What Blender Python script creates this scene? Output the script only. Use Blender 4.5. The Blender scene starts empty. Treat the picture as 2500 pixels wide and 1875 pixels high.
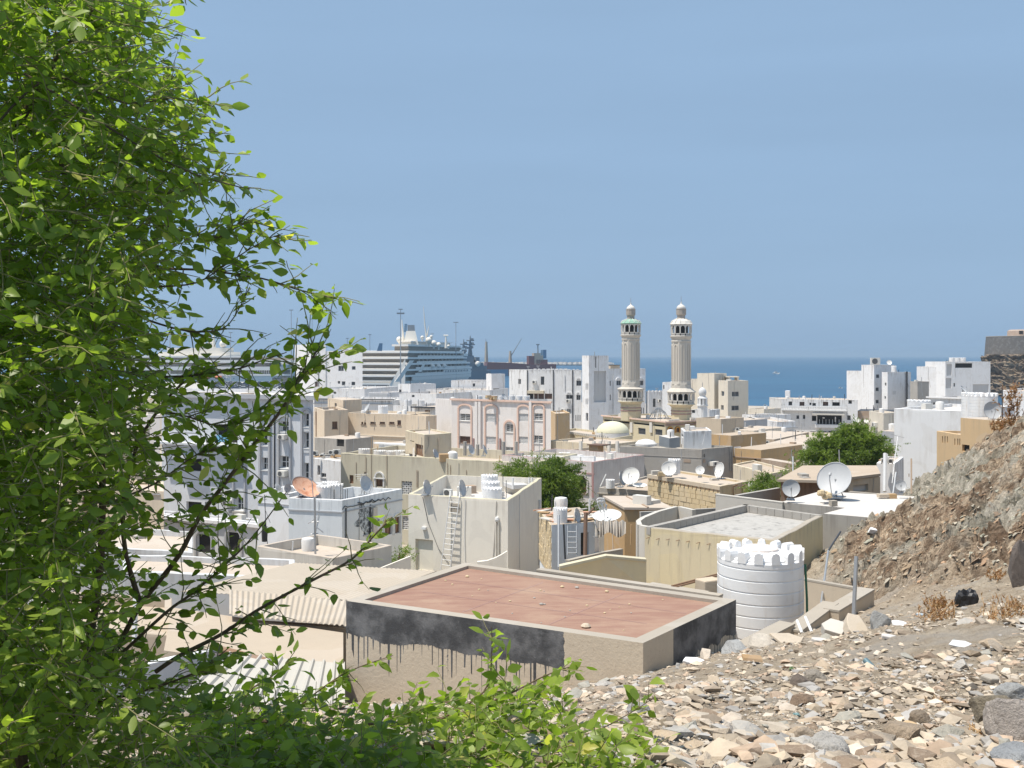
import bpy, bmesh, math, random
import numpy as np
from mathutils import Vector, Matrix
random.seed(7); np.random.seed(7)
SC = bpy.context.scene
COL = SC.collection
R = math.radians
# ------------------------------------------------------------------ camera, sky, sun, exposure
F, HCAM, HY = 2500.0, 18.0, 868.0            # focal length in photo pixels, eye height above the sea, horizon row
cam = bpy.data.cameras.new('camera'); camo = bpy.data.objects.new('camera', cam); COL.objects.link(camo)
camo.location = (0, 0, HCAM); camo.rotation_euler = (R(90), 0, 0)
cam.lens = 36; cam.sensor_width = 36; cam.shift_y = -(937.5 - HY) / 2500; cam.clip_start = .05; cam.clip_end = 60000
SC.camera = camo
AZ, EL = -109.0, 68.5                          # sun: left of the view, high
sdir = Vector((math.sin(R(AZ)) * math.cos(R(EL)), math.cos(R(AZ)) * math.cos(R(EL)), math.sin(R(EL))))
wd = bpy.data.worlds.new('World'); SC.world = wd; wd.use_nodes = True
wn = wd.node_tree.nodes; wl = wd.node_tree.links
bg = wn['Background']; sky = wn.new('ShaderNodeTexSky'); sky.sky_type = 'NISHITA'; sky.sun_disc = False
sky.sun_elevation = R(EL); sky.sun_rotation = R(AZ % 360); sky.air_density = 1.0; sky.dust_density = 2.2; sky.ozone_density = 2.0
hs = wn.new('ShaderNodeMix'); hs.data_type = 'RGBA'; hs.inputs[0].default_value = .88
hs.inputs[7].default_value = (2.68, 4.02, 5.80, 1)   # an even noon haze over the whole sky
wtc = wn.new('ShaderNodeTexCoord'); wmp = wn.new('ShaderNodeMapping'); wmp.inputs['Scale'].default_value = (1.2, 1.2, 9); wno = wn.new('ShaderNodeTexNoise'); wno.inputs['Scale'].default_value = 1.6; wno.inputs['Detail'].default_value = 5
wmr = wn.new('ShaderNodeMapRange'); wmr.inputs[1].default_value = .3; wmr.inputs[2].default_value = .7; wmr.inputs[3].default_value = .96; wmr.inputs[4].default_value = 1.04      # faint thin veils of cloud
wmx = wn.new('ShaderNodeMix'); wmx.data_type = 'RGBA'; wmx.blend_type = 'MULTIPLY'; wmx.inputs[0].default_value = 1; wmx.inputs[6].default_value = hs.inputs[7].default_value[:]
wl.new(wtc.outputs['Generated'], wmp.inputs[0]); wl.new(wmp.outputs[0], wno.inputs['Vector']); wl.new(wno.outputs['Fac'], wmr.inputs[0]); wl.new(wmr.outputs[0], wmx.inputs[7]); wl.new(wmx.outputs[2], hs.inputs[7])
wl.new(sky.outputs[0], hs.inputs[6]); wl.new(hs.outputs[2], bg.inputs[0]); bg.inputs[1].default_value = .094
sl = bpy.data.lights.new('sun', 'SUN'); sl.energy = 4.55; sl.angle = R(.6); sl.color = (1, .93, .83)
slo = bpy.data.objects.new('sun', sl); COL.objects.link(slo); slo.rotation_euler = sdir.to_track_quat('Z', 'Y').to_euler()
slo.location = (-60, 0, 120)
vs = SC.view_settings; vs.view_transform = 'Standard'; vs.look = 'None'; vs.exposure = 0.35; vs.gamma = 1; vs.use_curve_mapping = False
SC.render.resolution_x = 1024; SC.render.resolution_y = 768
SC.cycles.max_bounces = 6; SC.cycles.transparent_max_bounces = 8; SC.cycles.volume_bounces = 0

# ------------------------------------------------------------------ helpers
def W(px, py, d): return Vector(((px - 1250) / F * d, d, HCAM - (py - HY) / F * d))
def XY(px, d): return Vector(((px - 1250) / F * d, d, 0))
def ZP(py, d): return HCAM - (py - HY) / F * d
ORG = {}
def tag(o, label=None, cat=None, group=None, kind=None):
    if label: o['label'] = label
    if cat: o['category'] = cat; o['kind'] = 'thing'
    if group: o['group'] = group
    if kind: o['kind'] = kind
    return o
def thing(name, label, cat, loc, group=None):
    o = bpy.data.objects.new(name, None); COL.objects.link(o); o.location = loc; o.empty_display_size = .1
    ORG[o.name] = Vector(loc); return tag(o, label, cat, group)
def org(o): return ORG.get(o.name, Vector((0, 0, 0))) if o else Vector((0, 0, 0))
class MB:
    """collects faces; build() links them as ONE mesh object (world coordinates in, root-relative out)"""
    def __init__(s): s.v = []; s.f = []; s.m = []
    def add(s, vs, fs, mi=0):
        k = len(s.v); s.v += [tuple(p) for p in vs]; s.f += [tuple(i + k for i in f) for f in fs]; s.m += [mi] * len(fs)
    def poly(s, pts, mi=0): s.add(pts, [range(len(pts))], mi)
    def hexa(s, p, mi=0):
        s.add(p, [(3, 2, 1, 0), (4, 5, 6, 7), (0, 1, 5, 4), (1, 2, 6, 5), (2, 3, 7, 6), (3, 0, 4, 7)], mi)
    def box(s, c, sz, rz=0, mi=0):
        c = Vector(c); a = Vector((math.cos(rz), math.sin(rz), 0)) * sz[0] / 2; b = Vector((-math.sin(rz), math.cos(rz), 0)) * sz[1] / 2; h = Vector((0, 0, sz[2] / 2))
        s.hexa([c - a - b - h, c + a - b - h, c + a + b - h, c - a + b - h, c - a - b + h, c + a - b + h, c + a + b + h, c - a + b + h], mi)
    def extr(s, pts, vec, mi=0):
        n = len(pts); vec = Vector(vec); q = [Vector(p) for p in pts]
        s.add(q + [p + vec for p in q], [tuple(reversed(range(n)))] + [tuple(range(n, 2 * n))] + [(i, (i + 1) % n, (i + 1) % n + n, i + n) for i in range(n)], mi)
    def prism(s, xy, z0, z1, mi=0): s.extr([(p[0], p[1], z0) for p in xy], (0, 0, z1 - z0), mi)
    def tube(s, pts, rad, n=6, mi=0):
        pts = [Vector(p) for p in pts]
        if not hasattr(rad, '__len__'): rad = [rad] * len(pts)
        vs = []; fs = []
        up = Vector((0, 0, 1))
        for i, p in enumerate(pts):
            t = (pts[min(i + 1, len(pts) - 1)] - pts[max(i - 1, 0)]).normalized()
            a = t.cross(up) if abs(t.z) < .95 else t.cross(Vector((1, 0, 0)))
            a.normalize(); b = a.cross(t)
            for k in range(n):
                w = 2 * math.pi * k / n; vs.append(p + (a * math.cos(w) + b * math.sin(w)) * rad[i])
        for i in range(len(pts) - 1):
            for k in range(n): fs.append((i * n + k, i * n + (k + 1) % n, (i + 1) * n + (k + 1) % n, (i + 1) * n + k))
        fs.append(tuple(reversed(range(n)))); fs.append(tuple(range((len(pts) - 1) * n, len(pts) * n)))
        s.add(vs, fs, mi)
    def lathe(s, c, prof, n=24, mi=0, ph=0.0, sq=None):
        c = Vector(c); vs = []; fs = []
        for r, z in prof:
            for k in range(n):
                w = 2 * math.pi * (k + ph) / n; vs.append(c + Vector((r * math.cos(w), r * math.sin(w), z)))
        for i in range(len(prof) - 1):
            for k in range(n): fs.append((i * n + k, i * n + (k + 1) % n, (i + 1) * n + (k + 1) % n, (i + 1) * n + k))
        fs.append(tuple(reversed(range(n)))); fs.append(tuple(range((len(prof) - 1) * n, len(prof) * n)))
        s.add(vs, fs, mi)
    def build(s, name, mats, parent=None, smooth=False, kind=None, bevel=0, world=False):
        o0 = Vector((0, 0, 0)) if world else org(parent)
        me = bpy.data.meshes.new(name); me.from_pydata([(v[0] - o0.x, v[1] - o0.y, v[2] - o0.z) for v in s.v], [], s.f)
        if not isinstance(mats, (list, tuple)): mats = [mats]
        for m in mats: me.materials.append(m)
        if len(mats) > 1: me.polygons.foreach_set('material_index', s.m)
        if smooth:
            me.polygons.foreach_set('use_smooth', [True] * len(s.f))
            try: me.set_sharp_from_angle(angle=R(38))
            except Exception: pass
        me.update()
        o = bpy.data.objects.new(name, me); COL.objects.link(o)
        if parent: o.parent = parent
        ORG[o.name] = o0
        if kind: o['kind'] = kind
        if bevel:
            b = o.modifiers.new('bevel', 'BEVEL'); b.width = bevel; b.segments = 2; b.limit_method = 'ANGLE'
        return o
def solo(mb, name, label, cat, mats, group=None, loc=None, smooth=False, bevel=0):
    """a thing that is one mesh, its origin at its base"""
    n = len(mb.v); L = Vector(loc) if loc else Vector((sum(v[0] for v in mb.v) / n, sum(v[1] for v in mb.v) / n, min(v[2] for v in mb.v)))
    mb.v = [(v[0] - L.x, v[1] - L.y, v[2] - L.z) for v in mb.v]
    o = mb.build(name, mats, None, smooth, bevel=bevel); o.location = L; ORG[o.name] = L
    return tag(o, label, cat, group)
def copy_tree(o, parent=None):
    c = o.copy(); COL.objects.link(c); c.parent = parent; ORG[c.name] = org(o)
    for ch in list(o.children): copy_tree(ch, c)
    return c

# ------------------------------------------------------------------ procedural materials
def nmat(name):
    m = bpy.data.materials.new(name); m.use_nodes = True; nt = m.node_tree; return m, nt, nt.nodes['Principled BSDF']
def N(nt, t, **kw):
    n = nt.nodes.new(t)
    for k, v in kw.items(): setattr(n, k, v)
    return n
def link(nt, a, b): nt.links.new(a, b)
def setin(nt, sock, v):
    if hasattr(v, 'is_linked') or hasattr(v, 'node'): nt.links.new(v, sock)
    else: sock.default_value = v if not isinstance(v, (list, tuple)) or len(v) != 3 or sock.type == 'VECTOR' else (*v, 1)
def mth(nt, op, a, b=0.0, c=None, clamp=False):
    n = N(nt, 'ShaderNodeMath', operation=op, use_clamp=clamp); setin(nt, n.inputs[0], a); setin(nt, n.inputs[1], b)
    if c is not None: setin(nt, n.inputs[2], c)
    return n.outputs[0]
def mix(nt, f, a, b, mode='MIX'):
    n = N(nt, 'ShaderNodeMix', data_type='RGBA', blend_type=mode); setin(nt, n.inputs[0], f); setin(nt, n.inputs[6], a); setin(nt, n.inputs[7], b); return n.outputs[2]
def noi(nt, vec, scale, detail=4, rough=.55, dist=0.0):
    n = N(nt, 'ShaderNodeTexNoise'); n.inputs['Scale'].default_value = scale; n.inputs['Detail'].default_value = detail; n.inputs['Roughness'].default_value = rough; n.inputs['Distortion'].default_value = dist
    if vec is not None: link(nt, vec, n.inputs['Vector'])
    return n.outputs['Fac']
def ramp(nt, f, a, b, lo=0.0, hi=1.0):
    n = N(nt, 'ShaderNodeMapRange'); n.interpolation_type = 'SMOOTHSTEP'; setin(nt, n.inputs[0], f); n.inputs[1].default_value = a; n.inputs[2].default_value = b; n.inputs[3].default_value = lo; n.inputs[4].default_value = hi; return n.outputs[0]
def mapv(nt, vec, sc=(1, 1, 1), rot=(0, 0, 0)):
    n = N(nt, 'ShaderNodeMapping'); link(nt, vec, n.inputs[0]); n.inputs['Scale'].default_value = sc; n.inputs['Rotation'].default_value = rot; return n.outputs[0]
def pos(nt): return N(nt, 'ShaderNodeNewGeometry').outputs['Position']
def bumpn(nt, bs, h, st=.3, dist=.02):
    b = N(nt, 'ShaderNodeBump'); b.inputs['Strength'].default_value = st; b.inputs['Distance'].default_value = dist; setin(nt, b.inputs['Height'], h); link(nt, b.outputs[0], bs.inputs['Normal'])
def plaster(name, c, var=.10, streak=.22, stain=(.32, .27, .21), bump=.25, rough=.92, sc=1.0, cover=.535):
    m, nt, bs = nmat(name); p = pos(nt)
    n1 = noi(nt, p, .45 * sc, 6, .6); n2 = noi(nt, p, 3.1 * sc, 5, .65)
    k = mth(nt, 'MULTIPLY_ADD', n1, 2 * var, 1 - var); k2 = mth(nt, 'MULTIPLY_ADD', n2, var, 1 - var / 2)
    col = mix(nt, 1.0, c, mth(nt, 'MULTIPLY', k, k2), 'MULTIPLY')
    st = noi(nt, mapv(nt, p, (2.4 * sc, 2.4 * sc, .16 * sc)), 1.0, 5, .62)
    pt = noi(nt, p, .9 * sc, 5, .6)
    f = mth(nt, 'MULTIPLY', ramp(nt, st, cover - .06, cover + .17), ramp(nt, pt, .38, .68))
    zt = N(nt, 'ShaderNodeAttribute', attribute_name='ztop').outputs['Fac']; sp = N(nt, 'ShaderNodeSeparateXYZ'); link(nt, p, sp.inputs[0]); dp = mth(nt, 'SUBTRACT', zt, sp.outputs[2])
    run = noi(nt, mapv(nt, p, (3.4 * sc, 3.4 * sc, .10)), 1.0, 4, .6); reach = mth(nt, 'MULTIPLY_ADD', noi(nt, mapv(nt, p, (.9, .9, .02)), 1.0, 3), 4.2, -1.0)
    drip = mth(nt, 'MULTIPLY', mth(nt, 'MULTIPLY', ramp(nt, run, .47, .62), ramp(nt, mth(nt, 'DIVIDE', dp, mth(nt, 'MAXIMUM', reach, .15)), .2, 1.0, 1.0, 0.0)), mth(nt, 'GREATER_THAN', dp, .0))
    f = mth(nt, 'MAXIMUM', f, mth(nt, 'MULTIPLY', drip, .9)); ptc = ramp(nt, noi(nt, p, .55 * sc, 2, .4, .8), .565, .575)
    col = mix(nt, mth(nt, 'MULTIPLY', ptc, .16), col, mix(nt, .5, stain, (.75, .73, .70)))
    col = mix(nt, mth(nt, 'MULTIPLY', f, streak), col, stain)
    link(nt, col, bs.inputs['Base Color']); bs.inputs['Roughness'].default_value = rough; bs.inputs['Specular IOR Level'].default_value = .25
    bumpn(nt, bs, noi(nt, p, 22 * sc, 6, .7), bump, .015)
    return m
def plain(name, c, rough=.6, metal=0.0, var=.15, sc=6, spec=.4, bump=0.0):
    m, nt, bs = nmat(name); p = pos(nt); n1 = noi(nt, p, sc, 5, .6)
    link(nt, mix(nt, 1.0, c, mth(nt, 'MULTIPLY_ADD', n1, 2 * var, 1 - var), 'MULTIPLY'), bs.inputs['Base Color'])
    bs.inputs['Roughness'].default_value = rough; bs.inputs['Metallic'].default_value = metal; bs.inputs['Specular IOR Level'].default_value = spec
    if bump: bumpn(nt, bs, noi(nt, p, sc * 5, 5, .7), bump, .01)
    return m
def rusty(name, c, c2, amt=.5, sc=3, rough=.75):
    m, nt, bs = nmat(name); tc = N(nt, 'ShaderNodeTexCoord').outputs['Object']; n1 = noi(nt, tc, sc, 8, .68)
    link(nt, mix(nt, ramp(nt, n1, amt - .1, amt + .15), c, c2), bs.inputs['Base Color']); bs.inputs['Roughness'].default_value = rough
    return m
M = {}
M['white'] = plaster('white_paint', (.74, .74, .745), .09, .5)
M['white2'] = plaster('white_paint_worn', (.70, .70, .70), .10, .75, (.30, .28, .26), cover=.54)
M['whiteclean'] = plaster('white_paint_clean', (.765, .765, .77), .07, .28)
M['whiteblue'] = plaster('pale_blue_paint', (.69, .72, .74), .08, .42, (.33, .36, .38))
M['cool'] = plaster('cool_grey_paint', (.60, .61, .62), .08, .3)
M['greyapt'] = plaster('grey_white_paint', (.63, .645, .67), .06, .25)
M['greytrim'] = plaster('grey_trim_paint', (.42, .43, .45), .06, .25)
M['pinkwhite'] = plaster('warm_white_paint', (.72, .685, .66), .06, .25)
M['peach'] = plaster('peach_paint', (.70, .51, .42), .07, .2)
M['beige'] = plaster('beige_paint', (.66, .55, .42), .10, .38)
M['beige2'] = plaster('sand_paint', (.60, .52, .39), .10, .4)
M['cream'] = plaster('cream_paint', (.68, .62, .52), .06, .3)
M['creamgreen'] = plaster('pale_sand_paint', (.56, .52, .41), .09, .38)
M['lightcream'] = plaster('light_cream_paint', (.76, .72, .64), .06, .2)
M['yellow'] = plaster('yellow_paint', (.66, .57, .38), .07, .3)
M['yellowcap'] = plaster('yellow_cap_paint', (.56, .51, .37), .06, .2)
M['ochre'] = plaster('ochre_plaster', (.50, .34, .18), .12, .35)
M['ochre2'] = plaster('tan_plaster', (.58, .42, .25), .08, .25)
M['brownwall'] = plaster('brown_plaster', (.36, .27, .20), .15, .35)
M['cement'] = plaster('cement_render', (.38, .36, .33), .15, .45, (.20, .18, .16), .4)
M['cementlight'] = plaster('light_cement_render', (.55, .52, .47), .12, .3, (.3, .27, .23), .4)
M['cementwarm'] = plaster('warm_cement_render', (.52, .44, .34), .12, .3, (.3, .25, .2), .5)
M['cementcap'] = plaster('cement_cap', (.38, .34, .285), .14, .4, (.3, .27, .23), .4)
M['blockgrey'] = plaster('grey_block', (.36, .34, .31), .16, .35, (.22, .2, .18), .5)
M['mosque'] = plaster('mosque_sand_paint', (.60, .53, .37), .06, .25)
M['minaret'] = plaster('minaret_stone', (.55, .51, .45), .08, .3)
M['mindrum'] = plaster('minaret_drum', (.36, .32, .28), .08, .2)
M['minwhite'] = plaster('minaret_white', (.66, .63, .58), .06, .2)
M['green'] = plaster('green_tile', (.27, .44, .35), .12, .15, bump=.5)
M['roofcream'] = plaster('cream_roof', (.49, .42, .35), .10, .5, (.42, .34, .26), .3, cover=.5)
M['roofwhite'] = plaster('white_roof', (.56, .53, .50), .08, .35, (.45, .4, .33), .3, cover=.52)
M['roofgrey'] = plaster('grey_roof', (.42, .405, .38), .14, .85, (.17, .165, .155), .4, sc=1.6, cover=.5)
M['rooftan'] = plaster('tan_roof', (.44, .36, .28), .12, .4, (.36, .28, .2), .4)
M['panelgrey'] = plaster('grey_panel', (.50, .50, .50), .06, .2)
M['brickstone'] = plaster('cut_stone', (.58, .47, .30), .16, .35, (.30, .22, .14), .6)
M['stonewhite'] = plaster('white_stone_facing', (.58, .55, .53), .22, .5, (.3, .24, .22), .7, sc=3)
M['maroon'] = plaster('maroon_trim', (.36, .22, .21), .1, .2)
M['glass'] = plain('window_glass', (.06, .064, .068), .14, 0, .3, 2, .5)
M['glassbrown'] = plain('brown_window_glass', (.10, .06, .045), .3, 0, .3, 2, .4)
M['dark'] = plain('dark_interior', (.03, .028, .026), .9)
M['frame'] = plain('aluminium_frame', (.45, .45, .45), .45, .3, .1)
M['framewhite'] = plain('white_frame', (.70, .70, .69), .6, 0, .06)
M['framebrown'] = plain('brown_frame', (.16, .10, .07), .7)
M['wood'] = plaster('weathered_wood', (.26, .16, .10), .25, .5, (.10, .07, .05), .5, sc=2)
M['plywood'] = plaster('plywood', (.46, .31, .17), .15, .4, (.25, .16, .09), .3, sc=2)
M['metal'] = plain('galvanised_metal', (.42, .43, .44), .45, .6, .15)
M['dmetal'] = plain('dark_metal', (.07, .07, .075), .55, .4, .2)
M['blackpipe'] = plain('black_pipe', (.02, .02, .022), .5)
M['greenpipe'] = plain('green_pipe', (.05, .17, .10), .5)
M['tank'] = plaster('white_polyethylene', (.77, .775, .78), .06, .55, (.50, .42, .33), .03, .45, sc=2.2)
M['tankold'] = plaster('dusty_polyethylene', (.72, .71, .69), .08, .4, (.42, .34, .26), .1, .5, sc=3)
M['tanklid'] = plain('tank_lid', (.74, .66, .60), .55, 0, .08, 2)
M['pink'] = plain('pink_plastic', (.62, .22, .33), .4)
M['dishgrey'] = plain('grey_dish', (.46, .47, .48), .55, 0, .08, 2)
M['dishwhite'] = plain('white_dish', (.74, .73, .70), .55, 0, .06, 2)
M['dishrust'] = rusty('rusty_dish', (.62, .36, .24), (.42, .15, .07), .55, 2.2)
M['acbody'] = plain('air_conditioner_casing', (.64, .62, .57), .5, 0, .08)
M['acfan'] = plain('fan_grille', (.10, .10, .10), .6)
M['corr'] = plaster('corrugated_cement_sheet', (.45, .39, .315), .09, .35, (.4, .33, .26), .2, cover=.52)
M['corrwhite'] = plaster('white_ribbed_sheet', (.46, .44, .395), .06, .25, (.5, .44, .36), .1)
M['terrace'] = plaster('terrace_screed', (.43, .36, .28), .10, .35, (.4, .32, .25), .3)
M['cloth'] = plain('blue_cloth', (.17, .40, .58), .8, 0, .1, 4)
M['tarp'] = plaster('grey_tarpaulin', (.45, .41, .36), .2, .4, (.42, .22, .1), .5, sc=3)
M['shipwhite'] = plain('ship_white', (.86, .81, .74), .45, 0, .03, .1)
M['shipcream'] = plain('ship_cream', (.74, .70, .62), .45, 0, .04, .1)
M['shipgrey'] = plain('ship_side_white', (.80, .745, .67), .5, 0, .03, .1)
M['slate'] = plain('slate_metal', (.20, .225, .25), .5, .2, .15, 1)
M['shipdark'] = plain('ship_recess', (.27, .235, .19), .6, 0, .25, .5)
M['shipglass'] = plain('ship_glass', (.06, .07, .08), .25, 0, .35, .8)
M['navy'] = plain('warship_grey', (.20, .23, .26), .6, 0, .08, .3)
M['redhull'] = plain('red_hull', (.17, .075, .07), .6, 0, .12, .05)
M['bluehull'] = plain('blue_steel', (.10, .19, .30), .55, 0, .1, .1)
M['sand'] = plain('tan_steel', (.42, .36, .28), .6, 0, .1, .2)
M['orange'] = plain('orange_boat', (.50, .14, .05), .6)
M['signwhite'] = plain('sign_board', (.74, .74, .73), .6, 0, .04)
M['signblue'] = plain('sign_ink', (.05, .08, .18), .6)
M['arch_orange'] = plain('orange_arch_glass', (.55, .28, .06), .5)
M['carpaint'] = {}
# ------------------------------------------------------------------ terrain
def vnoise(x, y, seed=0):
    """vectorised smooth value noise, 0..1"""
    xi = np.floor(x).astype(np.int64); yi = np.floor(y).astype(np.int64); xf = x - xi; yf = y - yi
    u = xf * xf * xf * (xf * (xf * 6 - 15) + 10); v = yf * yf * yf * (yf * (yf * 6 - 15) + 10)
    def h(a, b):
        n = (a * 374761393 + b * 668265263 + seed * 974711) & 0xffffffff
        n = ((n ^ (n >> 13)) * 1274126177) & 0xffffffff; n = n ^ (n >> 16)
        return (n & 0xffff) / 65535.0
    return (h(xi, yi) * (1 - u) + h(xi + 1, yi) * u) * (1 - v) + (h(xi, yi + 1) * (1 - u) + h(xi + 1, yi + 1) * u) * v
def fbm(x, y, o=5, seed=0, g=.5, ridge=False):
    t = 0; a = 1; s = 0
    for i in range(o):
        n = vnoise(x * 2 ** i + 17.3 * i, y * 2 ** i - 9.1 * i, seed + i)
        if ridge: n = 1 - abs(2 * n - 1)
        t = t + a * n; s += a; a *= g
    return t / s
CP = []
for px, py, d in [(1900, 1875, 4.3), (1300, 1880, 4.3), (2500, 1850, 4.5), (600, 1900, 4.5), (0, 1900, 4.6), (-500, 1880, 5), (3000, 1800, 5), (1900, 1750, 7), (2400, 1740, 7), (1400, 1760, 7.5),
                  (1900, 1650, 11), (2300, 1640, 10.5), (1650, 1622, 16), (2100, 1562, 15), (1500, 1700, 13), (1250, 1715, 16.5), (2130, 1484, 24), (2300, 1482, 20), (2500, 1482, 16),
                  (1576, 1650, 17.3), (1780, 1590, 20), (1900, 1560, 22), (860, 1728, 20.6), (440, 1700, 17), (640, 1745, 17), (1050, 1730, 19), (100, 1720, 17),
                  (2150, 1385, 34), (2300, 1310, 33), (2500, 1250, 28), (2185, 1290, 40.5), (2258, 1250, 44), (2328, 1195, 48), (2372, 1128, 50), (2500, 1130, 40), (2380, 1190, 42), (2448, 1070, 51), (2508, 1028, 52), (2600, 950, 52), (2800, 900, 40), (3000, 1100, 28),
                  (2105, 1325, 38.5), (2050, 1365, 36), (2040, 1470, 33), (2018, 1400, 34)]:
    p = W(px, py, d); CP.append((p.x, p.y, p.z))
CP += [(-12, 27, 9.5), (-4, 30, 9), (2, 28, 9.6), (5, 27, 9.6), (8, 31, 9.4), (8, 38, 8.4), (11, 46, 7.5), (-25, 28, 8), (0, 45, 6.6), (-12, 45, 5.5), (-9, 58, 4), (0, 62, 4.2), (-22, 60, 3.5), (9, 60, 5.2), (18, 58, 7), (24, 62, 9), (16, 66, 5), (33, 60, 13), (40, 45, 17), (30, 75, 5), (10, 78, 3), (-10, 80, 2), (-40, 75, 2), (-40, 45, 5), (45, 78, 6), (0, 1, 16.4), (0, -6, 17), (8, -4, 17.4), (-8, -4, 16.8)]
CP = np.array(CP); _c = CP[:, :2]
def _phi(r): return np.where(r > 1e-9, r, 0)
_D = np.linalg.norm(_c[:, None] - _c[None], axis=2); _n = len(CP)
_A = np.zeros((_n + 3, _n + 3)); _A[:_n, :_n] = _phi(_D) - np.eye(_n) * .4; _A[:_n, _n] = 1; _A[:_n, _n + 1:] = _c; _A[_n, :_n] = 1; _A[_n + 1:, :_n] = _c.T
_w = np.linalg.solve(_A, np.concatenate([CP[:, 2], [0, 0, 0]]))
def base_h(x, y):
    sh = x.shape; q = np.stack([x.ravel(), y.ravel()], 1); out = np.zeros(len(q))
    for i in range(0, len(q), 20000):
        s = q[i:i + 20000]; r = np.linalg.norm(s[:, None] - _c[None], axis=2); out[i:i + 20000] = _phi(r) @ _w[:_n] + _w[_n] + s @ _w[_n + 1:]
    return out.reshape(sh)
def sstep(a, b, x): t = np.clip((x - a) / (b - a), 0, 1); return t * t * (3 - 2 * t)
def hillmask(x, y):
    toe = np.interp(y, [0, 14, 18, 20, 24, 28, 34, 40, 46, 52, 60], [9, 9, 9.5, 9.5, 8.9, 8.9, 9.5, 11.2, 14, 16.7, 20])
    return sstep(-.6, 2.2, x - toe + 1.4 * (fbm(x * .5, y * .5, 3, 40) - .5)) * sstep(11, 19, y)
def height(x, y):
    h = base_h(x, y); m = hillmask(x, y); near = np.clip(1 - (y - 20) / 60, .25, 1)
    # bedded rock: layers run straight up the slope, with steps and cross cracks
    wq = 1.3 * (fbm(x * .35, y * .35, 3, 3) - .5); a = x + .6 * wq; b = y * .92 + x * .22 + 1.6 * wq
    st = b * 1.25 + .9 * fbm(a * .45, b * .5, 3, 5); fr = st - np.floor(st); step = sstep(.1, .9, fr)
    ck = a * .8 + 2.2 * fbm(a * .5, b * .9, 3, 8); ck = ck - np.floor(ck); crack = sstep(.0, .16, ck) * sstep(1.0, .84, ck)
    rock = -.42 + .50 * step + 1.25 * (fbm(a * .32, b * .8, 4, 11, .55, True) - .5) + .70 * (fbm(a * 1.1, b * 2.6, 3, 21, .6, True) - .5) + .30 * (fbm(a * 3.4, b * 5.5, 2, 41, .6, True) - .5) + .26 * (crack - 1) + .9 * (fbm(x * .22, y * .22, 3, 31) - .5) + .25 * (fbm(x * 1.7, y * 1.7, 3, 33) - .5)
    rub = .22 * (fbm(x * .5, y * .5, 4, 51) - .5) + .12 * (fbm(x * 2.1, y * 2.1, 4, 61, .6) - .5) + .05 * (fbm(x * 9, y * 9, 3, 71, .6, True) - .5)
    return h + m * rock + (1 - m) * rub * near
nt_, nr_ = 640, 470
th = np.linspace(R(-56), R(50), nt_); rr = np.geomspace(.7, 84, nr_)
TH, RR = np.meshgrid(th, rr); X = RR * np.sin(TH); Y = RR * np.cos(TH) - .4; Z = height(X, Y)
Z = np.where(RR > 76, Z - (RR - 76) * 1.4, Z) - .8 * (hillmask(X, Y) > .35)
me = bpy.data.meshes.new('hillside'); nv = nt_ * nr_
me.vertices.add(nv); me.vertices.foreach_set('co', np.stack([X, Y, Z], -1).ravel())
idx = np.arange(nv).reshape(nr_, nt_); q = np.stack([idx[:-1, :-1], idx[1:, :-1], idx[1:, 1:], idx[:-1, 1:]], -1).reshape(-1, 4)[:, ::-1]
me.loops.add(q.size); me.loops.foreach_set('vertex_index', q.ravel().astype(np.int32)); me.polygons.add(len(q))
me.polygons.foreach_set('loop_start', np.arange(0, q.size, 4, dtype=np.int32)); me.update(calc_edges=True)
me.polygons.foreach_set('use_smooth', np.zeros(len(q), bool))
at = me.attributes.new('rock', 'FLOAT', 'POINT'); at.data.foreach_set('value', hillmask(X, Y).ravel())
m, nt, bs = nmat('hillside_ground'); p = pos(nt); A = N(nt, 'ShaderNodeAttribute', attribute_name='rock').outputs['Fac']
n0 = noi(nt, p, .6, 6, .6); n1 = noi(nt, p, 3.5, 7, .65); n2 = noi(nt, p, 16, 7, .7); n3 = noi(nt, p, 60, 4, .7)
sand = mix(nt, ramp(nt, n1, .35, .65), (.37, .295, .215), (.52, .44, .335)); sand = mix(nt, ramp(nt, n2, .52, .66), sand, (.23, .19, .15)); sand = mix(nt, ramp(nt, n0, .5, .65), sand, (.42, .37, .31))
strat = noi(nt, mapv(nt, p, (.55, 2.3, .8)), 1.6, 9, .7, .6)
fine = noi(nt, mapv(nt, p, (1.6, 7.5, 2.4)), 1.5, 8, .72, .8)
rk = mix(nt, ramp(nt, strat, .36, .62), (.24, .16, .105), (.56, .445, .32)); rk = mix(nt, mth(nt, 'MULTIPLY', ramp(nt, fine, .40, .54, 1.0, 0.0), .8), rk, (.11, .075, .05)); rk = mix(nt, mth(nt, 'MULTIPLY', ramp(nt, noi(nt, p, .22, 5, .6), .44, .56), .85), rk, mix(nt, ramp(nt, strat, .36, .62), (.29, .28, .22), (.55, .51, .43)))  # bedding tones, plus fine dark lines painting crevice shadow into the rock colour
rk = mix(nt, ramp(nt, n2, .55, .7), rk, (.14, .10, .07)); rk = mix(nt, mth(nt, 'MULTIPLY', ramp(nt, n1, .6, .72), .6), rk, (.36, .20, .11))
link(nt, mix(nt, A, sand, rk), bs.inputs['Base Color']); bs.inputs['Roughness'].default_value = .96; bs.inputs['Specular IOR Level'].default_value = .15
bumpn(nt, bs, mth(nt, 'ADD', mth(nt, 'MULTIPLY', n2, 1.6), mth(nt, 'ADD', mth(nt, 'MULTIPLY', mth(nt, 'ADD', strat, fine), 2.0), mth(nt, 'MULTIPLY', n3, .5))), .9, .05)
me.materials.append(m); hillside = bpy.data.objects.new('hillside', me); COL.objects.link(hillside); hillside['kind'] = 'structure'
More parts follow.
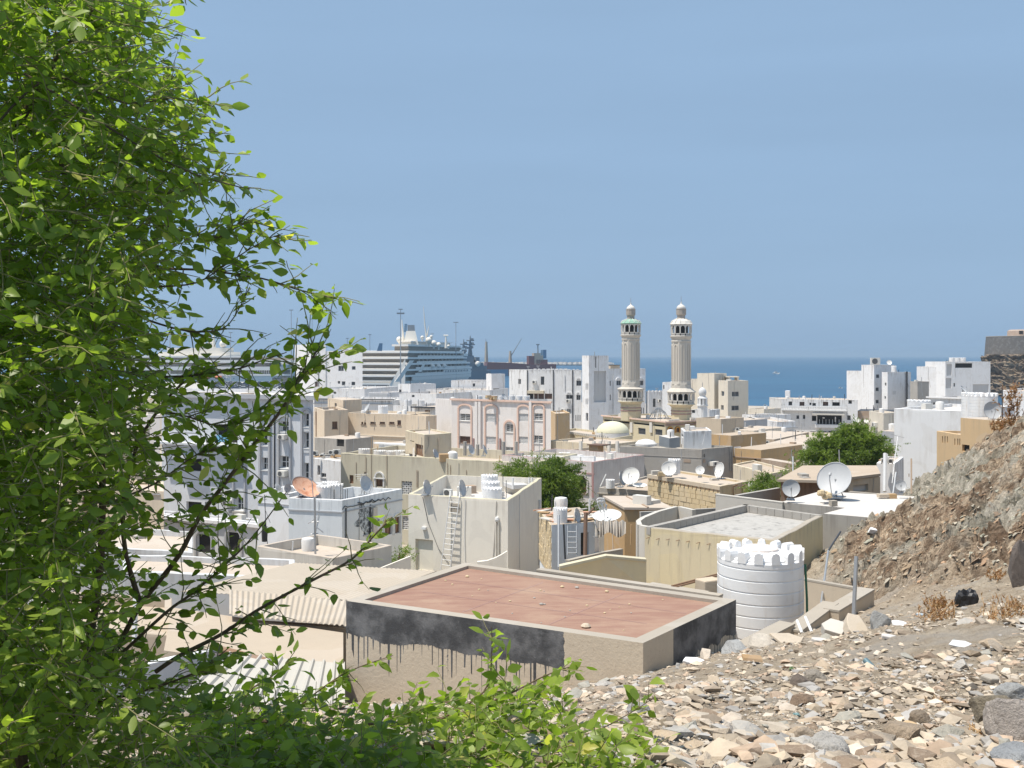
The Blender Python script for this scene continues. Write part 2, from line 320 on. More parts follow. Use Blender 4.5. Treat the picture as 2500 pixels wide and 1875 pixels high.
# finer sheet for the bedded rock on the right
nh, nq = 560, 560
th = np.linspace(R(8), R(50), nh); rr = np.linspace(13, 62, nq); TH, RR = np.meshgrid(th, rr); X = RR * np.sin(TH); Y = RR * np.cos(TH) - .4; hm = hillmask(X, Y); Z = height(X, Y) - 1.2 * (hm < .12)
me = bpy.data.meshes.new('rocky_hill'); me.vertices.add(nh * nq); me.vertices.foreach_set('co', np.stack([X, Y, Z], -1).ravel()); idx = np.arange(nh * nq).reshape(nq, nh)
q = np.stack([idx[:-1, :-1], idx[1:, :-1], idx[1:, 1:], idx[:-1, 1:]], -1); q = q[(hm[:-1, :-1] > .05) | (hm[1:, 1:] > .05)].reshape(-1, 4)[:, ::-1]
me.loops.add(q.size); me.loops.foreach_set('vertex_index', q.ravel().astype(np.int32)); me.polygons.add(len(q)); me.polygons.foreach_set('loop_start', np.arange(0, q.size, 4, dtype=np.int32)); me.update(calc_edges=True); me.polygons.foreach_set('use_smooth', np.zeros(len(q), bool))
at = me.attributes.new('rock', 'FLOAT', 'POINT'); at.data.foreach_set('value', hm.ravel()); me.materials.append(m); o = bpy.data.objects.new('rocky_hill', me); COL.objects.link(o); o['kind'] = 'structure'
def hz(x, y): return float(height(np.array([float(x)]), np.array([float(y)]))[0])
# town flat, quay and sea
mb = MB(); mb.extr([(-900, 62, -3), (900, 62, -3), (900, 296, -3), (130, 300, -3), (60, 340, -3), (-60, 388, -3), (-900, 388, -3)], (0, 0, 4.8))
M['townground'] = plaster('dusty_street', (.42, .37, .31), .15, .3, (.25, .22, .19), .3)
mb.build('ground', M['townground']).update_tag(); bpy.data.objects['ground']['kind'] = 'structure'
mb = MB(); mb.extr([(-1200, 388.2, -3), (-62, 388.2, -3), (-104, 500, -3), (-128, 606, -3), (-1200, 620, -3)], (0, 0, 5.3))
mb.build('quay', plaster('quay_concrete', (.46, .44, .41), .1, .2)); bpy.data.objects['quay']['kind'] = 'structure'
m, nt, bs = nmat('sea_water'); p = pos(nt)
w1 = noi(nt, mapv(nt, p, (.05, .11, 1)), 1, 6, .6); w2 = noi(nt, mapv(nt, p, (.004, .02, 1)), 1, 5, .6)
link(nt, mix(nt, ramp(nt, w2, .35, .65), (.018, .07, .14), (.026, .10, .18)), bs.inputs['Base Color'])
bs.inputs['Roughness'].default_value = .35; bs.inputs['IOR'].default_value = 1.33; bumpn(nt, bs, w1, .55, 1.2)
me = bpy.data.meshes.new('sea'); me.from_pydata([(-26000, 300, 0), (26000, 300, 0), (26000, 27000, 0), (-26000, 27000, 0)], [], [(0, 1, 2, 3)]); me.materials.append(m)
o = bpy.data.objects.new('sea', me); COL.objects.link(o); o['kind'] = 'structure'
# the air: pale even haze round everything
m = bpy.data.materials.new('haze_air'); m.use_nodes = True; nt = m.node_tree; nt.nodes.remove(nt.nodes['Principled BSDF'])
pv = nt.nodes.new('ShaderNodeVolumePrincipled'); pv.inputs['Color'].default_value = (.55, .73, .91, 1); pv.inputs['Density'].default_value = 1.7e-4; pv.inputs['Anisotropy'].default_value = .15
link(nt, pv.outputs[0], nt.nodes['Material Output'].inputs['Volume'])
mb = MB(); mb.box((0, 13000, 24), (56000, 29000, 58)); hzo = mb.build('haze', m); hzo['kind'] = 'stuff'
# ------------------------------------------------------------------ buildings
class Face:
    """a vertical wall plane from a to b; maps photo pixels to points on it"""
    def __init__(s, a, b):
        s.a = Vector((a[0], a[1], 0)); d = Vector((b[0] - a[0], b[1] - a[1], 0)); s.L = d.length; s.u = d / s.L; s.n = Vector((s.u.y, -s.u.x, 0))
    def sz(s, px, py):
        k = (px - 1250) / F; t = s.a.dot(s.n) / (k * s.n.x + s.n.y)
        P = Vector((k * t, t, 0)); return (P - s.a).dot(s.u), HCAM - (py - HY) / F * t
    def P(s, sv, z, o=0.0): q = s.a + s.u * sv + s.n * o; return Vector((q.x, q.y, z))
    def pt(s, px, py, o=0.0): sv, z = s.sz(px, py); return s.P(sv, z, o)
    def rect(s, x0, y0, x1, y1):
        a, z1 = s.sz(x0, (y0 + y1) / 2); b, _ = s.sz(x1, (y0 + y1) / 2)
        xm = (x0 + x1) / 2; _, zt = s.sz(xm, y0); _, zb = s.sz(xm, y1); return a, zb, b, zt
    def slab(s, mb, s0, z0, s1, z1, o0, o1, mi=0):
        mb.hexa([s.P(s0, z0, o1), s.P(s1, z0, o1), s.P(s1, z0, o0), s.P(s0, z0, o0), s.P(s0, z1, o1), s.P(s1, z1, o1), s.P(s1, z1, o0), s.P(s0, z1, o0)], mi)
    def bar(s, mb, x0, y0, x1, y1, o0, o1, mi=0): s.slab(mb, *s.rect(x0, y0, x1, y1), o0, o1, mi)
def inset(poly, t):
    n = len(poly); out = []
    for i in range(n):
        p0, p1, p2 = poly[i - 1], poly[i], poly[(i + 1) % n]
        e1 = (p1 - p0).normalized(); e2 = (p2 - p1).normalized(); n1 = Vector((-e1.y, e1.x, 0)); n2 = Vector((-e2.y, e2.x, 0))
        b = (n1 + n2); b.normalize(); out.append(p1 + b * (t / max(.35, b.dot(n1))))
    return out
WK = {'dark': ('glass', 'frame', 1, 0), 'slide': ('glass', 'frame', 2, 0), 'grid': ('glass', 'framewhite', 2, 3), 'brown': ('glassbrown', 'framebrown', 2, 0), 'white': ('glass', 'framewhite', 2, 1), 'open': ('dark', None, 0, 0),
      'door': ('lightcream', 'cream', 1, 0), 'wdoor': ('wood', 'framebrown', 1, 0), 'panel': ('panelgrey', None, 0, 0), 'lattice': ('dark', 'lat', 0, 0), 'plattice': ('panelgrey', 'lat', 0, 0), 'vent': ('dark', 'framewhite', 1, 3), 'shutter': ('wood', 'framebrown', 2, 0)}
def put_window(root, fc, r, kind, dep):
    s0, z0, s1, z1 = r; g, fr, nx, nz = WK[kind]; w, h = s1 - s0, z1 - z0; far = fc.a.y > 150
    nm = {'door': 'door', 'wdoor': 'door', 'panel': 'recessed_panel', 'lattice': 'lattice_screen', 'plattice': 'lattice_screen', 'open': 'opening', 'vent': 'vent', 'shutter': 'shutter'}.get(kind, 'window')
    mb = MB(); fc.slab(mb, s0 + .002, z0 + .002, s1 - .002, z1 - .002, -dep - .05, -dep)
    if fr is None: return mb.build(nm, M[g], root)
    pane = mb; fb = MB(); t = min(.07, w * .1); o0, o1 = -dep + .001, -dep + .05
    if fr == 'lat':
        n = max(3, int(w / .16)); k = max(3, int(h / .16))
        for i in range(n + 1): c = s0 + w * i / n; fc.slab(fb, max(s0 + .002, c - .025), z0 + .002, min(s1 - .002, c + .025), z1 - .002, o0, o1)
        for j in range(k + 1): c = z0 + h * j / k; fc.slab(fb, s0 + .003, max(z0 + .003, c - .025), s1 - .003, min(z1 - .003, c + .025), o0 + .006, o1 + .008)
        if kind == 'lattice':
            for i in range(n):
                for j in range(k):
                    if (i + j) % 2 == 0:
                        a, b = s0 + w * (i + .5) / n, z0 + h * (j + .5) / k; q = .045
                        fb.extr([fc.P(a - q, b, o0 + .01), fc.P(a, b - q, o0 + .01), fc.P(a + q, b, o0 + .01), fc.P(a, b + q, o0 + .01)], fc.n * .03)
        f = fb.build(nm, M['framewhite'], root); pane.build('backing', M[g], f); return f
    fc.slab(fb, s0 + .003, z0 + .003, s0 + t, z1 - .003, o0, o1); fc.slab(fb, s1 - t, z0 + .003, s1 - .003, z1 - .003, o0, o1)
    fc.slab(fb, s0 + t, z1 - t, s1 - t, z1 - .003, o0, o1); fc.slab(fb, s0 + t, z0 + .003, s1 - t, z0 + t, o0, o1)
    for i in range(1, nx): c = s0 + w * i / nx; fc.slab(fb, c - t * .4, z0 + t, c + t * .4, z1 - t, o0, o1 - .006)
    for j in range(1, nz + 1): c = z0 + h * j / (nz + 1); fc.slab(fb, s0 + t, c - t * .35, s1 - t, c + t * .35, o0, o1 - .012)
    if not far and nm == 'window':
        fc.slab(fb, s0 - .06, z0 - .07, s1 + .06, z0 - .005, -.02, .09)
    f = fb.build(nm, M[fr], root)
    pane.build({'door': 'door_leaf', 'shutter': 'leaf'}.get(nm, 'pane'), M[g], f); return f
BLD = []
class Bld:
    def __init__(s, name, label, cat, pts, top, mat, base=1.6, back=9.0, par=.45, pth=.2, roof='roofcream', wins=(), dep=.16, group=None, cap=None, ray=False):
        P = [XY(px, d) for px, d in pts]
        if isinstance(top, tuple): k, py = top; z1 = ZP(py, pts[k][1])
        else: z1 = ZP(top, pts[0][1])
        if len(P) == 2 and ray: P += [P[1] * (1 + back / P[1].y), P[0] * (1 + back / P[0].y)]
        elif len(P) == 2: n = Vector((P[0].y - P[1].y, P[1].x - P[0].x, 0)).normalized(); P += [P[1] + n * back, P[0] + n * back]
        elif len(P) == 3 and True: P.append(P[0] + P[2] - P[1])
        BLD.append(s); s.P, s.z0, s.z1 = P, base, z1; n = len(P); c = sum(P, Vector()) / n
        s.root = thing(name, label, cat, (c.x, c.y, base), group)
        s.F = [Face(P[i], P[(i + 1) % n]) for i in range(n)]
        ops = {}
        for w in wins: ops.setdefault(w[0], []).append((s.F[w[0]].rect(*w[1:5]), w[5]))
        mb = MB(); zfull = z1; jit = par > 0 and P[0].y < 135 and mat != 'drip'; rj = random.Random(int(P[0].x * 977 + P[0].y * 31)); Q = inset(P, pth) if par > 0 else P
        if jit:      # a slightly uneven hand-plastered parapet top
            z1 = z1 - .14
            for i in range(n):
                j = (i + 1) % n; k = max(2, int((P[j] - P[i]).length / .8)); tz = [zfull + rj.uniform(-.022, .022) for _ in range(k + 1)]; tz[0] = tz[-1] = zfull; of = [Vector((rj.uniform(-.012, .012), rj.uniform(-.012, .012), 0)) for _ in range(k + 1)]; of[0] = of[-1] = Vector()
                for a in range(k):
                    o0, o1 = P[i].lerp(P[j], a / k), P[i].lerp(P[j], (a + 1) / k); i0, i1 = Q[i].lerp(Q[j], a / k), Q[i].lerp(Q[j], (a + 1) / k); U = lambda v, z, o=Vector(): (v.x + o.x, v.y + o.y, z)
                    mb.poly([U(o0, z1), U(o1, z1), U(o1, tz[a + 1] - .02, of[a + 1]), U(o0, tz[a] - .02, of[a])]); b0, b1 = o0.lerp(i0, .12), o1.lerp(i1, .12)
                    mb.poly([U(o0, tz[a] - .02, of[a]), U(o1, tz[a + 1] - .02, of[a + 1]), U(b1, tz[a + 1]), U(b0, tz[a])], 1); mb.poly([U(b0, tz[a]), U(b1, tz[a + 1]), U(i1, tz[a + 1]), U(i0, tz[a])], 1)
                    mb.poly([U(i0, tz[a]), U(i1, tz[a + 1]), U(i1, zfull - par), U(i0, zfull - par)])
        for i, f in enumerate(s.F):
            o = [r for r, k in ops.get(i, [])]
            if not o: mb.poly([f.P(0, base), f.P(f.L, base), f.P(f.L, z1), f.P(0, z1)]); continue
            o = [(max(.02, a), max(base + .02, b), min(f.L - .02, c2), min(z1 - .02, d)) for a, b, c2, d in o]
            xs = sorted({0, f.L, *[r[0] for r in o], *[r[2] for r in o]}); zs = sorted({base, z1, *[r[1] for r in o], *[r[3] for r in o]})
            for a in range(len(xs) - 1):
                for b in range(len(zs) - 1):
                    cx, cz = (xs[a] + xs[a + 1]) / 2, (zs[b] + zs[b + 1]) / 2
                    if not any(r[0] < cx < r[2] and r[1] < cz < r[3] for r in o): mb.poly([f.P(xs[a], zs[b]), f.P(xs[a + 1], zs[b]), f.P(xs[a + 1], zs[b + 1]), f.P(xs[a], zs[b + 1])])
            for (a, b, c2, d) in o:
                for e0, e1 in (((a, b), (c2, b)), ((c2, b), (c2, d)), ((c2, d), (a, d)), ((a, d), (a, b))):
                    mb.poly([f.P(*e0), f.P(*e1), f.P(*e1, -dep - .02), f.P(*e0, -dep - .02)])
            for (r, (_, k)) in zip(o, ops[i]): put_window(s.root, f, r, k, dep)
        z1 = zfull
        if jit: s.zr = zr = z1 - par
        elif par > 0:
            zr = z1 - par
            for i in range(n):
                j = (i + 1) % n
                mb.poly([(P[i].x, P[i].y, z1), (P[j].x, P[j].y, z1), (Q[j].x, Q[j].y, z1), (Q[i].x, Q[i].y, z1)], 1)
                mb.poly([(Q[i].x, Q[i].y, z1), (Q[j].x, Q[j].y, z1), (Q[j].x, Q[j].y, zr), (Q[i].x, Q[i].y, zr)], int(mat == 'drip'))
            s.zr = zr
        else: Q = P; s.zr = zr = z1 + .001
        s.wall = mb.build('wall', [M[mat], M[cap or mat]], s.root); at = s.wall.data.attributes.new('ztop', 'FLOAT', 'POINT'); at.data.foreach_set('value', [z1 - org(s.root).z * 0] * len(s.wall.data.vertices))
        rb = MB(); rb.poly([(p.x, p.y, zr) for p in Q]); s.roof = rb.build('roof', M[roof], s.root)
    def bar(s, i, x0, y0, x1, y1, out, name, mat, inn=0.0, parent=None):
        mb = MB(); s.F[i].bar(mb, x0, y0, x1, y1, inn, out); return mb.build(name, M[mat], parent or s.root)
    def band(s, i, py0, py1, out, name, mat, px=None):
        f = s.F[i]; mid = px or (1250 + f.P(f.L / 2, 0).x / f.P(f.L / 2, 0).y * F); _, zt = f.sz(mid, py0); _, zb = f.sz(mid, py1)
        mb = MB(); f.slab(mb, -out * .9, zb, f.L + out * .9, zt, .003, out); return mb.build(name, M[mat], s.root)
    def arch(s, i, x0, x1, ytop, ybot, w, out, mat, name='arch_surround', rise=1.0, parent=None):
        """a raised moulding: two jambs and a round head"""
        f = s.F[i]; a, zb, b, zt = f.rect(x0, ytop, x1, ybot); c = (a + b) / 2; r = (b - a) / 2; rh = r * rise; sp = zt - rh
        o = [(a, zb)] + [(c - r * math.cos(t), sp + rh * math.sin(t)) for t in [math.pi * k / 12 for k in range(13)]] + [(b, zb)]
        ri, rhi = r - w, rh - w
        q = [(a + w, zb)] + [(c - ri * math.cos(t), sp + rhi * math.sin(t)) for t in [math.pi * k / 12 for k in range(13)]] + [(b - w, zb)]
        mb = MB()
        for k in range(len(o) - 1):
            A, B, C, D = o[k], o[k + 1], q[k + 1], q[k]
            mb.hexa([f.P(*A, .002), f.P(*B, .002), f.P(*C, .002), f.P(*D, .002), f.P(*A, out), f.P(*B, out), f.P(*C, out), f.P(*D, out)])
        return mb.build(name, M[mat], parent or s.root)
    def pipe(s, i, px, y0, y1, r=.05, mat='cool', name='downpipe', px2=None):
        f = s.F[i]; mb = MB(); mb.tube([f.pt(px, y0, r + .02), f.pt(px2 or px, y1, r + .02)], r, 6); return mb.build(name, M[mat], s.root)
def ac_on(b, i, x0, y0, x1, y1, label, dep=.35, group=None):
    f = b.F[i]; r = f.rect(x0, y0, x1, y1); ac_box(f, r, label, dep, group)
def ac_box(f, r, label, dep=.35, group=None):
    s0, z0, s1, z1 = r; L = f.P((s0 + s1) / 2, z0, dep / 2); t = thing('air_conditioner', label, 'air conditioner', L, group)
    mb = MB(); f.slab(mb, s0, z0, s1, z1, .01, dep); mb.build('casing', M['acbody'], t, bevel=.015)
    c = f.P(s0 + (s1 - s0) * .4, (z0 + z1) / 2, dep + .004); rad = min(z1 - z0, s1 - s0) * .4; fb = MB()
    vs = [c + (f.u * math.cos(k * math.pi / 8) + Vector((0, 0, math.sin(k * math.pi / 8)))) * rad for k in range(16)]; fb.extr(vs, f.n * .012); fb.build('fan_grille', M['acfan'], t)
    fb = MB(); f.slab(fb, s0 + .02, z0 - .05, s0 + .06, z0 - .001, 0, dep); f.slab(fb, s1 - .06, z0 - .05, s1 - .02, z0 - .001, 0, dep); fb.build('bracket', M['metal'], t)
    return t
def ac_free(px, py, w, d, label, rz=0.0, group=None):
    """outdoor unit standing on a roof; (px,py) its bottom centre, w its width in pixels"""
    p = W(px, py, d); s = w / F * d; c, q = math.cos(rz), math.sin(rz); u = Vector((c, q, 0)) * s / 2
    f = Face(p - u, p + u); return ac_box(f, (0, p.z + .05, s, p.z + .05 + s * .78), label, s * .42, group)
# -- water tank with a castle top: one prototype, copied
def tank_proto():
    t = bpy.data.objects.new('water_tank', None); COL.objects.link(t)
    pr = [(.97, 0), (1, .03)]; z = .08
    for k in range(7):
        pr += [(1, z), (1.0, z + .155), (.982, z + .165), (.982, z + .18), (1.0, z + .19)]; z += .215
    zb = z + .06; pr += [(1, zb), (.93, zb + .02), (.93, zb + .05), (.5, zb + .13), (.34, zb + .14)]
    mb = MB(); mb.lathe((0, 0, 0), pr, 40); body = mb.build('body', M['tank'], t, smooth=True)
    mb = MB(); mb.lathe((0, 0, zb + .10), [(.42, 0), (.42, .07), (.39, .09), (.1, .10)], 24); mb.build('lid', M['tanklid'], t, smooth=True)
    mb = MB(); n = 16; pts = []
    prof = [(-.10, 0), (-.10, .13), (-.075, .185), (0, .21), (.075, .185), (.10, .13), (.10, 0)]
    mb.extr([(a, -1.005, z2) for a, z2 in prof], (0, .24, 0)); mer = mb.build('merlon', M['tank'], t); mer.location = (0, 0, zb)
    for k in range(1, n):
        c = mer.copy(); COL.objects.link(c); c.parent = t; c.rotation_euler = (0, 0, 2 * math.pi * k / n)
    t['H'] = zb + .21; return t
TANK = tank_proto(); tankn = [0]
def tank(cx, ytop, w, ybot, d, label, group=None, old=False, rz=0.0, tilt=0.0):
    t = TANK if tankn[0] == 0 else copy_tree(TANK); tankn[0] += 1
    s = w / 2 / F * d; zb = ZP(ybot, d); zt = ZP(ytop, d); p = XY(cx, d); t.location = (p.x, p.y, zb); ORG[t.name] = Vector(t.location)
    t.scale = (s, s, (zt - zb) / t['H']); t.rotation_euler = (tilt, tilt * .5, rz)
    if old:
        for c in t.children:
            if len(c.material_slots): c.material_slots[0].link = 'OBJECT'; c.material_slots[0].material = M['tankold']
    if 'group' in t and not group: del t['group']
    return tag(t, label, 'water tank', group)
# -- satellite dish: prototype per finish, copied; the bowl opens towards -Y
DISH = {}
def dish_proto(mat):
    t = bpy.data.objects.new('satellite_dish', None); COL.objects.link(t); mb = MB(); n = 28; rings = 6; vs = []; fs = []
    for sgn, off in ((0, 0), (1, .03)):
        for i in range(rings + 1):
            r = i / rings
            for k in range(n): a = 2 * math.pi * k / n; vs.append((r * math.cos(a), -.26 * r * r + off + .13, r * math.sin(a)))
    o = (rings + 1) * n
    for i in range(rings):
        for k in range(n):
            j = (k + 1) % n; fs.append((i * n + k, (i + 1) * n + k, (i + 1) * n + j, i * n + j)); fs.append((o + i * n + j, o + (i + 1) * n + j, o + (i + 1) * n + k, o + i * n + k))
    for k in range(n): j = (k + 1) % n; e = rings * n; fs.append((e + k, o + e + k, o + e + j, e + j))
    mb.add(vs, fs); ref = mb.build('reflector', M[mat], t, smooth=True)
    if True:
        rb = MB(); pts = [(math.cos(2 * math.pi * k / n) * 1.0, -.135, math.sin(2 * math.pi * k / n) * 1.0) for k in range(n + 1)]; rb.tube(pts, .022, 5); rb.build('rim', M['metal'] if mat != 'dishwhite' else M['dishwhite'], ref)
    mb = MB(); mb.tube([(0, -.1, -.92), (0, -.75, -.30), (0, -.82, -.05)], .03, 6); mb.box((0, -.84, .0), (.12, .16, .14)); mb.build('feed_arm', M['metal'], ref)
    t['mat'] = mat; return t
def dish(cx, cy, w, d, face, tilt, label, mat='dishgrey', ybase=None, h=None, group=None, legs=3):
    """centre pixel, diameter in pixels; face: degrees the bowl turns to the right of the viewer, tilt: degrees it looks up"""
    if mat not in DISH: t = DISH[mat] = dish_proto(mat)
    else:
        src = DISH[mat]; t = src.copy(); COL.objects.link(t)
        ref0 = [c for c in src.children if c.name.startswith('reflector')][0]; copy_tree(ref0, t)
    r = w / 2 / F * d; p = W(cx, cy, d); zb = ZP(ybase, d) if ybase else p.z - r * 1.05
    t.location = (p.x, p.y, zb); t.rotation_euler = (0, 0, R(face)); ORG[t.name] = Vector(t.location)
    ref = [c for c in t.children if c.name.startswith('reflector')][0]
    ref.location = (0, 0, p.z - zb); ref.rotation_euler = (R(-tilt), 0, 0); ref.scale = (r, r, r)
    mb = MB(); hh = p.z - zb; top = Vector((0, .12 * r, hh)); rr_ = max(.018, r * .035)
    for k in range(legs):
        a = 2 * math.pi * (k + .25) / max(1, legs); mb.tube([top, (math.cos(a) * .42 * r, .25 * r + math.sin(a) * .38 * r, 0)], rr_, 5)
    mb.tube([(0, .1 * r, hh), (0, .2 * r, hh * .5), (0, .25 * r, 0)], rr_ * 1.4, 6)
    mb.box((0, .22 * r, .03), (r * .9, r * .8, .05)); mb.build('mount', M['metal'], t, world=True)
    if 'group' in t and not group: del t['group']
    return tag(t, label, 'satellite dish', group)
def pole(pts, r, name, label, cat, mat='metal', group=None, arms=()):
    mb = MB(); P = [W(*p) for p in pts]; mb.tube(P, r, 7)
    base = min(P, key=lambda q: q.z)
    if not arms: return solo(mb, name, label, cat, M[mat], group, loc=base)
    t = thing(name, label, cat, base, group); mb.build('pole', M[mat], t)
    for a in arms:
        ab = MB(); ab.tube([W(*q) for q in a], r * .55, 5); ab.build('arm', M[mat], t)
    return t
def wallseg(a, b, th, zb, name, label, mat, cap=None, cat='wall', group=None):
    """free-standing wall whose near top edge runs between two photo points (px,py,depth)"""
    A, B = W(*a), W(*b); d = Vector((B.x - A.x, B.y - A.y, 0)); n = Vector((-d.y, d.x, 0)).normalized() * th
    if n.y < 0: n = -n
    t = thing(name, label, cat, (A.x, A.y, zb), group); mb = MB()
    lo = lambda v: Vector((v.x, v.y, zb)); k = Vector((0, 0, -.05))
    mb.hexa([lo(A), lo(B), lo(B + n), lo(A + n), A + k, B + k, B + n + k, A + n + k]); mb.build('wall_body', M[mat], t)
    cb = MB(); e = d.normalized() * .01; m2 = n * .04; k2 = Vector((0, 0, -.048)); cb.hexa([A - e - m2 + k2, B + e - m2 + k2, B + n + m2 + e + k2, A + n + m2 - e + k2, A - e - m2, B + e - m2, B + n + m2 + e, A + n + m2 - e])
    cb.build('coping', M[cap or mat], t); return t
# ------------------------------------------------------------------ far row by the harbour
b = Bld('apartment_building', 'tall blank white block left of the cruise ship, higher half with a plain lit wall', 'building', [(720, 306), (767, 299), (795, 298)], (1, 841), 'whiteclean', wins=[(1, 769, 899, 776, 911, 'brown'), (1, 769, 932, 776, 944, 'brown')])
b.pipe(1, 778, 845, 944, .08, 'dmetal')
b = Bld('apartment_building', 'lower half of the tall white block by the cruise ship, with five dark windows', 'building', [(795, 298.3), (885, 295)], 857, 'whiteclean', ray=True, back=13,
        wins=[(0, 826, 893, 839, 906, 'slide'), (0, 859, 894, 868, 903, 'dark'), (0, 824.5, 930, 830.5, 937, 'dark'), (0, 834.5, 931, 843, 941, 'dark'), (0, 858, 932, 867, 941, 'dark')])
for k, x in enumerate((842, 858, 874)): tank(x, 850, 15, 858, 304 + k, 'small white tank in the row on the block left of the cruise ship', 'tanks on the white block by the ship')
b = Bld('house', 'low white building with dusty flat roof in front of the tall white block', 'building', [(767, 262), (890, 258)], 948, 'white', back=22, roof='roofwhite', wins=[(0, 905 - 90, 956, 820, 962, 'dark')])
b = Bld('house', 'low white building with dark roof ledge above the beige house', 'building', [(767, 226), (958, 222)], 976, 'white2', back=18, roof='roofwhite', wins=[(0, 939, 998, 946, 1006, 'dark')]); b.band(0, 973.5, 976, .5, 'cornice', 'dmetal'); b.band(0, 985, 986.5, .3, 'ledge', 'greytrim')
b = Bld('house', 'white block with a brown panel on its roof edge beside the ship stern', 'building', [(900, 245), (948, 243)], 958, 'white', back=10); b.bar(0, 902, 959.5, 947, 970, .15, 'panel', 'panelgrey')
b = Bld('house', 'white cube with bare left wall just below the ship hull', 'building', [(972, 262), (1002, 258)], 937, 'whiteclean', back=8)
b = Bld('house', 'long white parapet house below the ship hull, a small dark flag at its corner', 'building', [(975, 226), (1065, 221)], 959, 'white', back=14, wins=[(0, 1005, 948 + 16, 1012, 970, 'dark')]); b.bar(0, 975, 951, 980, 958, .1, 'flag', 'dmetal')
b = Bld('house', 'white house with long roof wall under the tall ship hull', 'building', [(1040, 236), (1196, 232)], 951, 'white', back=16, wins=[(0, 1085, 964, 1093, 970, 'dark')])
b = Bld('house', 'white upper storey with crenellated roof edge and antenna poles below the warship', 'building', [(1101, 252), (1186, 250)], 929, 'white', back=10, wins=[(0, 1094 + 60, 936, 1160, 944, 'dark')])
for k in range(16):
    x = 1150 + k * 2.3; b.bar(0, x, 927, x + 1.3, 929.2, .05, 'merlon', 'whiteclean', -.2)
b = Bld('house', 'clean white cube with a slatted vent right of the warship', 'building', [(1187, 248), (1200, 245), (1233, 247)], (1, 913), 'whiteclean', wins=[(1, 1204, 948, 1220, 962, 'vent')])
b = Bld('house', 'white roof terrace with pergola beam and red door left of the arched building', 'building', [(960, 175), (1066, 170)], 990, 'white', back=12, wins=[(0, 1037, 1001, 1050, 1015, 'wdoor')]); b.bar(0, 1013, 992.5, 1062, 995.5, 1.2, 'pergola_beam', 'dmetal')
for x in (995, 1004, 1022): b.pipe(0, x, 975, 1013, .07, 'metal', 'pole')
for k, x in enumerate((996, 1027)): tank(x, 976, 19, 991, 176 + k, ('left' if k == 0 else 'right') + ' of two white tanks on the terrace left of the arched building')
# ------------------------------------------------------------------ pink-white building with arched bays
b = P1 = Bld('apartment_building', 'warm white three storey building with peach arched window bays', 'building', [(1063, 142), (1103, 136), (1345, 127)], (1, 977), 'pinkwhite', par=.35, roof='roofwhite',
        wins=[(1, 1123, 1010, 1148, 1027, 'grid'), (1, 1122, 1065, 1149, 1082, 'brown'), (1, 1187, 1010, 1211, 1030, 'plattice'), (1, 1187, 1066, 1211, 1084, 'plattice'), (1, 1235, 1035, 1253, 1055, 'grid'), (1, 1233, 1091, 1255, 1103, 'grid'),
              (1, 1267, 1010, 1290, 1029, 'plattice'), (1, 1266, 1066, 1289, 1083, 'plattice'), (1, 1304, 1009, 1325, 1026, 'grid'), (1, 1303, 1063, 1325, 1082, 'grid')])
for x0, x1, yt in ((1118, 1153, 985), (1183, 1216, 986), (1263, 1295, 987), (1300, 1331, 985)): b.arch(1, x0, x1, yt, 1112, .22, .14, 'peach', rise=.55)
b.arch(1, 1230, 1258, 1025, 1112, .2, .14, 'peach', rise=.9)
b.band(1, 976, 980.5, .22, 'cornice', 'peach')
for x in (1165, 1173, 1297): b.bar(1, x - 3, 980.6, x + 3, 1112, .28, 'pilaster', 'pinkwhite')
for x in (1222, 1158): b.pipe(1, x, 1070, 1112, .12, 'maroon')
dish(1231, 969, 17, 136, 55, 35, 'grey dish on the roof of the building with peach arches', 'dishgrey')
for k in range(7): tank(1170 + 18 * k + (8 if k > 3 else 0), 966, 16, 979, 139 + .3 * k, 'white tank in the low row behind the peach cornice', 'tanks behind the peach cornice')
mb = MB()
for k in range(14): c = W(1200 + random.uniform(-12, 12), 972 + random.uniform(-6, 3), 131.6 + random.uniform(-.2, .2)); mb.box(c, (random.uniform(.3, .6), .4, random.uniform(.15, .3)), random.random(), k % 2)
solo(mb, 'rubble_heap', 'heap of brown sacks on the roof edge over the peach cornice', 'sacks', [M['plywood'], M['brickstone']])
# ------------------------------------------------------------------ tall white L-shaped flats behind the mosque
b = Bld('apartment_building', 'worn white flats with drainpipes and a grey shaded end wall', 'building', [(1243, 220), (1287, 212), (1420, 209)], (1, 903), 'white2', par=.5, roof='roofwhite',
        wins=[(0, 1265, 925, 1272, 938, 'dark'), (1, 1320, 919, 1329, 940, 'dark'), (1, 1289, 961, 1302, 974, 'open'), (1, 1304, 961, 1328, 974, 'brown'), (1, 1330, 961, 1348, 974, 'brown'), (1, 1407, 929, 1419, 942, 'slide'), (1, 1382, 964, 1398, 974, 'slide'), (1, 1407, 964, 1417, 977, 'slide'),
              (1, 1383, 998, 1394, 1010, 'grid'), (1, 1405, 1013, 1407, 1028, 'open'), (1, 1410, 1013, 1412, 1028, 'open'), (1, 1415, 1013, 1417, 1028, 'open')])
b.bar(1, 1290, 953.5, 1329, 960, 1.0, 'canopy', 'beige2')
for x in (1287.5, 1351, 1398): b.pipe(1, x, 903, 1050, .10, 'dmetal')
for x, y in ((1314, 940), (1379, 915), (1350, 930)): b.pipe(1, x, y, y + 40, .07, 'cool')
ac_on(b, 1, 1300, 929, 1310, 936, 'small unit high on the worn white flats', .5); ac_on(b, 1, 1383, 975, 1392, 982, 'unit under an arched window of the worn white flats', .5); ac_on(b, 1, 1370, 998, 1380, 1006, 'unit beside the lowest window of the worn white flats', .5)
for x0, x1, yt in ((1406, 1420, 921), (1381, 1399, 956), (1406, 1418, 956)): b.arch(1, x0, x1, yt, yt + 8, .25, .2, 'whiteclean', rise=.9)
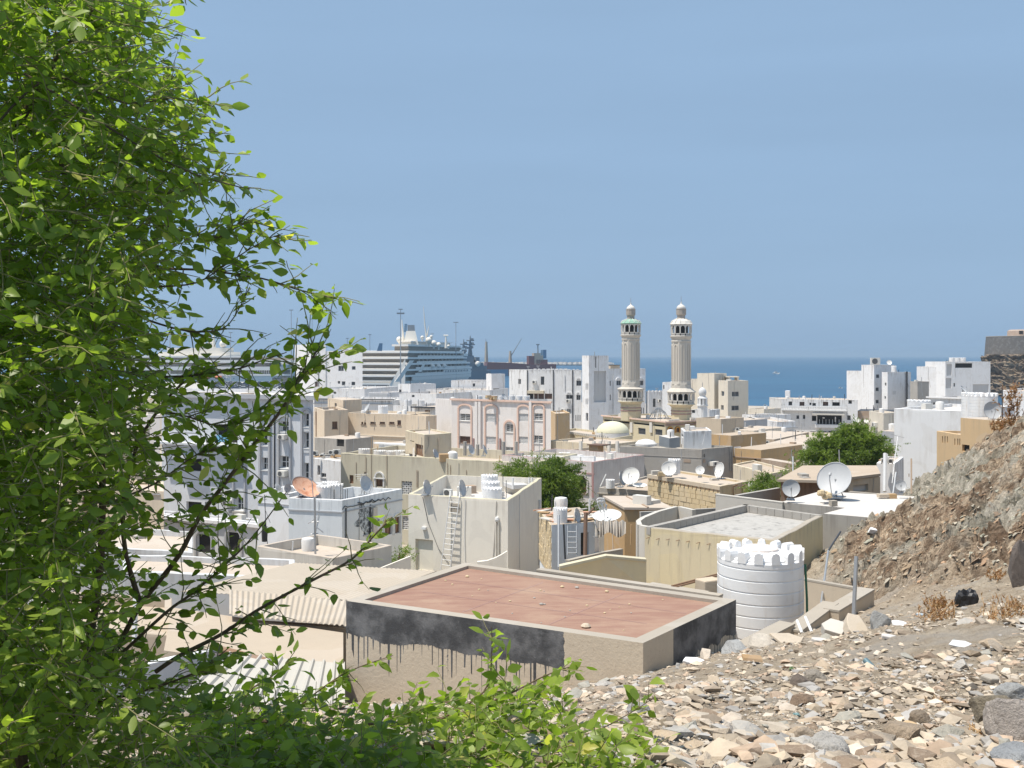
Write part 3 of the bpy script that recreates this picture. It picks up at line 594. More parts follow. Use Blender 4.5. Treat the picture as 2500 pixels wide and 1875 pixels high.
for k in range(12):
    x = 1292 + k * 10.5; b.bar(1, x, 903 - random.choice((1.5, 3, 4.5)), x + random.uniform(5, 9), 904, .03, 'broken_parapet', 'white2', -.25)
b = Bld('apartment_building', 'white stair tower with tall grey recessed panel between the worn flats and the minaret', 'building', [(1421, 206), (1438, 203), (1486, 205)], (1, 868), 'white', par=.4,
        wins=[(1, 1450, 906, 1480, 982, 'panel'), (0, 1430, 936, 1432, 952, 'open'), (0, 1434, 936, 1436, 952, 'open'), (0, 1430, 973, 1432, 988, 'open'), (0, 1434, 973, 1436, 988, 'open'), (0, 1430, 1008, 1436, 1028, 'open')], dep=.35)
b.pipe(1, 1454, 871, 898, .07, 'dmetal')
b = Bld('apartment_building', 'white wing of the flats standing behind the green-roofed minaret', 'building', [(1486, 207.5), (1576, 210)], 900, 'white', back=12, wins=[(0, 1505, 929, 1516, 941, 'slide'), (0, 1559, 929, 1571, 941, 'slide'), (0, 1489, 930, 1491, 942, 'open'), (0, 1489, 963, 1491, 977, 'open'), (0, 1560, 995, 1562, 1010, 'open'), (0, 1565, 995, 1567, 1010, 'open'), (0, 1570, 995, 1572, 1010, 'open')])
b.pipe(0, 1497, 914, 1010, .08, 'cool')
for x0, x1 in ((1503, 1518), (1557, 1573)): b.arch(0, x0, x1, 921, 929, .25, .2, 'whiteclean', rise=.9)
mb = MB(); f = Face(XY(1490, 208.5), XY(1513, 208.7)); f.bar(mb, 1490, 892, 1513, 900.5, -2, 0); f.bar(mb, 1489.3, 890.8, 1513.7, 892, -2.2, .3, 1)
t_ = solo(mb, 'roof_hut', 'brown hut on the white wing behind the minaret', 'hut', [M['beige'], M['dmetal']])
b = Bld('house', 'plain beige box attached right of the arched building', 'building', [(1344, 146), (1356, 139), (1391, 141)], (1, 1010), 'ochre2', par=.2)
# ------------------------------------------------------------------ mosque
mq = Bld('mosque_hall', 'long sand coloured prayer hall with cornice bands below the two minarets', 'mosque', [(1472, 168), (1625, 152), (1745, 157)], (1, 1029), 'mosque', par=.25, roof='roofcream',
         wins=[(0, 1558, 1045, 1576, 1061, 'dark'), (0, 1599, 1048, 1617, 1063, 'dark'), (0, 1474, 1027, 1540, 1031.5, 'open'), (0, 1547, 1033, 1588, 1037, 'open'), (0, 1594, 1037, 1622, 1041, 'open')])
mq.band(0, 1020.5, 1023.5, .25, 'cornice', 'peach'); mq.band(1, 1027, 1030, .25, 'cornice', 'peach'); mq.band(1, 1034, 1036, .15, 'moulding', 'maroon')
for x in (1635, 1653, 1689, 1714):
    a = mq.arch(1, x - 6, x + 6, 1041, 1056, .14, .25, 'arch_orange', 'arched_window', rise=.9); fb = MB(); mq.F[1].bar(fb, x - 4, 1045, x + 4, 1055, .003, .05); fb.build('pane', M['glassbrown'], a)
for x in (1543, 1591): mq.bar(0, x - 3, 1031, x + 3, 1056, .2, 'pilaster', 'minwhite')
for k in range(26):
    x = 1632 + k * 2.0
    if k < 14: mq.bar(1, x, 1024 - .1 * k, x + 1.1, 1028.2 - .1 * k, .05, 'merlon', 'minwhite', -.2)
for k in range(20):
    x = 1686 + k * 2.8; mq.bar(1, x, 1019.5, x + 1.5, 1026.5, .05, 'merlon', 'minwhite', -.2)
b = Bld('mosque_annex', 'low sand coloured annex with a row of white merlons in front of the dome', 'mosque', [(1345, 153), (1486, 139), (1545, 146)], (1, 1072), 'mosque', par=.3, roof='roofcream')
f = b.F[0]; mm = None
for k in range(30):
    s0 = f.L * (.06 + .93 * k / 30); mb = MB(); f.slab(mb, s0, b.z1 + .002, s0 + f.L * .017, b.z1 + .33, -.2, .05); mb.build('merlon', M['minwhite'], b.root)
b.band(0, 1077.5, 1079.5, .12, 'moulding', 'maroon')
c = W(1496, 1062, 147); r = 40 / F * 147; t = thing('mosque_dome', 'shallow cream dome with grey drum in front of the prayer hall', 'dome', c)
mb = MB(); mb.lathe(c, [(r, -1.2), (r, .35), (r * .97, .4)], 40); mb.build('drum', M['cool'], t, smooth=True)
mb = MB(); hh = 27 / F * 147; mb.lathe(c, [(r * math.cos(a) * 1.0, .4 + hh * math.sin(a)) for a in [k * math.pi / 24 for k in range(12)]] + [(.12, .4 + hh)], 44); mb.build('shell', plaster('dome_paint', (.66, .64, .48), .05, .2), t, smooth=True)
mb = MB(); mb.tube([c + Vector((0, 0, hh + .3)), c + Vector((0, 0, hh + 1.0))], .05, 6); mb.build('finial', M['metal'], t)
def minaret(cx, d, label, k, green):
    """k: list of photo rows: finial, dome top, drum top, neck, roof top, gallery top, rail, corbel, shaft, flare, canopy, arcade, rail, corbel, base, bottom"""
    z = [ZP(y, d) for y in k[0]]; q = lambda px: px / F * d; c0 = XY(cx, d); t = thing('minaret', label, 'minaret', (c0.x, c0.y, z[-1])); sw, gw, cw, bw = [q(v) for v in k[1]]
    C = lambda zz: (c0.x, c0.y, zz); o8 = 1 / math.cos(math.pi / 8)
    mb = MB(); mb.lathe(C(0), [(.03, z[0]), (.05, z[1] + .25), (.14, z[1] + .15), (.05, z[1] + .05), (.04, z[1] - .1)][::-1], 8); mb.build('finial', M['metal'], t, smooth=True)
    hd = (z[1] - z[2]) * .95; dr = sw * .52
    mb = MB(); mb.lathe(C(0), [(dr * .92, z[2]), (dr * .95, z[2] + hd * .12), (dr * .93, z[2] + hd * .3), (dr * .78, z[2] + hd * .52), (dr * .52, z[2] + hd * .72), (dr * .26, z[2] + hd * .88), (.04, z[1] + .12)], 24); mb.build('dome', M['minwhite'], t, smooth=True)
    mb = MB(); mb.lathe(C(0), [(dr * .86, z[4] - .1), (dr * .86, z[3]), (dr * 1.06, z[3] + .12), (dr * 1.06, z[2] - .12), (dr * 1.12, z[2] - .08), (dr * 1.12, z[2])], 12); mb.build('drum', M['mindrum'], t)
    def ring(top, low, rail, n, rad, tz):   # open arcade: posts, arches, rail
        mb = MB(); mb.lathe(C(0), [(rad * .66, rail - .2), (rad * .66, top)], 8, ph=.5); mb.build('core', M['dark'], t)  # core coloured near black, painting in the shade of the gallery openings
        for i in range(n):
            a = 2 * math.pi * (i + .5) / n; pb = MB(); pb.box((c0.x + rad * .96 * math.cos(a), c0.y + rad * .96 * math.sin(a), (top + low) / 2), (rad * .09, rad * .09, top - low - .01), a); pb.build('column', M['minwhite'], t)
            a2 = 2 * math.pi * (i + 1.5) / n; p1 = Vector((c0.x + rad * .985 * math.cos(a), c0.y + rad * .985 * math.sin(a), 0)); p2 = Vector((c0.x + rad * .985 * math.cos(a2), c0.y + rad * .985 * math.sin(a2), 0))
            f = Face(p2, p1) if Face(p1, p2).n.dot(p1 - c0) < 0 else Face(p1, p2); L = f.L; hh = (top - low); sp = low + hh * .5; ab = MB()
            pr = [(L * .1, sp)] + [(L / 2 - L * .4 * math.cos(w), sp + hh * .38 * math.sin(w)) for w in [math.pi * j / 8 for j in range(1, 8)]] + [(L * .9, sp)]
            for j in range(len(pr) - 1): ab.hexa([f.P(*pr[j], -.12), f.P(*pr[j + 1], -.12), f.P(pr[j + 1][0], top, -.12), f.P(pr[j][0], top, -.12), f.P(*pr[j], 0), f.P(*pr[j + 1], 0), f.P(pr[j + 1][0], top, 0), f.P(pr[j][0], top, 0)])
            ab.build('arch', M['minwhite'], t); rbm = MB(); f.slab(rbm, L * .06, low - (low - rail) * .25, L * .94, low, -.1, .02); f.slab(rbm, L * .06, rail, L * .94, rail + (low - rail) * .2, -.1, .02)
            for j in range(1, 5): f.slab(rbm, L * (j / 5) - .04, rail + (low - rail) * .2, L * (j / 5) + .04, low - (low - rail) * .25, -.08, 0)
            rbm.build('balustrade', M['minwhite'], t)
    ring(z[5], z[6], z[7], 12, gw * .98, 0); mb = MB(); mb.lathe(C(0), [(gw * 1.05, z[5]), (gw * 1.07, z[5] + .12), (gw * .98, z[5] + .22), (gw * .86, z[5] + (z[4] - z[5]) * .6), (dr * .95, z[4])], 12, ph=.5); cone = mb.build('canopy_roof', M['green'] if green else M['minwhite'], t)
    mb = MB()
    for i in range(12):
        a = 2 * math.pi * (i + .5) / 12; pp = lambda rr, zz: (c0.x + rr * math.cos(a), c0.y + rr * math.sin(a), zz); mb.tube([pp(gw * 1.0, z[5] + .24), pp(gw * .87, z[5] + (z[4] - z[5]) * .6 + .03), pp(dr * .96, z[4] + .03)], .05, 4)
    mb.build('rib', M['minwhite'], cone, kind='stuff')
    mb = MB(); mb.lathe(C(0), [(sw * o8, z[8]), (sw * 1.03 * o8, z[8] + .2), (gw * .86, z[8] + (z[7] - z[8]) * .35), (gw * .93, z[8] + (z[7] - z[8]) * .6), (gw * 1.02, z[7] - .15), (gw * 1.02, z[7])], 16, ph=.5); mb.build('corbel', M['minaret'], t)
    mb = MB(); mb.lathe(C(0), [(sw * o8 * 1.05, z[9]), (sw * o8, z[9] + .5), (sw * o8, z[8])], 8, ph=.5); sh = mb.build('shaft', M['minaret'], t)
    for i in range(8):
        a = 2 * math.pi * (i) / 8 + math.pi / 8 * 0; nrm = Vector((math.cos(a), math.sin(a), 0)); u = Vector((-nrm.y, nrm.x, 0)); h2 = (z[8] - z[9]); ww = sw * .2
        f = Face(Vector((c0.x, c0.y, 0)) + nrm * sw - u * ww, Vector((c0.x, c0.y, 0)) + nrm * sw + u * ww); f = f if f.n.dot(nrm) > 0 else Face(Vector((c0.x, c0.y, 0)) + nrm * sw + u * ww, Vector((c0.x, c0.y, 0)) + nrm * sw - u * ww)
        pb = MB(); z_a, z_b = z[9] + h2 * .1, z[8] - h2 * .12; w2 = .13
        f.slab(pb, 0, z_a, w2, z_b, .002, .09); f.slab(pb, f.L - w2, z_a, f.L, z_b, .002, .09)
        pr = [(f.L / 2 - f.L / 2 * math.cos(w), z_b + f.L * .9 * math.sin(w)) for w in [math.pi * j / 6 for j in range(7)]]; pi_ = [(f.L / 2 - (f.L / 2 - w2) * math.cos(w), z_b + (f.L * .9 - w2) * math.sin(w)) for w in [math.pi * j / 6 for j in range(7)]]
        for j in range(6): pb.hexa([f.P(*pr[j], .002), f.P(*pr[j + 1], .002), f.P(*pi_[j + 1], .002), f.P(*pi_[j], .002), f.P(*pr[j], .09), f.P(*pr[j + 1], .09), f.P(*pi_[j + 1], .09), f.P(*pi_[j], .09)])
        pb.build('moulding', M['minaret'], sh)
    mb = MB(); mb.lathe(C(0), [(cw * 1.05, z[11]), (cw * 1.06, z[11] + .15), (cw * .98, z[11] + .25), (sw * 1.12, z[10]), (sw * 1.1, z[9] - .05), (sw * 1.05, z[9] + .02)], 12, ph=.5); mb.build('lower_canopy_roof', M['minaret'], t)
    ring(z[11], z[12], z[13], 14, cw * .97, 0)
    mb = MB(); zz0, zz1 = z[14], z[13]; mb.lathe(C(0), [(bw * 1.02, zz0), (bw * 1.06, zz0 + (zz1 - zz0) * .25), (bw * 1.0, zz0 + (zz1 - zz0) * .35), (bw * 1.12, zz0 + (zz1 - zz0) * .55), (cw * .9, zz1 - .15), (cw * 1.02, zz1 - .1), (cw * 1.02, zz1)], 16, ph=.5); mb.build('lower_corbel', M['mosque'], t)
    mb = MB(); mb.lathe(C(0), [(bw * o8, z[15]), (bw * o8, z[14])], 8, ph=.5); bs_ = mb.build('base', M['mosque'], t)
    mb = MB()
    for zz in (z[14] - .25, z[14] - .7): mb.lathe(C(zz), [(bw * o8 * 1.04, 0), (bw * o8 * 1.04, .15)], 8, ph=.5)
    mb.build('moulding', M['maroon'], bs_, kind='stuff')
    return t
minaret(1540, 162, 'left minaret, its upper gallery roofed in pale green tiles', ([727, 743, 755, 771, 779, 791, 811, 817, 831, 936, 945, 951, 970, 979, 992, 1026], (20.5, 24.5, 31.5, 23.5)), True)
minaret(1663, 160, 'right minaret, its upper gallery roofed in plain pale stone', ([723, 741, 754, 770, 778, 793, 814, 820, 836, 938, 947, 958, 977, 986, 1000, 1030], (22, 26, 33.5, 23)), False)
# open white frame dome
c = W(1608, 1023, 163); r = 26 / F * 163; hh = 27 / F * 163; t = thing('skylight_frame', 'white open frame dome on the prayer hall roof between the minarets', 'skylight', c)
for k in range(10):
    a = 2 * math.pi * k / 10; mb = MB(); mb.tube([c + Vector((r * math.cos(a), r * math.sin(a), 0)), c + Vector((r * .62 * math.cos(a), r * .62 * math.sin(a), hh * .62)), c + Vector((.2 * math.cos(a), .2 * math.sin(a), hh))], .055, 5); mb.build('rib', M['framewhite'], t)
for rr_, zz in ((r, .02), (r * .66, hh * .58), (r * .3, hh * .88)):
    mb = MB(); mb.tube([c + Vector((rr_ * math.cos(2 * math.pi * k / 10), rr_ * math.sin(2 * math.pi * k / 10), zz)) for k in range(11)], .05, 5); mb.build('hoop', M['framewhite'], t)
# small domed turret
c = W(1715, 1012, 186); q = 186 / F; t = thing('domed_turret', 'small white turret with round dome right of the right minaret', 'turret', c)
mb = MB(); mb.lathe(c, [(12 * q, -3), (12 * q, 20 * q), (14 * q, 21 * q), (14 * q, 24 * q), (9.5 * q, 24 * q)], 12); mb.build('tower', M['white2'], t)
for k in range(8):
    a = 2 * math.pi * k / 8; mb = MB(); mb.box((c.x + 9.5 * q * math.cos(a), c.y + 9.5 * q * math.sin(a), c.z + 31 * q), (.35, .35, 14 * q), a); mb.build('column', M['white2'], t)
mb = MB(); mb.lathe(c, [(5 * q, 23 * q), (5 * q, 38 * q)], 10); mb.build('core', M['dark'], t)
mb = MB(); mb.lathe(c, [(12 * q, 38 * q), (12.5 * q, 40 * q), (9 * q, 42 * q), (8 * q, 44 * q)] + [(9.5 * q * math.cos(a), 54 * q + 12 * q * math.sin(a)) for a in [R(-50 + 14 * k) for k in range(10)]] + [(.06, 67 * q)], 24); mb.build('dome', M['cool'], t, smooth=True)
mb = MB(); mb.tube([c + Vector((0, 0, 66 * q)), c + Vector((0, 0, 78 * q))], .06, 5); mb.build('finial', M['metal'], t)
b = Bld('house', 'worn white block with arched doorway under the domed turret', 'building', [(1688, 192), (1732, 190)], 1000, 'white2', back=5, wins=[(0, 1687.5 + 1, 1000 - .5 + 1, 1697, 1009, 'dark'), (0, 1722, 1003, 1725, 1010, 'open')])
b = Bld('house', 'white house with crenellated roof seen between the minarets', 'building', [(1577, 214), (1583, 208), (1627, 210)], (1, 957), 'white', wins=[(1, 1594, 973, 1601, 994, 'dark')]); ac_on(b, 1, 1605, 975, 1612, 982, 'unit on the white wall between the minarets', .5)
for k in range(5): b.bar(1, 1584 + 9 * k, 953, 1588 + 9 * k, 957.3, .03, 'merlon', 'white', -.25)
Bld('house', 'narrow white house front touching the left side of the right minaret', 'building', [(1617, 204), (1640, 203)], 933, 'white', back=6, wins=[(0, 1619, 940, 1622, 950, 'dark')])
# ------------------------------------------------------------------ cream flats and worn white building
b = Bld('apartment_building', 'cream flats, the low shaded wing directly behind the right minaret', 'building', [(1675, 240), (1703, 238)], 925, 'cream', back=10)
b = Bld('apartment_building', 'cream flats, the tallest windowless block right of the minarets', 'building', [(1702, 232), (1744, 227), (1774, 231)], (1, 912), 'cream', par=.3)
b = Bld('apartment_building', 'cream flats, the front block with two pairs of dark windows', 'building', [(1754, 226), (1777, 220), (1827, 223)], (1, 930), 'cream', par=.3, wins=[(0, 1761, 955, 1768, 967, 'dark'), (0, 1760, 989, 1767, 1001, 'dark'), (1, 1787, 956, 1804, 968, 'slide'), (1, 1786, 990, 1804, 1002, 'slide')])
mb = MB(); f = Face(XY(1776, 228), XY(1806, 228)); f.bar(mb, 1776, 919, 1805, 921.5, -3, 0); f.bar(mb, 1778, 921.5, 1783, 930, -3, -.1); f.bar(mb, 1800, 921.5, 1804, 930, -3, -.1); solo(mb, 'roof_shelter', 'open roof shelter on the cream flats', 'shelter', M['cream'])
b = RW = Bld('apartment_building', 'run-down white seaside building with peeling balconies and dusty roof', 'building', [(1878, 228), (1908, 219), (2094, 214)], (1, 974), 'white2', par=.12, roof='roofcream', dep=.5,
         wins=[(1, 1925, 980, 1934, 990, 'dark'), (1, 1952, 981, 1964, 991, 'brown'), (1, 1976, 983, 1981, 989, 'dark'), (1, 1983, 984, 1992, 991, 'dark'), (1, 2009, 981, 2022, 991, 'brown'), (1, 2032, 982, 2050, 991, 'open'), (1, 2071, 976.5, 2080, 986, 'dark'),
               (0, 1884, 1009, 1889, 1015, 'dark'), (0, 1896, 1010, 1900, 1016, 'dark'), (1, 1911, 1011, 1916, 1020, 'dark'), (1, 1944, 1014, 1951, 1023, 'dark'), (1, 1960, 1013, 1966, 1023, 'dark'), (1, 1995, 1013, 2055, 1036, 'open'), (1, 1982, 1015, 1993, 1028, 'open'), (1, 2068, 1014, 2077, 1026, 'dark'),
               (1, 1978, 1053, 1992, 1067, 'dark'), (1, 1998, 1053, 2006, 1068, 'dark'), (1, 2009, 1053, 2018, 1068, 'dark'), (1, 2022, 1052, 2035, 1065, 'slide'), (1, 2049, 1053, 2056, 1066, 'dark'), (1, 1945, 1052, 1951, 1062, 'dark'), (1, 1957, 1053, 1962, 1062, 'dark')])
b.bar(1, 1909, 991.5, 2068, 994, .9, 'balcony_rail', 'white2', .6); b.bar(1, 1909, 1000, 2068, 1002.5, 1.0, 'balcony_slab', 'white2', .02)
for k in range(28): b.bar(1, 1911 + k * 5.7, 994.2, 1912.6 + k * 5.7, 999.9, .85, 'baluster', 'white2', .65)
b.bar(1, 1984, 1009.5, 2062, 1012.5, 1.8, 'canopy', 'cementlight', .02); b.bar(1, 1990, 1036.5, 2062, 1044, .9, 'balcony_slab', 'whiteclean', .02); b.bar(1, 1915, 955, 1926, 972, -2, 'chimney', 'white', -4.5)
for k in range(7): b.bar(1, 2000 + 8 * k, 1024, 2001 + 8 * k, 1036, -.05, 'balcony_post', 'cool', -.2)
b.bar(1, 2008, 1019, 2013, 1022, -.35, 'laundry', 'signwhite', -.42); b.bar(1, 2038, 1018, 2041, 1030, -.35, 'laundry', 'signwhite', -.42)
b = Bld('house', 'white cube house with grey front and two arched windows below the run-down building', 'building', [(1838, 178), (1897, 166), (1942, 168)], (1, 1030), 'white', par=.4, wins=[(1, 1901, 1058, 1919, 1076, 'brown'), (1, 1925, 1057, 1937, 1076, 'brown')])
b.bar(1, 1898, 1045, 1941, 1082, .12, 'facing', 'panelgrey', -.0) if False else None
b.arch(1, 1899, 1921, 1050, 1078, .2, .15, 'cementlight', rise=.5); b.arch(1, 1923, 1939, 1050, 1078, .2, .15, 'cementlight', rise=.6); b.band(1, 1043, 1045.5, .3, 'ledge', 'panelgrey')
# ------------------------------------------------------------------ white flats and cliff side, right
b = Bld('apartment_building', 'right white flats, lowest blank slab nearest the sea', 'building', [(2067, 264), (2104, 260)], 905, 'white', back=14)
b = Bld('apartment_building', 'right white flats, tall slab with a column of three small windows', 'building', [(2103, 258), (2134, 253), (2184, 256)], (1, 891), 'white', par=.4, wins=[(1, 2139, 914, 2147, 923, 'dark'), (1, 2138, 946, 2146, 955, 'dark'), (1, 2138, 976, 2146, 985, 'dark')])
b = Bld('apartment_building', 'right white flats, front block with thick black drainpipe', 'building', [(2153, 250), (2167, 246), (2224, 249)], (1, 909), 'white', par=.4, wins=[(0, 2160, 934, 2164, 942, 'dark'), (0, 2159, 967, 2163, 974, 'dark')])
b.pipe(1, 2212, 907, 992, .22, 'dmetal'); b.bar(1, 2180, 954, 2187, 963, .03, 'emblem', 'cool')
ac_free(2135, 891, 22, 256, 'rounded unit on top of the tall right white flats'); dish(2171, 885, 12, 253, -10, 20, 'round white dish on the tall right white flats', 'dishwhite')
tank(2182, 893, 12, 909, 252, 'white tank on the right white flats')
b = Bld('apartment_building', 'far white block beside the cliff, lower half with two small windows', 'building', [(2238, 286), (2311, 282)], 895, 'whiteclean', back=10, wins=[(0, 2297, 913, 2305, 920, 'dark'), (0, 2297, 934, 2306, 945, 'slide')])
b = Bld('apartment_building', 'far white block beside the cliff, taller half with open roof frame', 'building', [(2308, 279), (2418, 281)], 883, 'whiteclean', back=10, wins=[(0, 2332, 885.5, 2374, 898, 'open'), (0, 2311, 889, 2324, 917, 'panel'), (0, 2309, 923, 2323, 948, 'panel'), (0, 2375, 938, 2414, 965, 'panel'), (0, 2328, 935, 2332, 944, 'dark')], dep=.25)
for k, x in enumerate((2324, 2338, 2351)): tank(x, 873, 13, 884, 283 + k, 'small white tank in the row on the block beside the cliff', 'tanks on the block beside the cliff')
dish(2352, 951, 22, 240, 50, 40, 'grey dish tilted up in front of the far white block', 'dishgrey', ybase=968)
b = Bld('house', 'stained grey concrete block between the right white flats', 'building', [(2222, 244), (2240, 240), (2268, 242)], (1, 932), 'cement', par=.2)
b = Bld('house', 'low grey house with pale cornice and slit windows below the far white block', 'building', [(2267, 205), (2347, 200)], 970, 'cool', back=12, wins=[(0, 2276, 982, 2287, 993, 'vent'), (0, 2321, 987, 2327, 996, 'dark'), (0, 2338, 988, 2342, 996, 'dark')]); b.band(0, 969, 972.5, .4, 'cornice', 'white')
b = Bld('house', 'dark roofed shed strip under the right white flats', 'building', [(2093, 215), (2186, 212)], 1003, 'brownwall', back=8, par=0, roof='dmetal')
b = Bld('house', 'cream box house with a wall unit right of the run-down building', 'building', [(2122, 136), (2157, 130), (2186, 132)], (1, 1009), 'cream', par=.2); ac_on(b, 0, 2134, 1031, 2143, 1043, 'tall grey unit on the cream box house')
b = Bld('house', 'low sand coloured house carrying two white dishes', 'building', [(2064, 140), (2122, 136)], 1034, 'beige2', back=10, wins=[(0, 2106, 1034.5, 2120, 1047, 'open')])
dish(2092, 1026, 17, 136, 10, 45, 'left of two white dishes on the low sand coloured house', 'dishwhite'); dish(2115, 1029, 13, 135, 10, 45, 'right of two white dishes on the low sand coloured house', 'dishwhite')
b = Bld('house', 'big blank white wall house with a tank, right of the green tree', 'building', [(2183, 78), (2348, 74.5)], 997, 'whiteclean', base=4, back=11, par=.25, roof='roofwhite')
tank(2243, 976, 54, 1000, 83, 'squat white tank behind the big blank white wall')
b = Bld('house', 'tan house, the lower part with six slit windows', 'building', [(2287, 63), (2345, 60)], (1, 1061), 'ochre2', base=4, back=7, par=.15, wins=[(0, x, 1065 + (6 if x > 2320 else 0), x + 2.4, 1081 + (6 if x > 2320 else 0), 'open') for x in (2300, 2306, 2312, 2330, 2337, 2344 - 2)])
b = Bld('house', 'tan house, the taller part under two castle-top tanks', 'building', [(2345, 59), (2445, 56)], 1020, 'ochre2', base=4, back=8, par=0, wins=[(0, 2349, 1086, 2367, 1102, 'open')])
tank(2374, 958, 50, 1022, 64, 'left castle-top tank on the tan house'); tank(2400, 959, 66, 1024, 61, 'right castle-top tank on the tan house, partly behind a grey dish')
dish(2422, 1002, 43, 57.5, 0, 12, 'flat grey dish in front of the tanks on the tan house', 'dishgrey', ybase=1030)
Bld('house', 'white house at the far right edge behind the dry plant', 'building', [(2447, 110), (2530, 108)], 953, 'white', back=10, par=.2)
pole([(2447, 942, 58), (2447, 1030, 57.8)], .035, 'post', 'thin dark post beside the dry plant on the tan house', 'post', 'dmetal')
# ------------------------------------------------------------------ middle of the town
b = Bld('house', 'beige house with faceted corner and one barred window beside the grey flats', 'building', [(767, 152), (792, 143), (850, 145)], (1, 1002), 'beige', par=.3, wins=[(1, 811, 1029, 824, 1047, 'brown')]); b.pipe(0, 773, 1005, 1066, .07, 'wood')
b = Bld('house', 'upper beige roof rooms above the barred window house', 'building', [(800, 160), (838, 152), (883, 155)], (1, 977), 'beige', par=0, wins=[(0, 817, 984, 822, 1001, 'dark')])
b = Bld('house', 'long beige house with a row of small brown vents', 'building', [(849, 147), (1001, 142.5), (1050, 149)], (1, 1012), 'beige', par=.35, roof='roofwhite', wins=[(0, 882, 1030, 886.5, 1036, 'brown'), (0, 889, 1031, 893.5, 1037, 'brown'), (0, 904, 1030, 917, 1035, 'brown'), (0, 927, 1030, 940, 1035, 'brown'), (0, 950, 1030, 963, 1035, 'brown'), (0, 970, 1026, 979, 1038, 'brown')])
b.band(0, 1063, 1065, .15, 'ledge', 'cream')
b = Bld('house', 'peach corner block between the long beige house and the arched building', 'building', [(992, 137), (1040, 133), (1066, 135)], (1, 1016), 'beige', par=.25)
dish(897, 996, 24, 143, -65, 30, 'large grey dish on the roof of the long beige house', 'dishgrey', ybase=1010); tank(935, 990, 24, 1010, 147, 'white tank on the roof of the long beige house')
b = Bld('house', 'rough grey block wall under the faceted beige house', 'building', [(768, 130), (845, 127)], 1068, 'blockgrey', back=5, par=0, wins=[(0, 822, 1070, 840, 1090, 'open')])
b = Bld('shed', 'pale blue corrugated shed with curved white roof edge behind the yellow stair box', 'shed', [(925, 104), (990, 102)], 1083, 'whiteblue', back=4, par=0); b.band(0, 1081.5, 1085, .4, 'roof_edge', 'whiteclean')
b = Bld('house', 'low white house with roof clutter right of the grey flats', 'building', [(764, 98), (832, 95)], 1118, 'white', back=9, par=.1, roof='roofwhite', wins=[(0, 775, 1136, 781, 1160, 'open'), (0, 783, 1155, 796, 1166, 'slide')])
for k, (x, y, w) in enumerate(((770, 1112, 13), (808, 1110, 12), (821, 1112, 18), (784, 1119, 12))): ac_free(x, y, w, 97 + k, 'outdoor unit in the clutter on the low white roof beside the grey flats', .2 * k, 'units on the low white roof')
mb = MB()
for k in range(16): c = W(random.uniform(768, 830), random.uniform(1108, 1117), random.uniform(98, 103)); mb.box(c, (random.uniform(.2, 1.2), random.uniform(.1, .5), random.uniform(.05, .3)), random.random() * 3, k % 3)
o = solo(mb, 'scrap_pile', 'scrap and boards scattered on the low white roof beside the grey flats', 'scrap', [M['cement'], M['plywood'], M['dmetal']])
# long pale wall
b = B2 = Bld('house', 'long pale sand house with lattice screens and an arched white window', 'building', [(832, 90.6), (1300, 82)], 1106, 'creamgreen', base=1.6, back=9, par=.8, roof='roofcream', cap='yellowcap', wins=[(0, 853, 1160, 863, 1181, 'wdoor'), (0, 918, 1168, 936, 1188, 'shutter'), (0, 980, 1175, 1006, 1207, 'lattice'), (0, 982, 1260, 997, 1293, 'lattice'), (0, 889, 1152, 894, 1158, 'open')])
b.arch(0, 915, 939, 1151, 1169, .12, .12, 'framewhite', rise=1.0); b.bar(0, 913, 1166.5, 941, 1169, .16, 'lintel', 'framewhite', .003); b.bar(0, 915, 1169.2, 918, 1188, .1, 'jamb', 'framewhite', .003); b.bar(0, 936, 1169.2, 939, 1188, .1, 'jamb', 'framewhite', .003)
for x, y0, y1 in ((870, 1128, 1170), (894, 1115, 1160), (907, 1098, 1185), (945, 1105, 1187), (1018, 1148, 1190), (1021, 1148, 1190), (1093, 1130, 1160), (1100, 1135, 1160), (1139, 1147, 1160)): b.pipe(0, x, y0, y1, .022, 'brownwall')
b = Bld('house', 'yellow stair box with broken door on the long pale house', 'building', [(990, 93), (1036, 88), (1102, 90)], (1, 1061), 'beige2', base=ZP(1123, 86), par=.12, cap='yellowcap', wins=[(0, 1014, 1085, 1033, 1123, 'wdoor'), (0, 1001, 1076, 1011, 1078, 'open')])
mb = MB(); f = b.F[0]; mb.hexa([f.pt(1012, 1094, .1), f.pt(1015, 1092, .14), f.pt(1026, 1118, .5), f.pt(1022, 1121, .5), f.pt(1012, 1094, .16), f.pt(1015, 1092, .2), f.pt(1026, 1118, .56), f.pt(1022, 1121, .56)]); solo(mb, 'plank', 'loose pale board leaning in the door of the yellow stair box', 'plank', M['cementlight'])
b.pipe(1, 1070, 1070, 1122, .05, 'beige'); dish(1063, 1108, 25, 86.5, 70, 20, 'grey dish beside the yellow stair box', 'dishgrey', ybase=1124)
for k, x in enumerate((1150, 1183)): dish(x, 1098, 25, 89.5 + k, 60 + 20 * k, 20, ('left' if k == 0 else 'right') + ' grey dish standing before the arched building', 'dishgrey', ybase=1114)
for x in (1100, 1131, 1194, 1225):
    pole([(x + 35, 1078 if x != 1131 else 1085, 91), (x + 35, 1112, 91)], .16, 'concrete_stub', 'grey concrete column stub on the roof before the arched building', 'column', 'cement', 'column stubs before the arched building')
mb = MB(); mb.box(W(1087, 1117, 86), (1.0, .7, .62), .2, 0); solo(mb, 'crate', 'brown wooden crate on the long pale roof beside the yellow stair box', 'crate', M['plywood'], bevel=.02)
mb = MB(); c = W(1105, 1118, 86); mb.lathe(c - Vector((0, 0, .1)), [(.42, 0), (.44, .3), (.4, .55), (.2, .68), (.05, .7)], 20); solo(mb, 'barrel', 'white rounded barrel beside the brown crate on the long pale roof', 'barrel', M['tankold'], smooth=True)
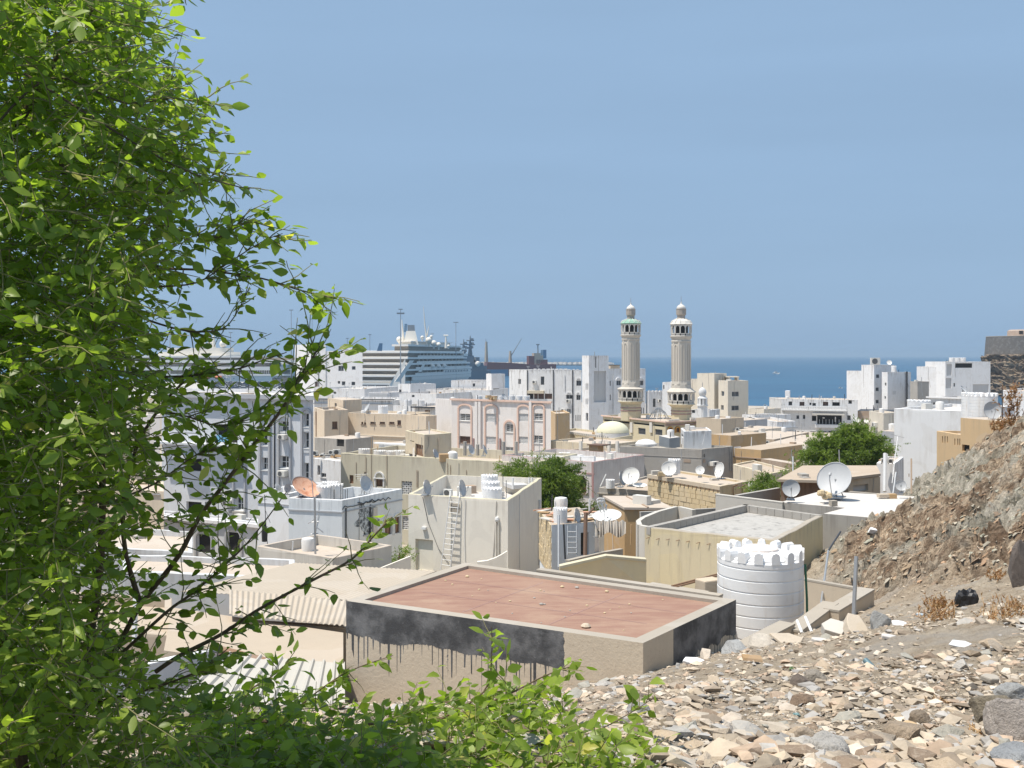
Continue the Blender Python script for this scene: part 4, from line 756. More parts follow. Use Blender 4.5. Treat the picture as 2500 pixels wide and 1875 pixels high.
tank(889, 1095, 28, 1116, 92, 'lone white tank at the left of the long pale roof', old=True)
for k, (x, w) in enumerate(((927, 30), (953, 26), (976, 26))): tank(x, 1099 + k % 2, w, 1122, 91 + k, 'white tank in the lying cluster on the long pale roof', 'tanks on the long pale roof', True)
for x, y0, y1, d in ((907, 1068, 1108, 90), (922, 1090, 1108, 91), (1220, 1112, 1135, 85)): pole([(x, y0, d), (x, y1, d)], .03, 'antenna_pole', 'thin rusty pole on the long pale roof', 'pole', 'ochre', 'poles on the long pale roof')
# behind the left foliage: grey flats
b = GA = Bld('apartment_building', 'grey-white flats with arched window strips behind the leaves', 'building', [(395, 84), (765, 78)], (1, 967), 'greyapt', base=1.6, back=14, ray=True, par=.3, roof='roofwhite', dep=.28,
         wins=[(0, 742, 1009, 758, 1042, 'white'), (0, 742, 1056, 758, 1094, 'white'), (0, 741, 1130, 758, 1178, 'white'), (0, 684, 1028, 706, 1054, 'white'), (0, 683, 1113, 706, 1143, 'white'), (0, 640, 1060, 657, 1088, 'white'), (0, 639, 1117, 654, 1147, 'white'), (0, 575, 1214, 594, 1246, 'white'), (0, 572, 1120, 595, 1153, 'white'),
               (0, 528, 1036, 578, 1081, 'open'), (0, 455, 1118, 492, 1150, 'open'), (0, 455, 1225, 492, 1250, 'open'), (0, 500, 1225, 512, 1246, 'dark')])
b.band(0, 962, 972, .45, 'cornice', 'greytrim')
for x0, x1, yt in ((736, 762, 996), (679, 712, 1012), (634, 661, 1012)): b.arch(0, x0, x1, yt, 1250, .16, .16, 'greytrim', rise=.8)
b.arch(0, 569, 601, 1100, 1250, .14, .14, 'greytrim', rise=.6)
for x0, x1, yy in ((742, 758, 1043.5), (684, 706, 1058), (742, 758, 1095.5), (683, 706, 1147), (741, 758, 1179)): b.bar(0, x0 - 2, yy, x1 + 2, yy + 10, .06, 'spandrel', 'cool', .003)
b.pipe(0, 671, 1005, 1250, .05, 'dmetal'); b.bar(0, 566, 1247, 600, 1252, .35, 'sill', 'cement')
for (x0, y0, x1, y1, l) in ((687, 1060, 704, 1072, 'box unit below the upper middle window of the grey flats'), (686, 1148, 705, 1162, 'box unit below the lower middle window of the grey flats'), (552, 1220, 568, 1232, 'box unit left of the lowest window of the grey flats')): ac_on(b, 0, x0, y0, x1, y1, l, .55)
b.bar(0, 395, 1080.5, 592, 1085, .9, 'balcony_slab', 'greyapt', .003); b.bar(0, 440, 1117 - 6, 495, 1117.5, .9, 'balcony_slab', 'greyapt', .003)
mb = MB(); f = b.F[0]; n = 9
for k in range(n):
    x = 536 + 34 * k / n; mb.hexa([f.pt(x, 1078, .35), f.pt(x + 34 / n, 1078, .35 + .04 * (k % 2)), f.pt(x + 34 / n, 1060 + (k % 3), .35 + .04 * (k % 2)), f.pt(x, 1060 + (k + 2) % 3, .35), f.pt(x, 1078, .38), f.pt(x + 34 / n, 1078, .38 + .04 * (k % 2)), f.pt(x + 34 / n, 1060 + (k % 3), .38 + .04 * (k % 2)), f.pt(x, 1060 + (k + 2) % 3, .38)])
solo(mb, 'cloth', 'bright blue cloth hung over the balcony of the grey flats', 'cloth', M['cloth'])
b = Bld('house', 'ground floor porch of the grey flats with round arches', 'building', [(395, 76), (632, 72)], (1, 1275), 'greyapt', base=1.6, back=1.5, ray=True, par=.2, roof='roofwhite', wins=[(0, 556, 1300, 588, 1345, 'open'), (0, 483, 1305, 515, 1350, 'open')]); b.band(0, 1268, 1276, .25, 'ledge', 'whiteclean')
b.arch(0, 550, 593, 1287, 1360, .16, .14, 'greytrim', rise=.9); b.arch(0, 477, 521, 1290, 1360, .16, .14, 'greytrim', rise=.9)
b = Bld('house', 'beige house glimpsed low through the dense left leaves', 'building', [(120, 70), (400, 66)], 1180, 'beige', base=2, back=5, ray=True, par=.3, wins=[(0, 300, 1215, 330, 1245, 'brown'), (0, 365, 1190, 390, 1205, 'dark'), (0, 200, 1215, 230, 1245, 'brown')])
b = Bld('house', 'pale low house glimpsed through the leaves below the beige one', 'building', [(150, 52), (470, 50)], 1330, 'cool', base=2, back=6, ray=True, par=.3, wins=[(0, 380, 1400, 410, 1420, 'slide')])
b = Bld('house', 'tan house at the left frame edge behind the thickest leaves', 'building', [(-200, 95), (240, 92)], 1060, 'beige2', base=1.6, back=9, par=.3)
rf = random.Random(9)
for px, w, d, y, mt in ((-700, 260, 120, 1030, 'white'), (-380, 240, 130, 1000, 'beige'), (-60, 220, 150, 985, 'white2'), (200, 190, 128, 1010, 'pinkwhite'), (-520, 260, 88, 1095, 'beige2'), (-800, 300, 70, 1150, 'white'), (-480, 240, 60, 1200, 'cream'), (-160, 230, 72, 1160, 'whiteblue'), (-420, 260, 44, 1330, 'lightcream'), (-120, 230, 42, 1350, 'cool'), (60, 150, 190, 985, 'white'), (300, 130, 180, 975, 'cream'), (-300, 200, 200, 975, 'white'), (-620, 240, 210, 970, 'cream')):
    ww = [(0, px + w * (i + .3) / 4, y + (ZP(y, d) - ZP(y, d) + 1.0) * F / d + j * 3.0 * F / d, px + w * (i + .3) / 4 + 1.1 * F / d, y + 2.3 * F / d + j * 3.0 * F / d, rf.choice(('slide', 'dark', 'brown', 'grid'))) for i in range(4) for j in range(2) if rf.random() < .75 and w / 4 > 1.6 * F / d]
    Bld('house', 'flat roofed house standing behind the dense left bush', 'building', [(px, d), (px + w, d - 2)], y, mt, base=1.6, back=9, ray=True, par=.35, wins=ww, group='houses behind the left bush')
# pale blue house
b = WB = Bld('house', 'pale blue house with black stained side wall and arched brown shutters', 'building', [(705, 59), (835, 58), (982, 63)], (1, 1221), 'whiteblue', base=3, par=.75, pth=.18, roof='roofwhite', cap='whiteclean', wins=[(1, 938, 1268, 957, 1306, 'shutter'), (1, 963, 1262, 977, 1302, 'shutter'), (1, 888, 1280, 896, 1305, 'dark')])
b.band(0, 1246, 1249, .05, 'ledge', 'greytrim'); b.band(1, 1233, 1236, .05, 'ledge', 'greytrim'); b.arch(1, 935, 960, 1258, 1308, .08, .06, 'whiteblue', rise=.6); b.arch(1, 961, 979, 1252, 1304, .08, .06, 'whiteblue', rise=.6)
b.pipe(1, 843, 1240, 1345, .04, 'dmetal'); b.pipe(1, 902, 1238, 1360, .05, 'dmetal'); b.bar(1, 908, 1238, 918, 1300, .12, 'conduit', 'cementlight', .003)
# the black stain on its wall: peeled and sooty plaster, thin raised flakes
m, nt, bs = nmat('sooty_plaster'); p = pos(nt); nn = noi(nt, p, 5, 8, .7); link(nt, mix(nt, ramp(nt, nn, .42, .6), (.09, .10, .11), (.52, .57, .60)), bs.inputs['Base Color']); bs.inputs['Roughness'].default_value = .9; M['soot'] = m
mb = MB(); f = b.F[1]; pr = []
for k in range(28):
    a = 2 * math.pi * k / 28; rr_ = 1 + .22 * math.sin(5 * a) + .15 * math.sin(9 * a + 1); pr.append(f.pt(897 + 26 * rr_ * math.cos(a), 1268 + 36 * rr_ * math.sin(a), .003))
mb.extr(pr, f.n * .012); mb.build('soot_patch', M['soot'], b.root)
mb = MB(); mb.tube([f.pt(835 + k * 6.2, 1240 - k * 1.3 + random.uniform(-4, 4), .04) for k in range(20)], .022, 5); mb.build('cable', M['blackpipe'], b.root)
mb = MB(); mb.tube([f.pt(872 + k * 5, 1232 - k * 1.2 + random.uniform(-5, 3), .05) for k in range(12)], .03, 5); mb.build('cable', M['blackpipe'], b.root)
b = Bld('house', 'low white annex left of the pale blue house with a small grey dish', 'building', [(630, 61.5), (706, 60.5)], 1199, 'whiteclean', base=3, back=5, par=.35, roof='roofwhite'); b.band(0, 1229, 1231, .05, 'ledge', 'greytrim')
dish(702, 1193, 22, 60, 50, 15, 'small grey dish at the corner of the low white annex', 'dishgrey', ybase=1208); dish(678, 1190, 20, 62, 150, 25, 'small dark dish turned away on the low white annex', 'dishgrey', ybase=1206)
dish(745, 1192, 74, 59.6, 52, 52, 'big rust orange dish on the pale blue house', 'dishrust', ybase=1218)
dish(893, 1184, 46, 61.5, 62, 22, 'upright grey dish at the back of the pale blue roof', 'dishgrey', ybase=1210)
for k, (x, y0, w, y1, d) in enumerate(((792, 1185, 40, 1218, 60.2), (818, 1181, 40, 1215, 61), (806, 1176, 40, 1205, 62.2))): tank(x, y0, w, y1, d, 'weathered white tank in the cluster on the pale blue roof', 'tanks on the pale blue roof', True, .4 * k)
for k, (x, y) in enumerate(((808, 1185), (816, 1195), (832, 1180), (837, 1186), (843, 1195), (848, 1193))): pole([(x, y, 59.6), (x, 1222, 59.6)], .018, 'rebar', 'thin rebar rod on the pale blue roof', 'rod', 'dmetal', 'rebar rods on the pale blue roof')
t = pole([(768, 1215, 50), (770, 1365, 50)], .055, 'utility_pole', 'grey utility pole with cross arms before the pale blue house', 'pole', 'metal', arms=[[(761, 1275, 50), (778, 1273, 50)], [(759, 1304, 50), (777, 1302, 50)], [(752, 1278, 49.9), (766, 1268, 49.9)], [(774, 1288, 49.9), (790, 1300, 49.9)]])
t = pole([(646, 1208, 52), (648, 1262, 52), (653, 1330, 52)], .02, 'antenna', 'bent antenna mast left of the pale blue house', 'antenna', 'dmetal', arms=[[(638, 1222, 52), (652, 1218, 52)], [(640, 1215, 52), (651, 1210, 52)], [(649, 1248, 52), (660, 1277, 52)]])
mb = MB(); mb.lathe(W(646, 1322, 51.9), [(.14, 0), (.16, .5), (.05, 1.0)], 6); solo(mb, 'black_bag', 'black bag hanging on the bent antenna mast', 'bag', M['blackpipe'], smooth=True)
b = Bld('house', 'low terrace with orange-tinted ledge in front of the pale blue house', 'building', [(628, 50), (812, 47)], 1333, 'cementlight', base=3, back=4, par=.5, roof='roofcream', cap='roofcream')
# ladder house
b = LH = Bld('house', 'light cream house with white ladder and closed cream door', 'building', [(997, 54.6), (1240, 52), (1322, 61.7), (1085, 63.2)], (1, 1222), 'lightcream', base=4, par=.95, pth=.2, roof='roofwhite', cap='yellowcap', wins=[(0, 1014, 1317, 1057, 1396, 'door')])
b.bar(0, 1032, 1286, 1042, 1292, .14, 'wall_lamp', 'framewhite', .003); b.pipe(0, 1212, 1265, 1375, .04, 'lightcream'); b.pipe(0, 1218, 1265, 1375, .04, 'lightcream'); b.pipe(1, 1314, 1220, 1380, .07, 'cool')
mb = MB(); mb.tube([b.F[0].pt(1033, 1213, .04), b.F[0].pt(1046, 1275, .04), b.F[0].pt(1072, 1340, .05), b.F[0].pt(1098, 1376, .06)], .014, 5); mb.build('cable', M['dmetal'], b.root)
mb = MB(); f = b.F[0]; mb.lathe(f.pt(1215, 1268, .06), [(.09, -.1), (.12, 0), (.09, .12), (.03, .15)], 10); mb.build('vent_cap', M['framewhite'], b.root)
t = thing('ladder', 'white ladder leaning on the light cream house', 'ladder', W(1090, 1392, 50.9)); A0, A1 = (1084.5, 1388), (1100.5, 1212); B0, B1 = (1107, 1391), (1123.5, 1214)
P0, P1_, Q0, Q1 = f.pt(*A0, .38), f.pt(*A1, .08), f.pt(*B0, .38), f.pt(*B1, .08)
for a, c in ((P0, P1_), (Q0, Q1)): mb = MB(); mb.tube([a, c, c + Vector((0, .25, .25))], .03, 6); mb.build('rail', M['framewhite'], t)
for k in range(1, 14): mb = MB(); s = k / 14; mb.tube([P0.lerp(P1_, s), Q0.lerp(Q1, s)], .02, 5); mb.build('rung', M['framewhite'], t)
b.bar(0, 1100, 1230, 1122, 1250, .02, 'patch', 'cementcap', .003)
dish(1041, 1190, 37, 54, 68, 12, 'left dish on the light cream house, seen nearly edge-on', 'dishgrey', ybase=1210); dish(1127, 1192, 41, 54.4, 72, 12, 'right dish on the light cream house, above the ladder', 'dishgrey', ybase=1215)
ac_free(1096, 1213, 22, 56, 'cream outdoor unit on the roof of the light cream house', -.35)
for k, (y0, w, y1, d) in enumerate(((1159, 41, 1195, 59.5), (1175, 44, 1208, 57.3), (1190, 47, 1222, 55.2))): tank((1195, 1198, 1202)[k], y0, w, y1, d, ('rearmost', 'middle', 'front')[k] + ' of three castle-top tanks on the light cream house')
mb = MB(); g = Face(XY(1136, 61.5), XY(1163, 61.7)); g.bar(mb, 1136, 1187, 1163, 1212, -.6, 0); o = solo(mb, 'roof_hatch', 'dark brown roof hatch box behind the dish on the light cream house', 'hatch', M['brownwall'])
g = Face(XY(1243, 60.5), XY(1300, 61)); mb = MB(); g.bar(mb, 1250, 1184, 1292, 1193, -1.6, 0); t = solo(mb, 'roof_skylight', 'flat grey skylight slab at the back of the light cream roof', 'skylight', M['panelgrey'])
for x in (1252, 1292, 1299): pole([(x, 1166, 60), (x, 1194, 60)], .06, 'roof_post', 'white post around the skylight slab', 'post', 'framewhite', 'posts around the skylight slab')
for x, y in ((1228, 1158), (1236, 1173)): pole([(x, y, 57), (x, 1215, 56.5)], .02, 'rebar', 'thin rod beside the tanks on the light cream house', 'rod', 'dmetal', 'rods beside the three tanks')
b = Bld('house', 'low front yard wall sweeping up to the light cream house', 'wall', [(985, 49), (1236, 47)], (1, 1356), 'lightcream', base=4, back=.25, par=0, roof='yellowcap') if False else None
# the curved yard wall
mb = MB(); pts = [(1165, 1372), (1190, 1369), (1210, 1362), (1225, 1354), (1238, 1346)]; P = [W(x, y, 49.5) for x, y in pts]
for a, c in zip(P, P[1:]): e = Vector((0, .22, 0)); k = Vector((0, 0, 1)); lo = lambda v: Vector((v.x, v.y, 4)); mb.hexa([lo(a), lo(c), lo(c) + e, lo(a) + e, a, c, c + e, a + e])
solo(mb, 'yard_wall', 'low cream yard wall curving up at the foot of the ladder house', 'wall', M['lightcream'])
mb = MB(); P = [W(910, 1395, 48), W(1002, 1358, 50)]; a, c = P; e = Vector((0, .25, 0)); mb.hexa([lo(a), lo(c), lo(c) + e, lo(a) + e, a, c, c + e, a + e]); solo(mb, 'yard_wall', 'sloping cream yard wall left of the cream door', 'wall', M['lightcream'])
# stone-faced house behind tree
b = Bld('house', 'stone faced house with maroon bands and arched window behind the dark tree', 'building', [(1225, 90), (1450, 84)], (1, 1128), 'stonewhite', base=1.6, back=8, par=.5, roof='roofwhite', cap='maroon', wins=[(0, 1407, 1165, 1433, 1205, 'brown')]); b.arch(0, 1402, 1437, 1156, 1205, .14, .12, 'stonewhite', rise=.9); b.bar(0, 1445, 1128, 1450, 1215, .05, 'quoin', 'maroon', .003); b.band(0, 1151, 1155, .06, 'band', 'maroon', 1400)
wallseg((1230, 1112, 93), (1450, 1114, 87), .3, ZP(1135, 90), 'roof_wall', 'clean white roof wall on the stone faced house', 'whiteclean')
for k, (x, d) in enumerate(((1269, 92), (1297, 91), (1378, 88.5))): tank(x, 1105, 27, 1130, d + 2.5, ('leftmost', 'middle', 'rightmost')[k] + ' of three tanks behind the clean white roof wall')
# grey block building
b = GB = Bld('house', 'long bare grey block building with a white banner at its right end', 'building', [(1512, 97), (1713, 93.5), (1790, 97)], (1, 1097), 'blockgrey', base=1.6, par=.35, roof='cementlight', cap='cementcap', wins=[(0, 1545, 1117, 1549, 1126, 'open'), (1, 1718, 1108, 1721, 1116, 'open')])
for (i, x0, y0, x1, y1) in ((0, 1669, 1121, 1686, 1129), (1, 1716, 1121, 1722, 1130)): b.bar(i, x0, y0, x1, y1, .03, 'patched_opening', 'brownwall', .003)
b.bar(0, 1554, 1115, 1569, 1123, .5, 'bracket', 'framebrown', .003); b.band(0, 1112.5, 1114, .03, 'ring_beam', 'cement'); b.pipe(1, 1781, 1090, 1150, .05, 'metal'); b.pipe(1, 1785, 1090, 1150, .05, 'metal')
ac_on(b, 1, 1728, 1126, 1742, 1136, 'brown boxed unit on the grey block building', .6)
g = b.F[1]; t = thing('banner', 'small white banner with dark writing on the grey block building', 'banner', g.pt(1799, 1112, .1)); mb = MB(); g.bar(mb, 1790, 1090, 1806, 1112, .1, .13); mb.build('board', M['signwhite'], t)
for k, y in enumerate((1093.5, 1096.5, 1099.5)):
    for j in range(4): mb = MB(); x = 1792 + j * 3.2; g.bar(mb, x, y, x + random.uniform(1.6, 2.7), y + 1.4, .131, .136); mb.build('lettering', M['signblue'], t)
mb = MB(); g.bar(mb, 1794, 1105, 1803, 1107, .131, .136); g.bar(mb, 1797, 1103, 1799, 1105, .131, .136); mb.build('lettering', M['signblue'], t)
b = Bld('roof_room', 'stained white roof room on the grey block building', 'building', [(1662, 101), (1670, 96.5), (1737, 97.5)], (1, 1053), 'white2', base=ZP(1098, 96.5), par=.1, roof='roofcream', wins=[(0, 1663.5, 1060, 1668, 1068, 'open')])
b = Bld('cabinet', 'slate blue metal cabinet with white lid on the grey block building', 'cabinet', [(1609, 98), (1634, 95), (1660, 96.5)], (1, 1070), 'slate', base=ZP(1095, 95), par=0, roof='roofwhite')
mb = MB(); c = W(1577, 1088, 97); mb.lathe(c, [(1.0, 0), (1.02, .2), (.7, .5), (.2, .62)], 20); solo(mb, 'water_tank', 'low round white tank on the grey block roof left of the blue cabinet', 'water tank', M['tankold'], smooth=True)
b = Bld('house', 'ochre wall house right of the stained roof room', 'building', [(1736, 108), (1785, 106)], 1060, 'ochre', back=6, par=0, roof='rooftan')
b = Bld('house', 'ochre brown block house to the right of the white banner', 'building', [(1791, 97), (1858, 95)], 1094, 'ochre', back=8, par=0, roof='rooftan', wins=[(0, 1803, 1129, 1808, 1135, 'open'), (0, 1841, 1120, 1847, 1126, 'open')]); b.band(0, 1116, 1118.5, .08, 'ledge', 'brownwall')
b = Bld('house', 'low sand flat roof block beside the grey block building', 'building', [(1790, 84), (1876, 77), (1928, 80)], (1, 1157), 'beige2', base=2, par=.12, roof='rooftan')
b = Bld('house', 'long brown yard wall left of the right tree', 'wall', [(1858, 92), (2010, 84)], 1120, 'brownwall', base=1.6, back=1, par=0)
for k, (x0, x1, d, y, l) in enumerate(((1770, 1840, 150, 1048, 'pale flat roof in front of the cream flats'), (1785, 1890, 128, 1068, 'cream awning roof below the white cube house'), (1865, 1990, 118, 1084, 'wide cream roof left of the right tree'), (1700, 1760, 150, 1020, 'pinkish wall block beside the prayer hall'), (1760, 1812, 165, 1024, 'dark grey shop block behind the pinkish wall'), (1812, 1842, 185, 1012, 'plain white low house right of the cream flats'), (1826, 1865, 215, 997, 'faint beige house at the shore'))):
    Bld('house', l, 'building', [(x0, d), (x1, d - 3)], y, ('cream', 'rooftan', 'lightcream', 'cementwarm', 'greytrim', 'white', 'cream')[k], back=(10, 14, 16, 6, 7, 8, 6)[k], par=(0, 0, 0, .2, 0, .3, .2)[k], wins=[(0, (x0 + x1) / 2, y + 6, (x0 + x1) / 2 + 9, y + 13, 'dark')] if k in (0, 4, 5) else ())
b = Bld('house', 'white low house strip with railings in front of the shore', 'building', [(1815, 200), (1880, 196)], 1013, 'white', back=8, par=.4); 
for k, x in enumerate((1850, 1873, 1800, 1960)): ac_free(x, 1084 if k < 2 else 1052 + 30 * (k == 3), 9, 120 + 2 * k, 'outdoor unit on the flat roofs below the white cube house', 0, 'units on the flat roofs')
b = Bld('house', 'unfinished pale house with bare concrete columns left of the grey block building', 'building', [(1330, 112), (1512, 106)], 1105, 'cementwarm', back=9, par=.3, roof='roofcream', wins=[(0, 1352, 1092 + 18, 1362, 1120, 'dark')])
for x in (1466, 1487, 1507, 1418, 1450): pole([(x, 1078, 105), (x, 1150, 104)], .2, 'concrete_column', 'bare concrete column of the unfinished pale house', 'column', 'cementlight', 'columns of the unfinished house')
mb = MB(); g = Face(XY(1437, 103), XY(1470, 102)); g.bar(mb, 1438, 1088, 1460, 1106, -1, 0, 0); g.bar(mb, 1436, 1085.5, 1472, 1088, -1.4, .2, 1); solo(mb, 'shack', 'brown plywood shack on the unfinished pale house', 'shack', [M['plywood'], M['framebrown']])
ac_free(1456, 1120, 13, 100, 'outdoor unit before the unfinished columns'); tank(1497, 1102, 14, 1125, 99, 'slim white tank between the bare columns')
b = Bld('house', 'peach roof house low beside the prayer hall annex', 'building', [(1340, 128), (1480, 122)], 1075, 'beige2', back=8, par=.2, roof='roofcream')
# grey stone house with dishes
b = Bld('house', 'grey rough stone roof house with the big round dish', 'building', [(1462, 72), (1585, 70)], 1190, 'cement', base=2, back=8, par=.15, roof='rooftan', cap='cementcap'); b.band(0, 1207, 1210, .1, 'ledge', 'cementcap')
dish(1541, 1163, 44, 70.6, -28, 28, 'big round white dish on the grey rough stone house', 'dishwhite', ybase=1188); dish(1518, 1168, 36, 71, 62, 15, 'dark dish edge-on beside the big round dish', 'dishgrey', ybase=1190); dish(1562, 1186, 34, 70, 0, 80, 'dish lying face up before the stone block house', 'dishwhite', ybase=1191)
tank(1490, 1170, 22, 1192, 71.5, 'small white tank beside the dishes on the grey rough stone house')
t = pole([(1466, 1188, 71), (1480, 1158, 71)], .05, 'strut', 'white strut leaning left of the small tank', 'strut', 'framewhite')
# cut stone house: each block its own piece
b = SH = Bld('house', 'house of cut yellow stone blocks with dishes on its flat roof', 'building', [(1582, 66), (1758, 60), (1826, 62.5)], (1, 1187), 'brickstone', base=3.5, par=.12, pth=.3, roof='roofcream', cap='cementwarm')
f = b.F[0]; zt = b.z1 - .42; rows = 12; bh = .30; k = 0; bmesh_cache = {}
for r_ in range(rows):
    z1_ = zt - r_ * bh; s0 = .02 - (.3 if r_ % 2 else 0)
    while s0 < f.L - .05:
        w = random.choice((.5, .58, .66)); a, c = max(.02, s0), min(f.L - .02, s0 + w - .02)
        if c - a > .1:
            mb = MB(); o = random.uniform(.02, .055); f.slab(mb, a + .008, z1_ - bh + .018, c - .008, z1_ - .004, .002, o); mb.build('block', M['brickstone'], b.root)
        s0 += w
for j in range(18): mb = MB(); q_ = f.L * (j + .5) / 18; mb.tube([f.P(q_, zt + .12, -.1), f.P(q_, zt + .12, .09)], .045, 6); mb.build('beam_end', M['wood'], b.root)
mb = MB(); f.slab(mb, -.02, zt + .19, f.L + .02, b.z1 - .002, .002, .05); mb.build('coping', M['cementwarm'], b.root)
for x in (1788, 1810): mb = MB(); b_ = b.F[1]; mb.tube([b_.pt(x, 1187, .08), b_.pt(x - 6, 1182, .5)], .04, 6); mb.tube([b_.pt(x, 1187, .06), b_.pt(x, 1215, .06)], .03, 5); mb.build('spout', M['wood'], b.root)
tank(1646, 1120, 30, 1156, 64.8, 'castle-top tank half behind a white dish on the cut stone house'); dish(1633, 1144, 36, 63.9, -8, 22, 'white dish before the tank on the cut stone house', 'dishwhite', ybase=1164); dish(1709, 1148, 22, 62.6, -12, 22, 'small round white dish in the middle of the cut stone roof', 'dishwhite', ybase=1166); dish(1758, 1148, 38, 61.6, -68, 14, 'white dish turned edge-on at the right of the cut stone roof', 'dishwhite', ybase=1170)
for x in (1600, 1615): mb = MB(); mb.box(W(x, 1154 + (x - 1600) * .2, 64.8), (.5, .3, .25), .2); solo(mb, 'concrete_block', ('grey' if x == 1600 else 'brown') + ' loose block on the corner of the cut stone house', 'block', M['cementlight'] if x == 1600 else M['brickstone'])
tank(1837, 1179, 19, 1202, 62, 'slim white tank right of the cut stone house')
ac_on(GB, 1, 1729, 1126.2, 1729.5, 1126.4, 'x') if False else None
# sheds in front of the tree
b = Bld('shed', 'ochre shed with broad cream slab roof', 'shed', [(1475, 54), (1525, 50), (1642, 49.8)], (1, 1244), 'ochre', base=4, par=0); g = b.F[1]
rb = MB(); Q = [p for p in b.P]; cc = sum(Q, Vector()) / 4; Q = [cc + (p - cc) * 1.05 for p in Q]; rb.prism([(p.x, p.y) for p in Q], b.z1 + .01, b.z1 + .12); rb.build('roof_slab', M['roofcream'], b.root)
mb = MB(); u = (Q[3] - Q[0]); a = Q[1].lerp(Q[2], .48); c = Q[0].lerp(Q[3], .48) + (Q[3] - Q[0]) * .0; mb.tube([(a.x, a.y, b.z1 + .13), (a.x + (Q[0] - Q[1]).x * .92, a.y + (Q[0] - Q[1]).y * .92, b.z1 + .13)], .05, 5); mb.build('roof_seam', M['brownwall'], b.root)
b = Bld('shed', 'ruined shed, tan block side wall and patched pale blue front', 'shed', [(1318, 51), (1347, 46.5), (1452, 47.5)], (1, 1282), 'whiteblue', base=4, par=0, roof='rooftan', wins=[(1, 1418, 1300, 1438, 1356, 'open')])
f = b.F[0]
for r_ in range(9):
    s0 = .02 - (.2 if r_ % 2 else 0)
    while s0 < f.L - .05:
        a, c = max(.02, s0), min(f.L - .02, s0 + .4)
        if c - a > .1: mb = MB(); f.slab(mb, a + .01, b.z1 - (r_ + 1) * .27 + .015, c - .01, b.z1 - r_ * .27 - .008, .002, random.uniform(.03, .06)); mb.build('block', M['brickstone'], b.root)
        s0 += .4
mb = MB()
for k in range(26): c = W(random.uniform(1325, 1450), random.uniform(1268, 1284), random.uniform(47.5, 51)); c.z = b.z1 + random.uniform(.03, .12); mb.box(c, (random.uniform(.3, 1.3), random.uniform(.05, .4), .05), random.random() * 3, k % 3)
solo(mb, 'scrap_pile', 'rusty sheets and sticks strewn on the ruined shed roof', 'scrap', [M['plywood'], M['dishrust'], M['cementlight']])
tank(1368, 1239, 34, 1283, 47.2, 'narrow castle-top tank on the ruined shed', rz=.1); dish(1408, 1259, 36, 47.2, 66, 12, 'grey dish edge-on beside the tank on the ruined shed', 'dishgrey', ybase=1282); dish(1342, 1268, 40, 50, 170, 40, 'tan dish lying turned away on the ruined shed', 'dishwhite', ybase=1282)
dish(1482, 1262, 70, 47.5, -20, 74, 'large white dish lying face up with a tall feed frame', 'dishwhite', ybase=1282); dish(1459, 1284, 32, 46.6, 66, 25, 'grey dish hanging edge-on at the ruined shed corner', 'dishgrey', ybase=1312)
t = thing('feed_frame', 'tall white feed frame standing on the upturned dish', 'frame', W(1472, 1250, 47.4))
for a, c in (((1468, 1252), (1458, 1226)), ((1482, 1247), (1474, 1216)), ((1475, 1250), (1466, 1222)), ((1458, 1226), (1474, 1218)), ((1470, 1245), (1472, 1228)), ((1480, 1245), (1464, 1228))): mb = MB(); mb.tube([W(*a, 47.3), W(*c, 47.2)], .028, 5); mb.build('bar', M['framewhite'], t)
mb = MB(); mb.tube([W(1466 + 9 * math.cos(k * math.pi / 6), 1220 + 4 * math.sin(k * math.pi / 6), 47.2) for k in range(13)], .028, 5); mb.build('hoop', M['framewhite'], t)
g = b.F[1]; mb = MB(); A = [(x, 1272 + 3 * math.sin(x * .4)) for x in range(1453, 1531, 3)]
for i in range(len(A) - 1):
    (x0, y0), (x1, y1) = A[i], A[i + 1]; o0, o1 = .12 * math.sin(x0 * .9), .12 * math.sin(x1 * .9); h0, h1 = 1306 + 6 * math.sin(x0 * .13), 1306 + 6 * math.sin(x1 * .13)
    p_ = [W(x0, h0, 46.3 + o0), W(x1, h1, 46.3 + o1), W(x1, y1, 46.6 + o1 * .3), W(x0, y0, 46.6 + o0 * .3)]; e = Vector((0, .03, 0)); mb.hexa([p_[0] + e, p_[1] + e, p_[2] + e, p_[3] + e] + p_)
solo(mb, 'tarpaulin', 'grey tarpaulin draped beside the ruined shed under the upturned dish', 'tarpaulin', M['tarp'])
t = thing('ladder', 'grey metal ladder against the ruined shed front', 'ladder', W(1395, 1355, 45.8))
for x in (1386, 1408): mb = MB(); mb.tube([W(x, 1355, 45.9), W(x, 1283, 46.4)], .03, 5); mb.build('rail', M['metal'], t)
for k in range(5): mb = MB(); y = 1298 + k * 13; mb.tube([W(1386, y, 46.3 - .1 * k), W(1408, y, 46.3 - .1 * k)], .022, 5); mb.build('rung', M['metal'], t)
pole([(1364, 1258, 45), (1364, 1385, 44)], .06, 'post', 'grey post in front of the ruined shed tank', 'post', 'metal'); pole([(1376, 1280, 45), (1380, 1365, 44.5)], .04, 'post', 'leaning black post beside the ruined shed', 'post', 'blackpipe'); pole([(1430, 1252, 44.6), (1428, 1380, 44)], .09, 'post', 'thick dark brown post before the ruined shed doorway', 'post', 'framebrown', arms=[[(1434, 1256, 44.6), (1450, 1240, 44.6)]])
pole([(1439, 1218, 48), (1439, 1260, 48)], .04, 'post', 'pale thin post standing on the ruined shed roof', 'post', 'framewhite'); pole([(1541, 1281, 44), (1540, 1330, 44)], .03, 'post', 'thin wooden stick before the ochre shed', 'post', 'plywood')
for k, (a, c) in enumerate((((1390, 1368, 43), (1465, 1350, 44.5)), ((1465, 1350, 44.5), (1521, 1340, 46)))): wallseg(a, c, .2, 5, 'yard_wall', ('left' if k == 0 else 'right') + ' length of the grey block wall before the ruined shed', 'blockgrey', 'cementcap')
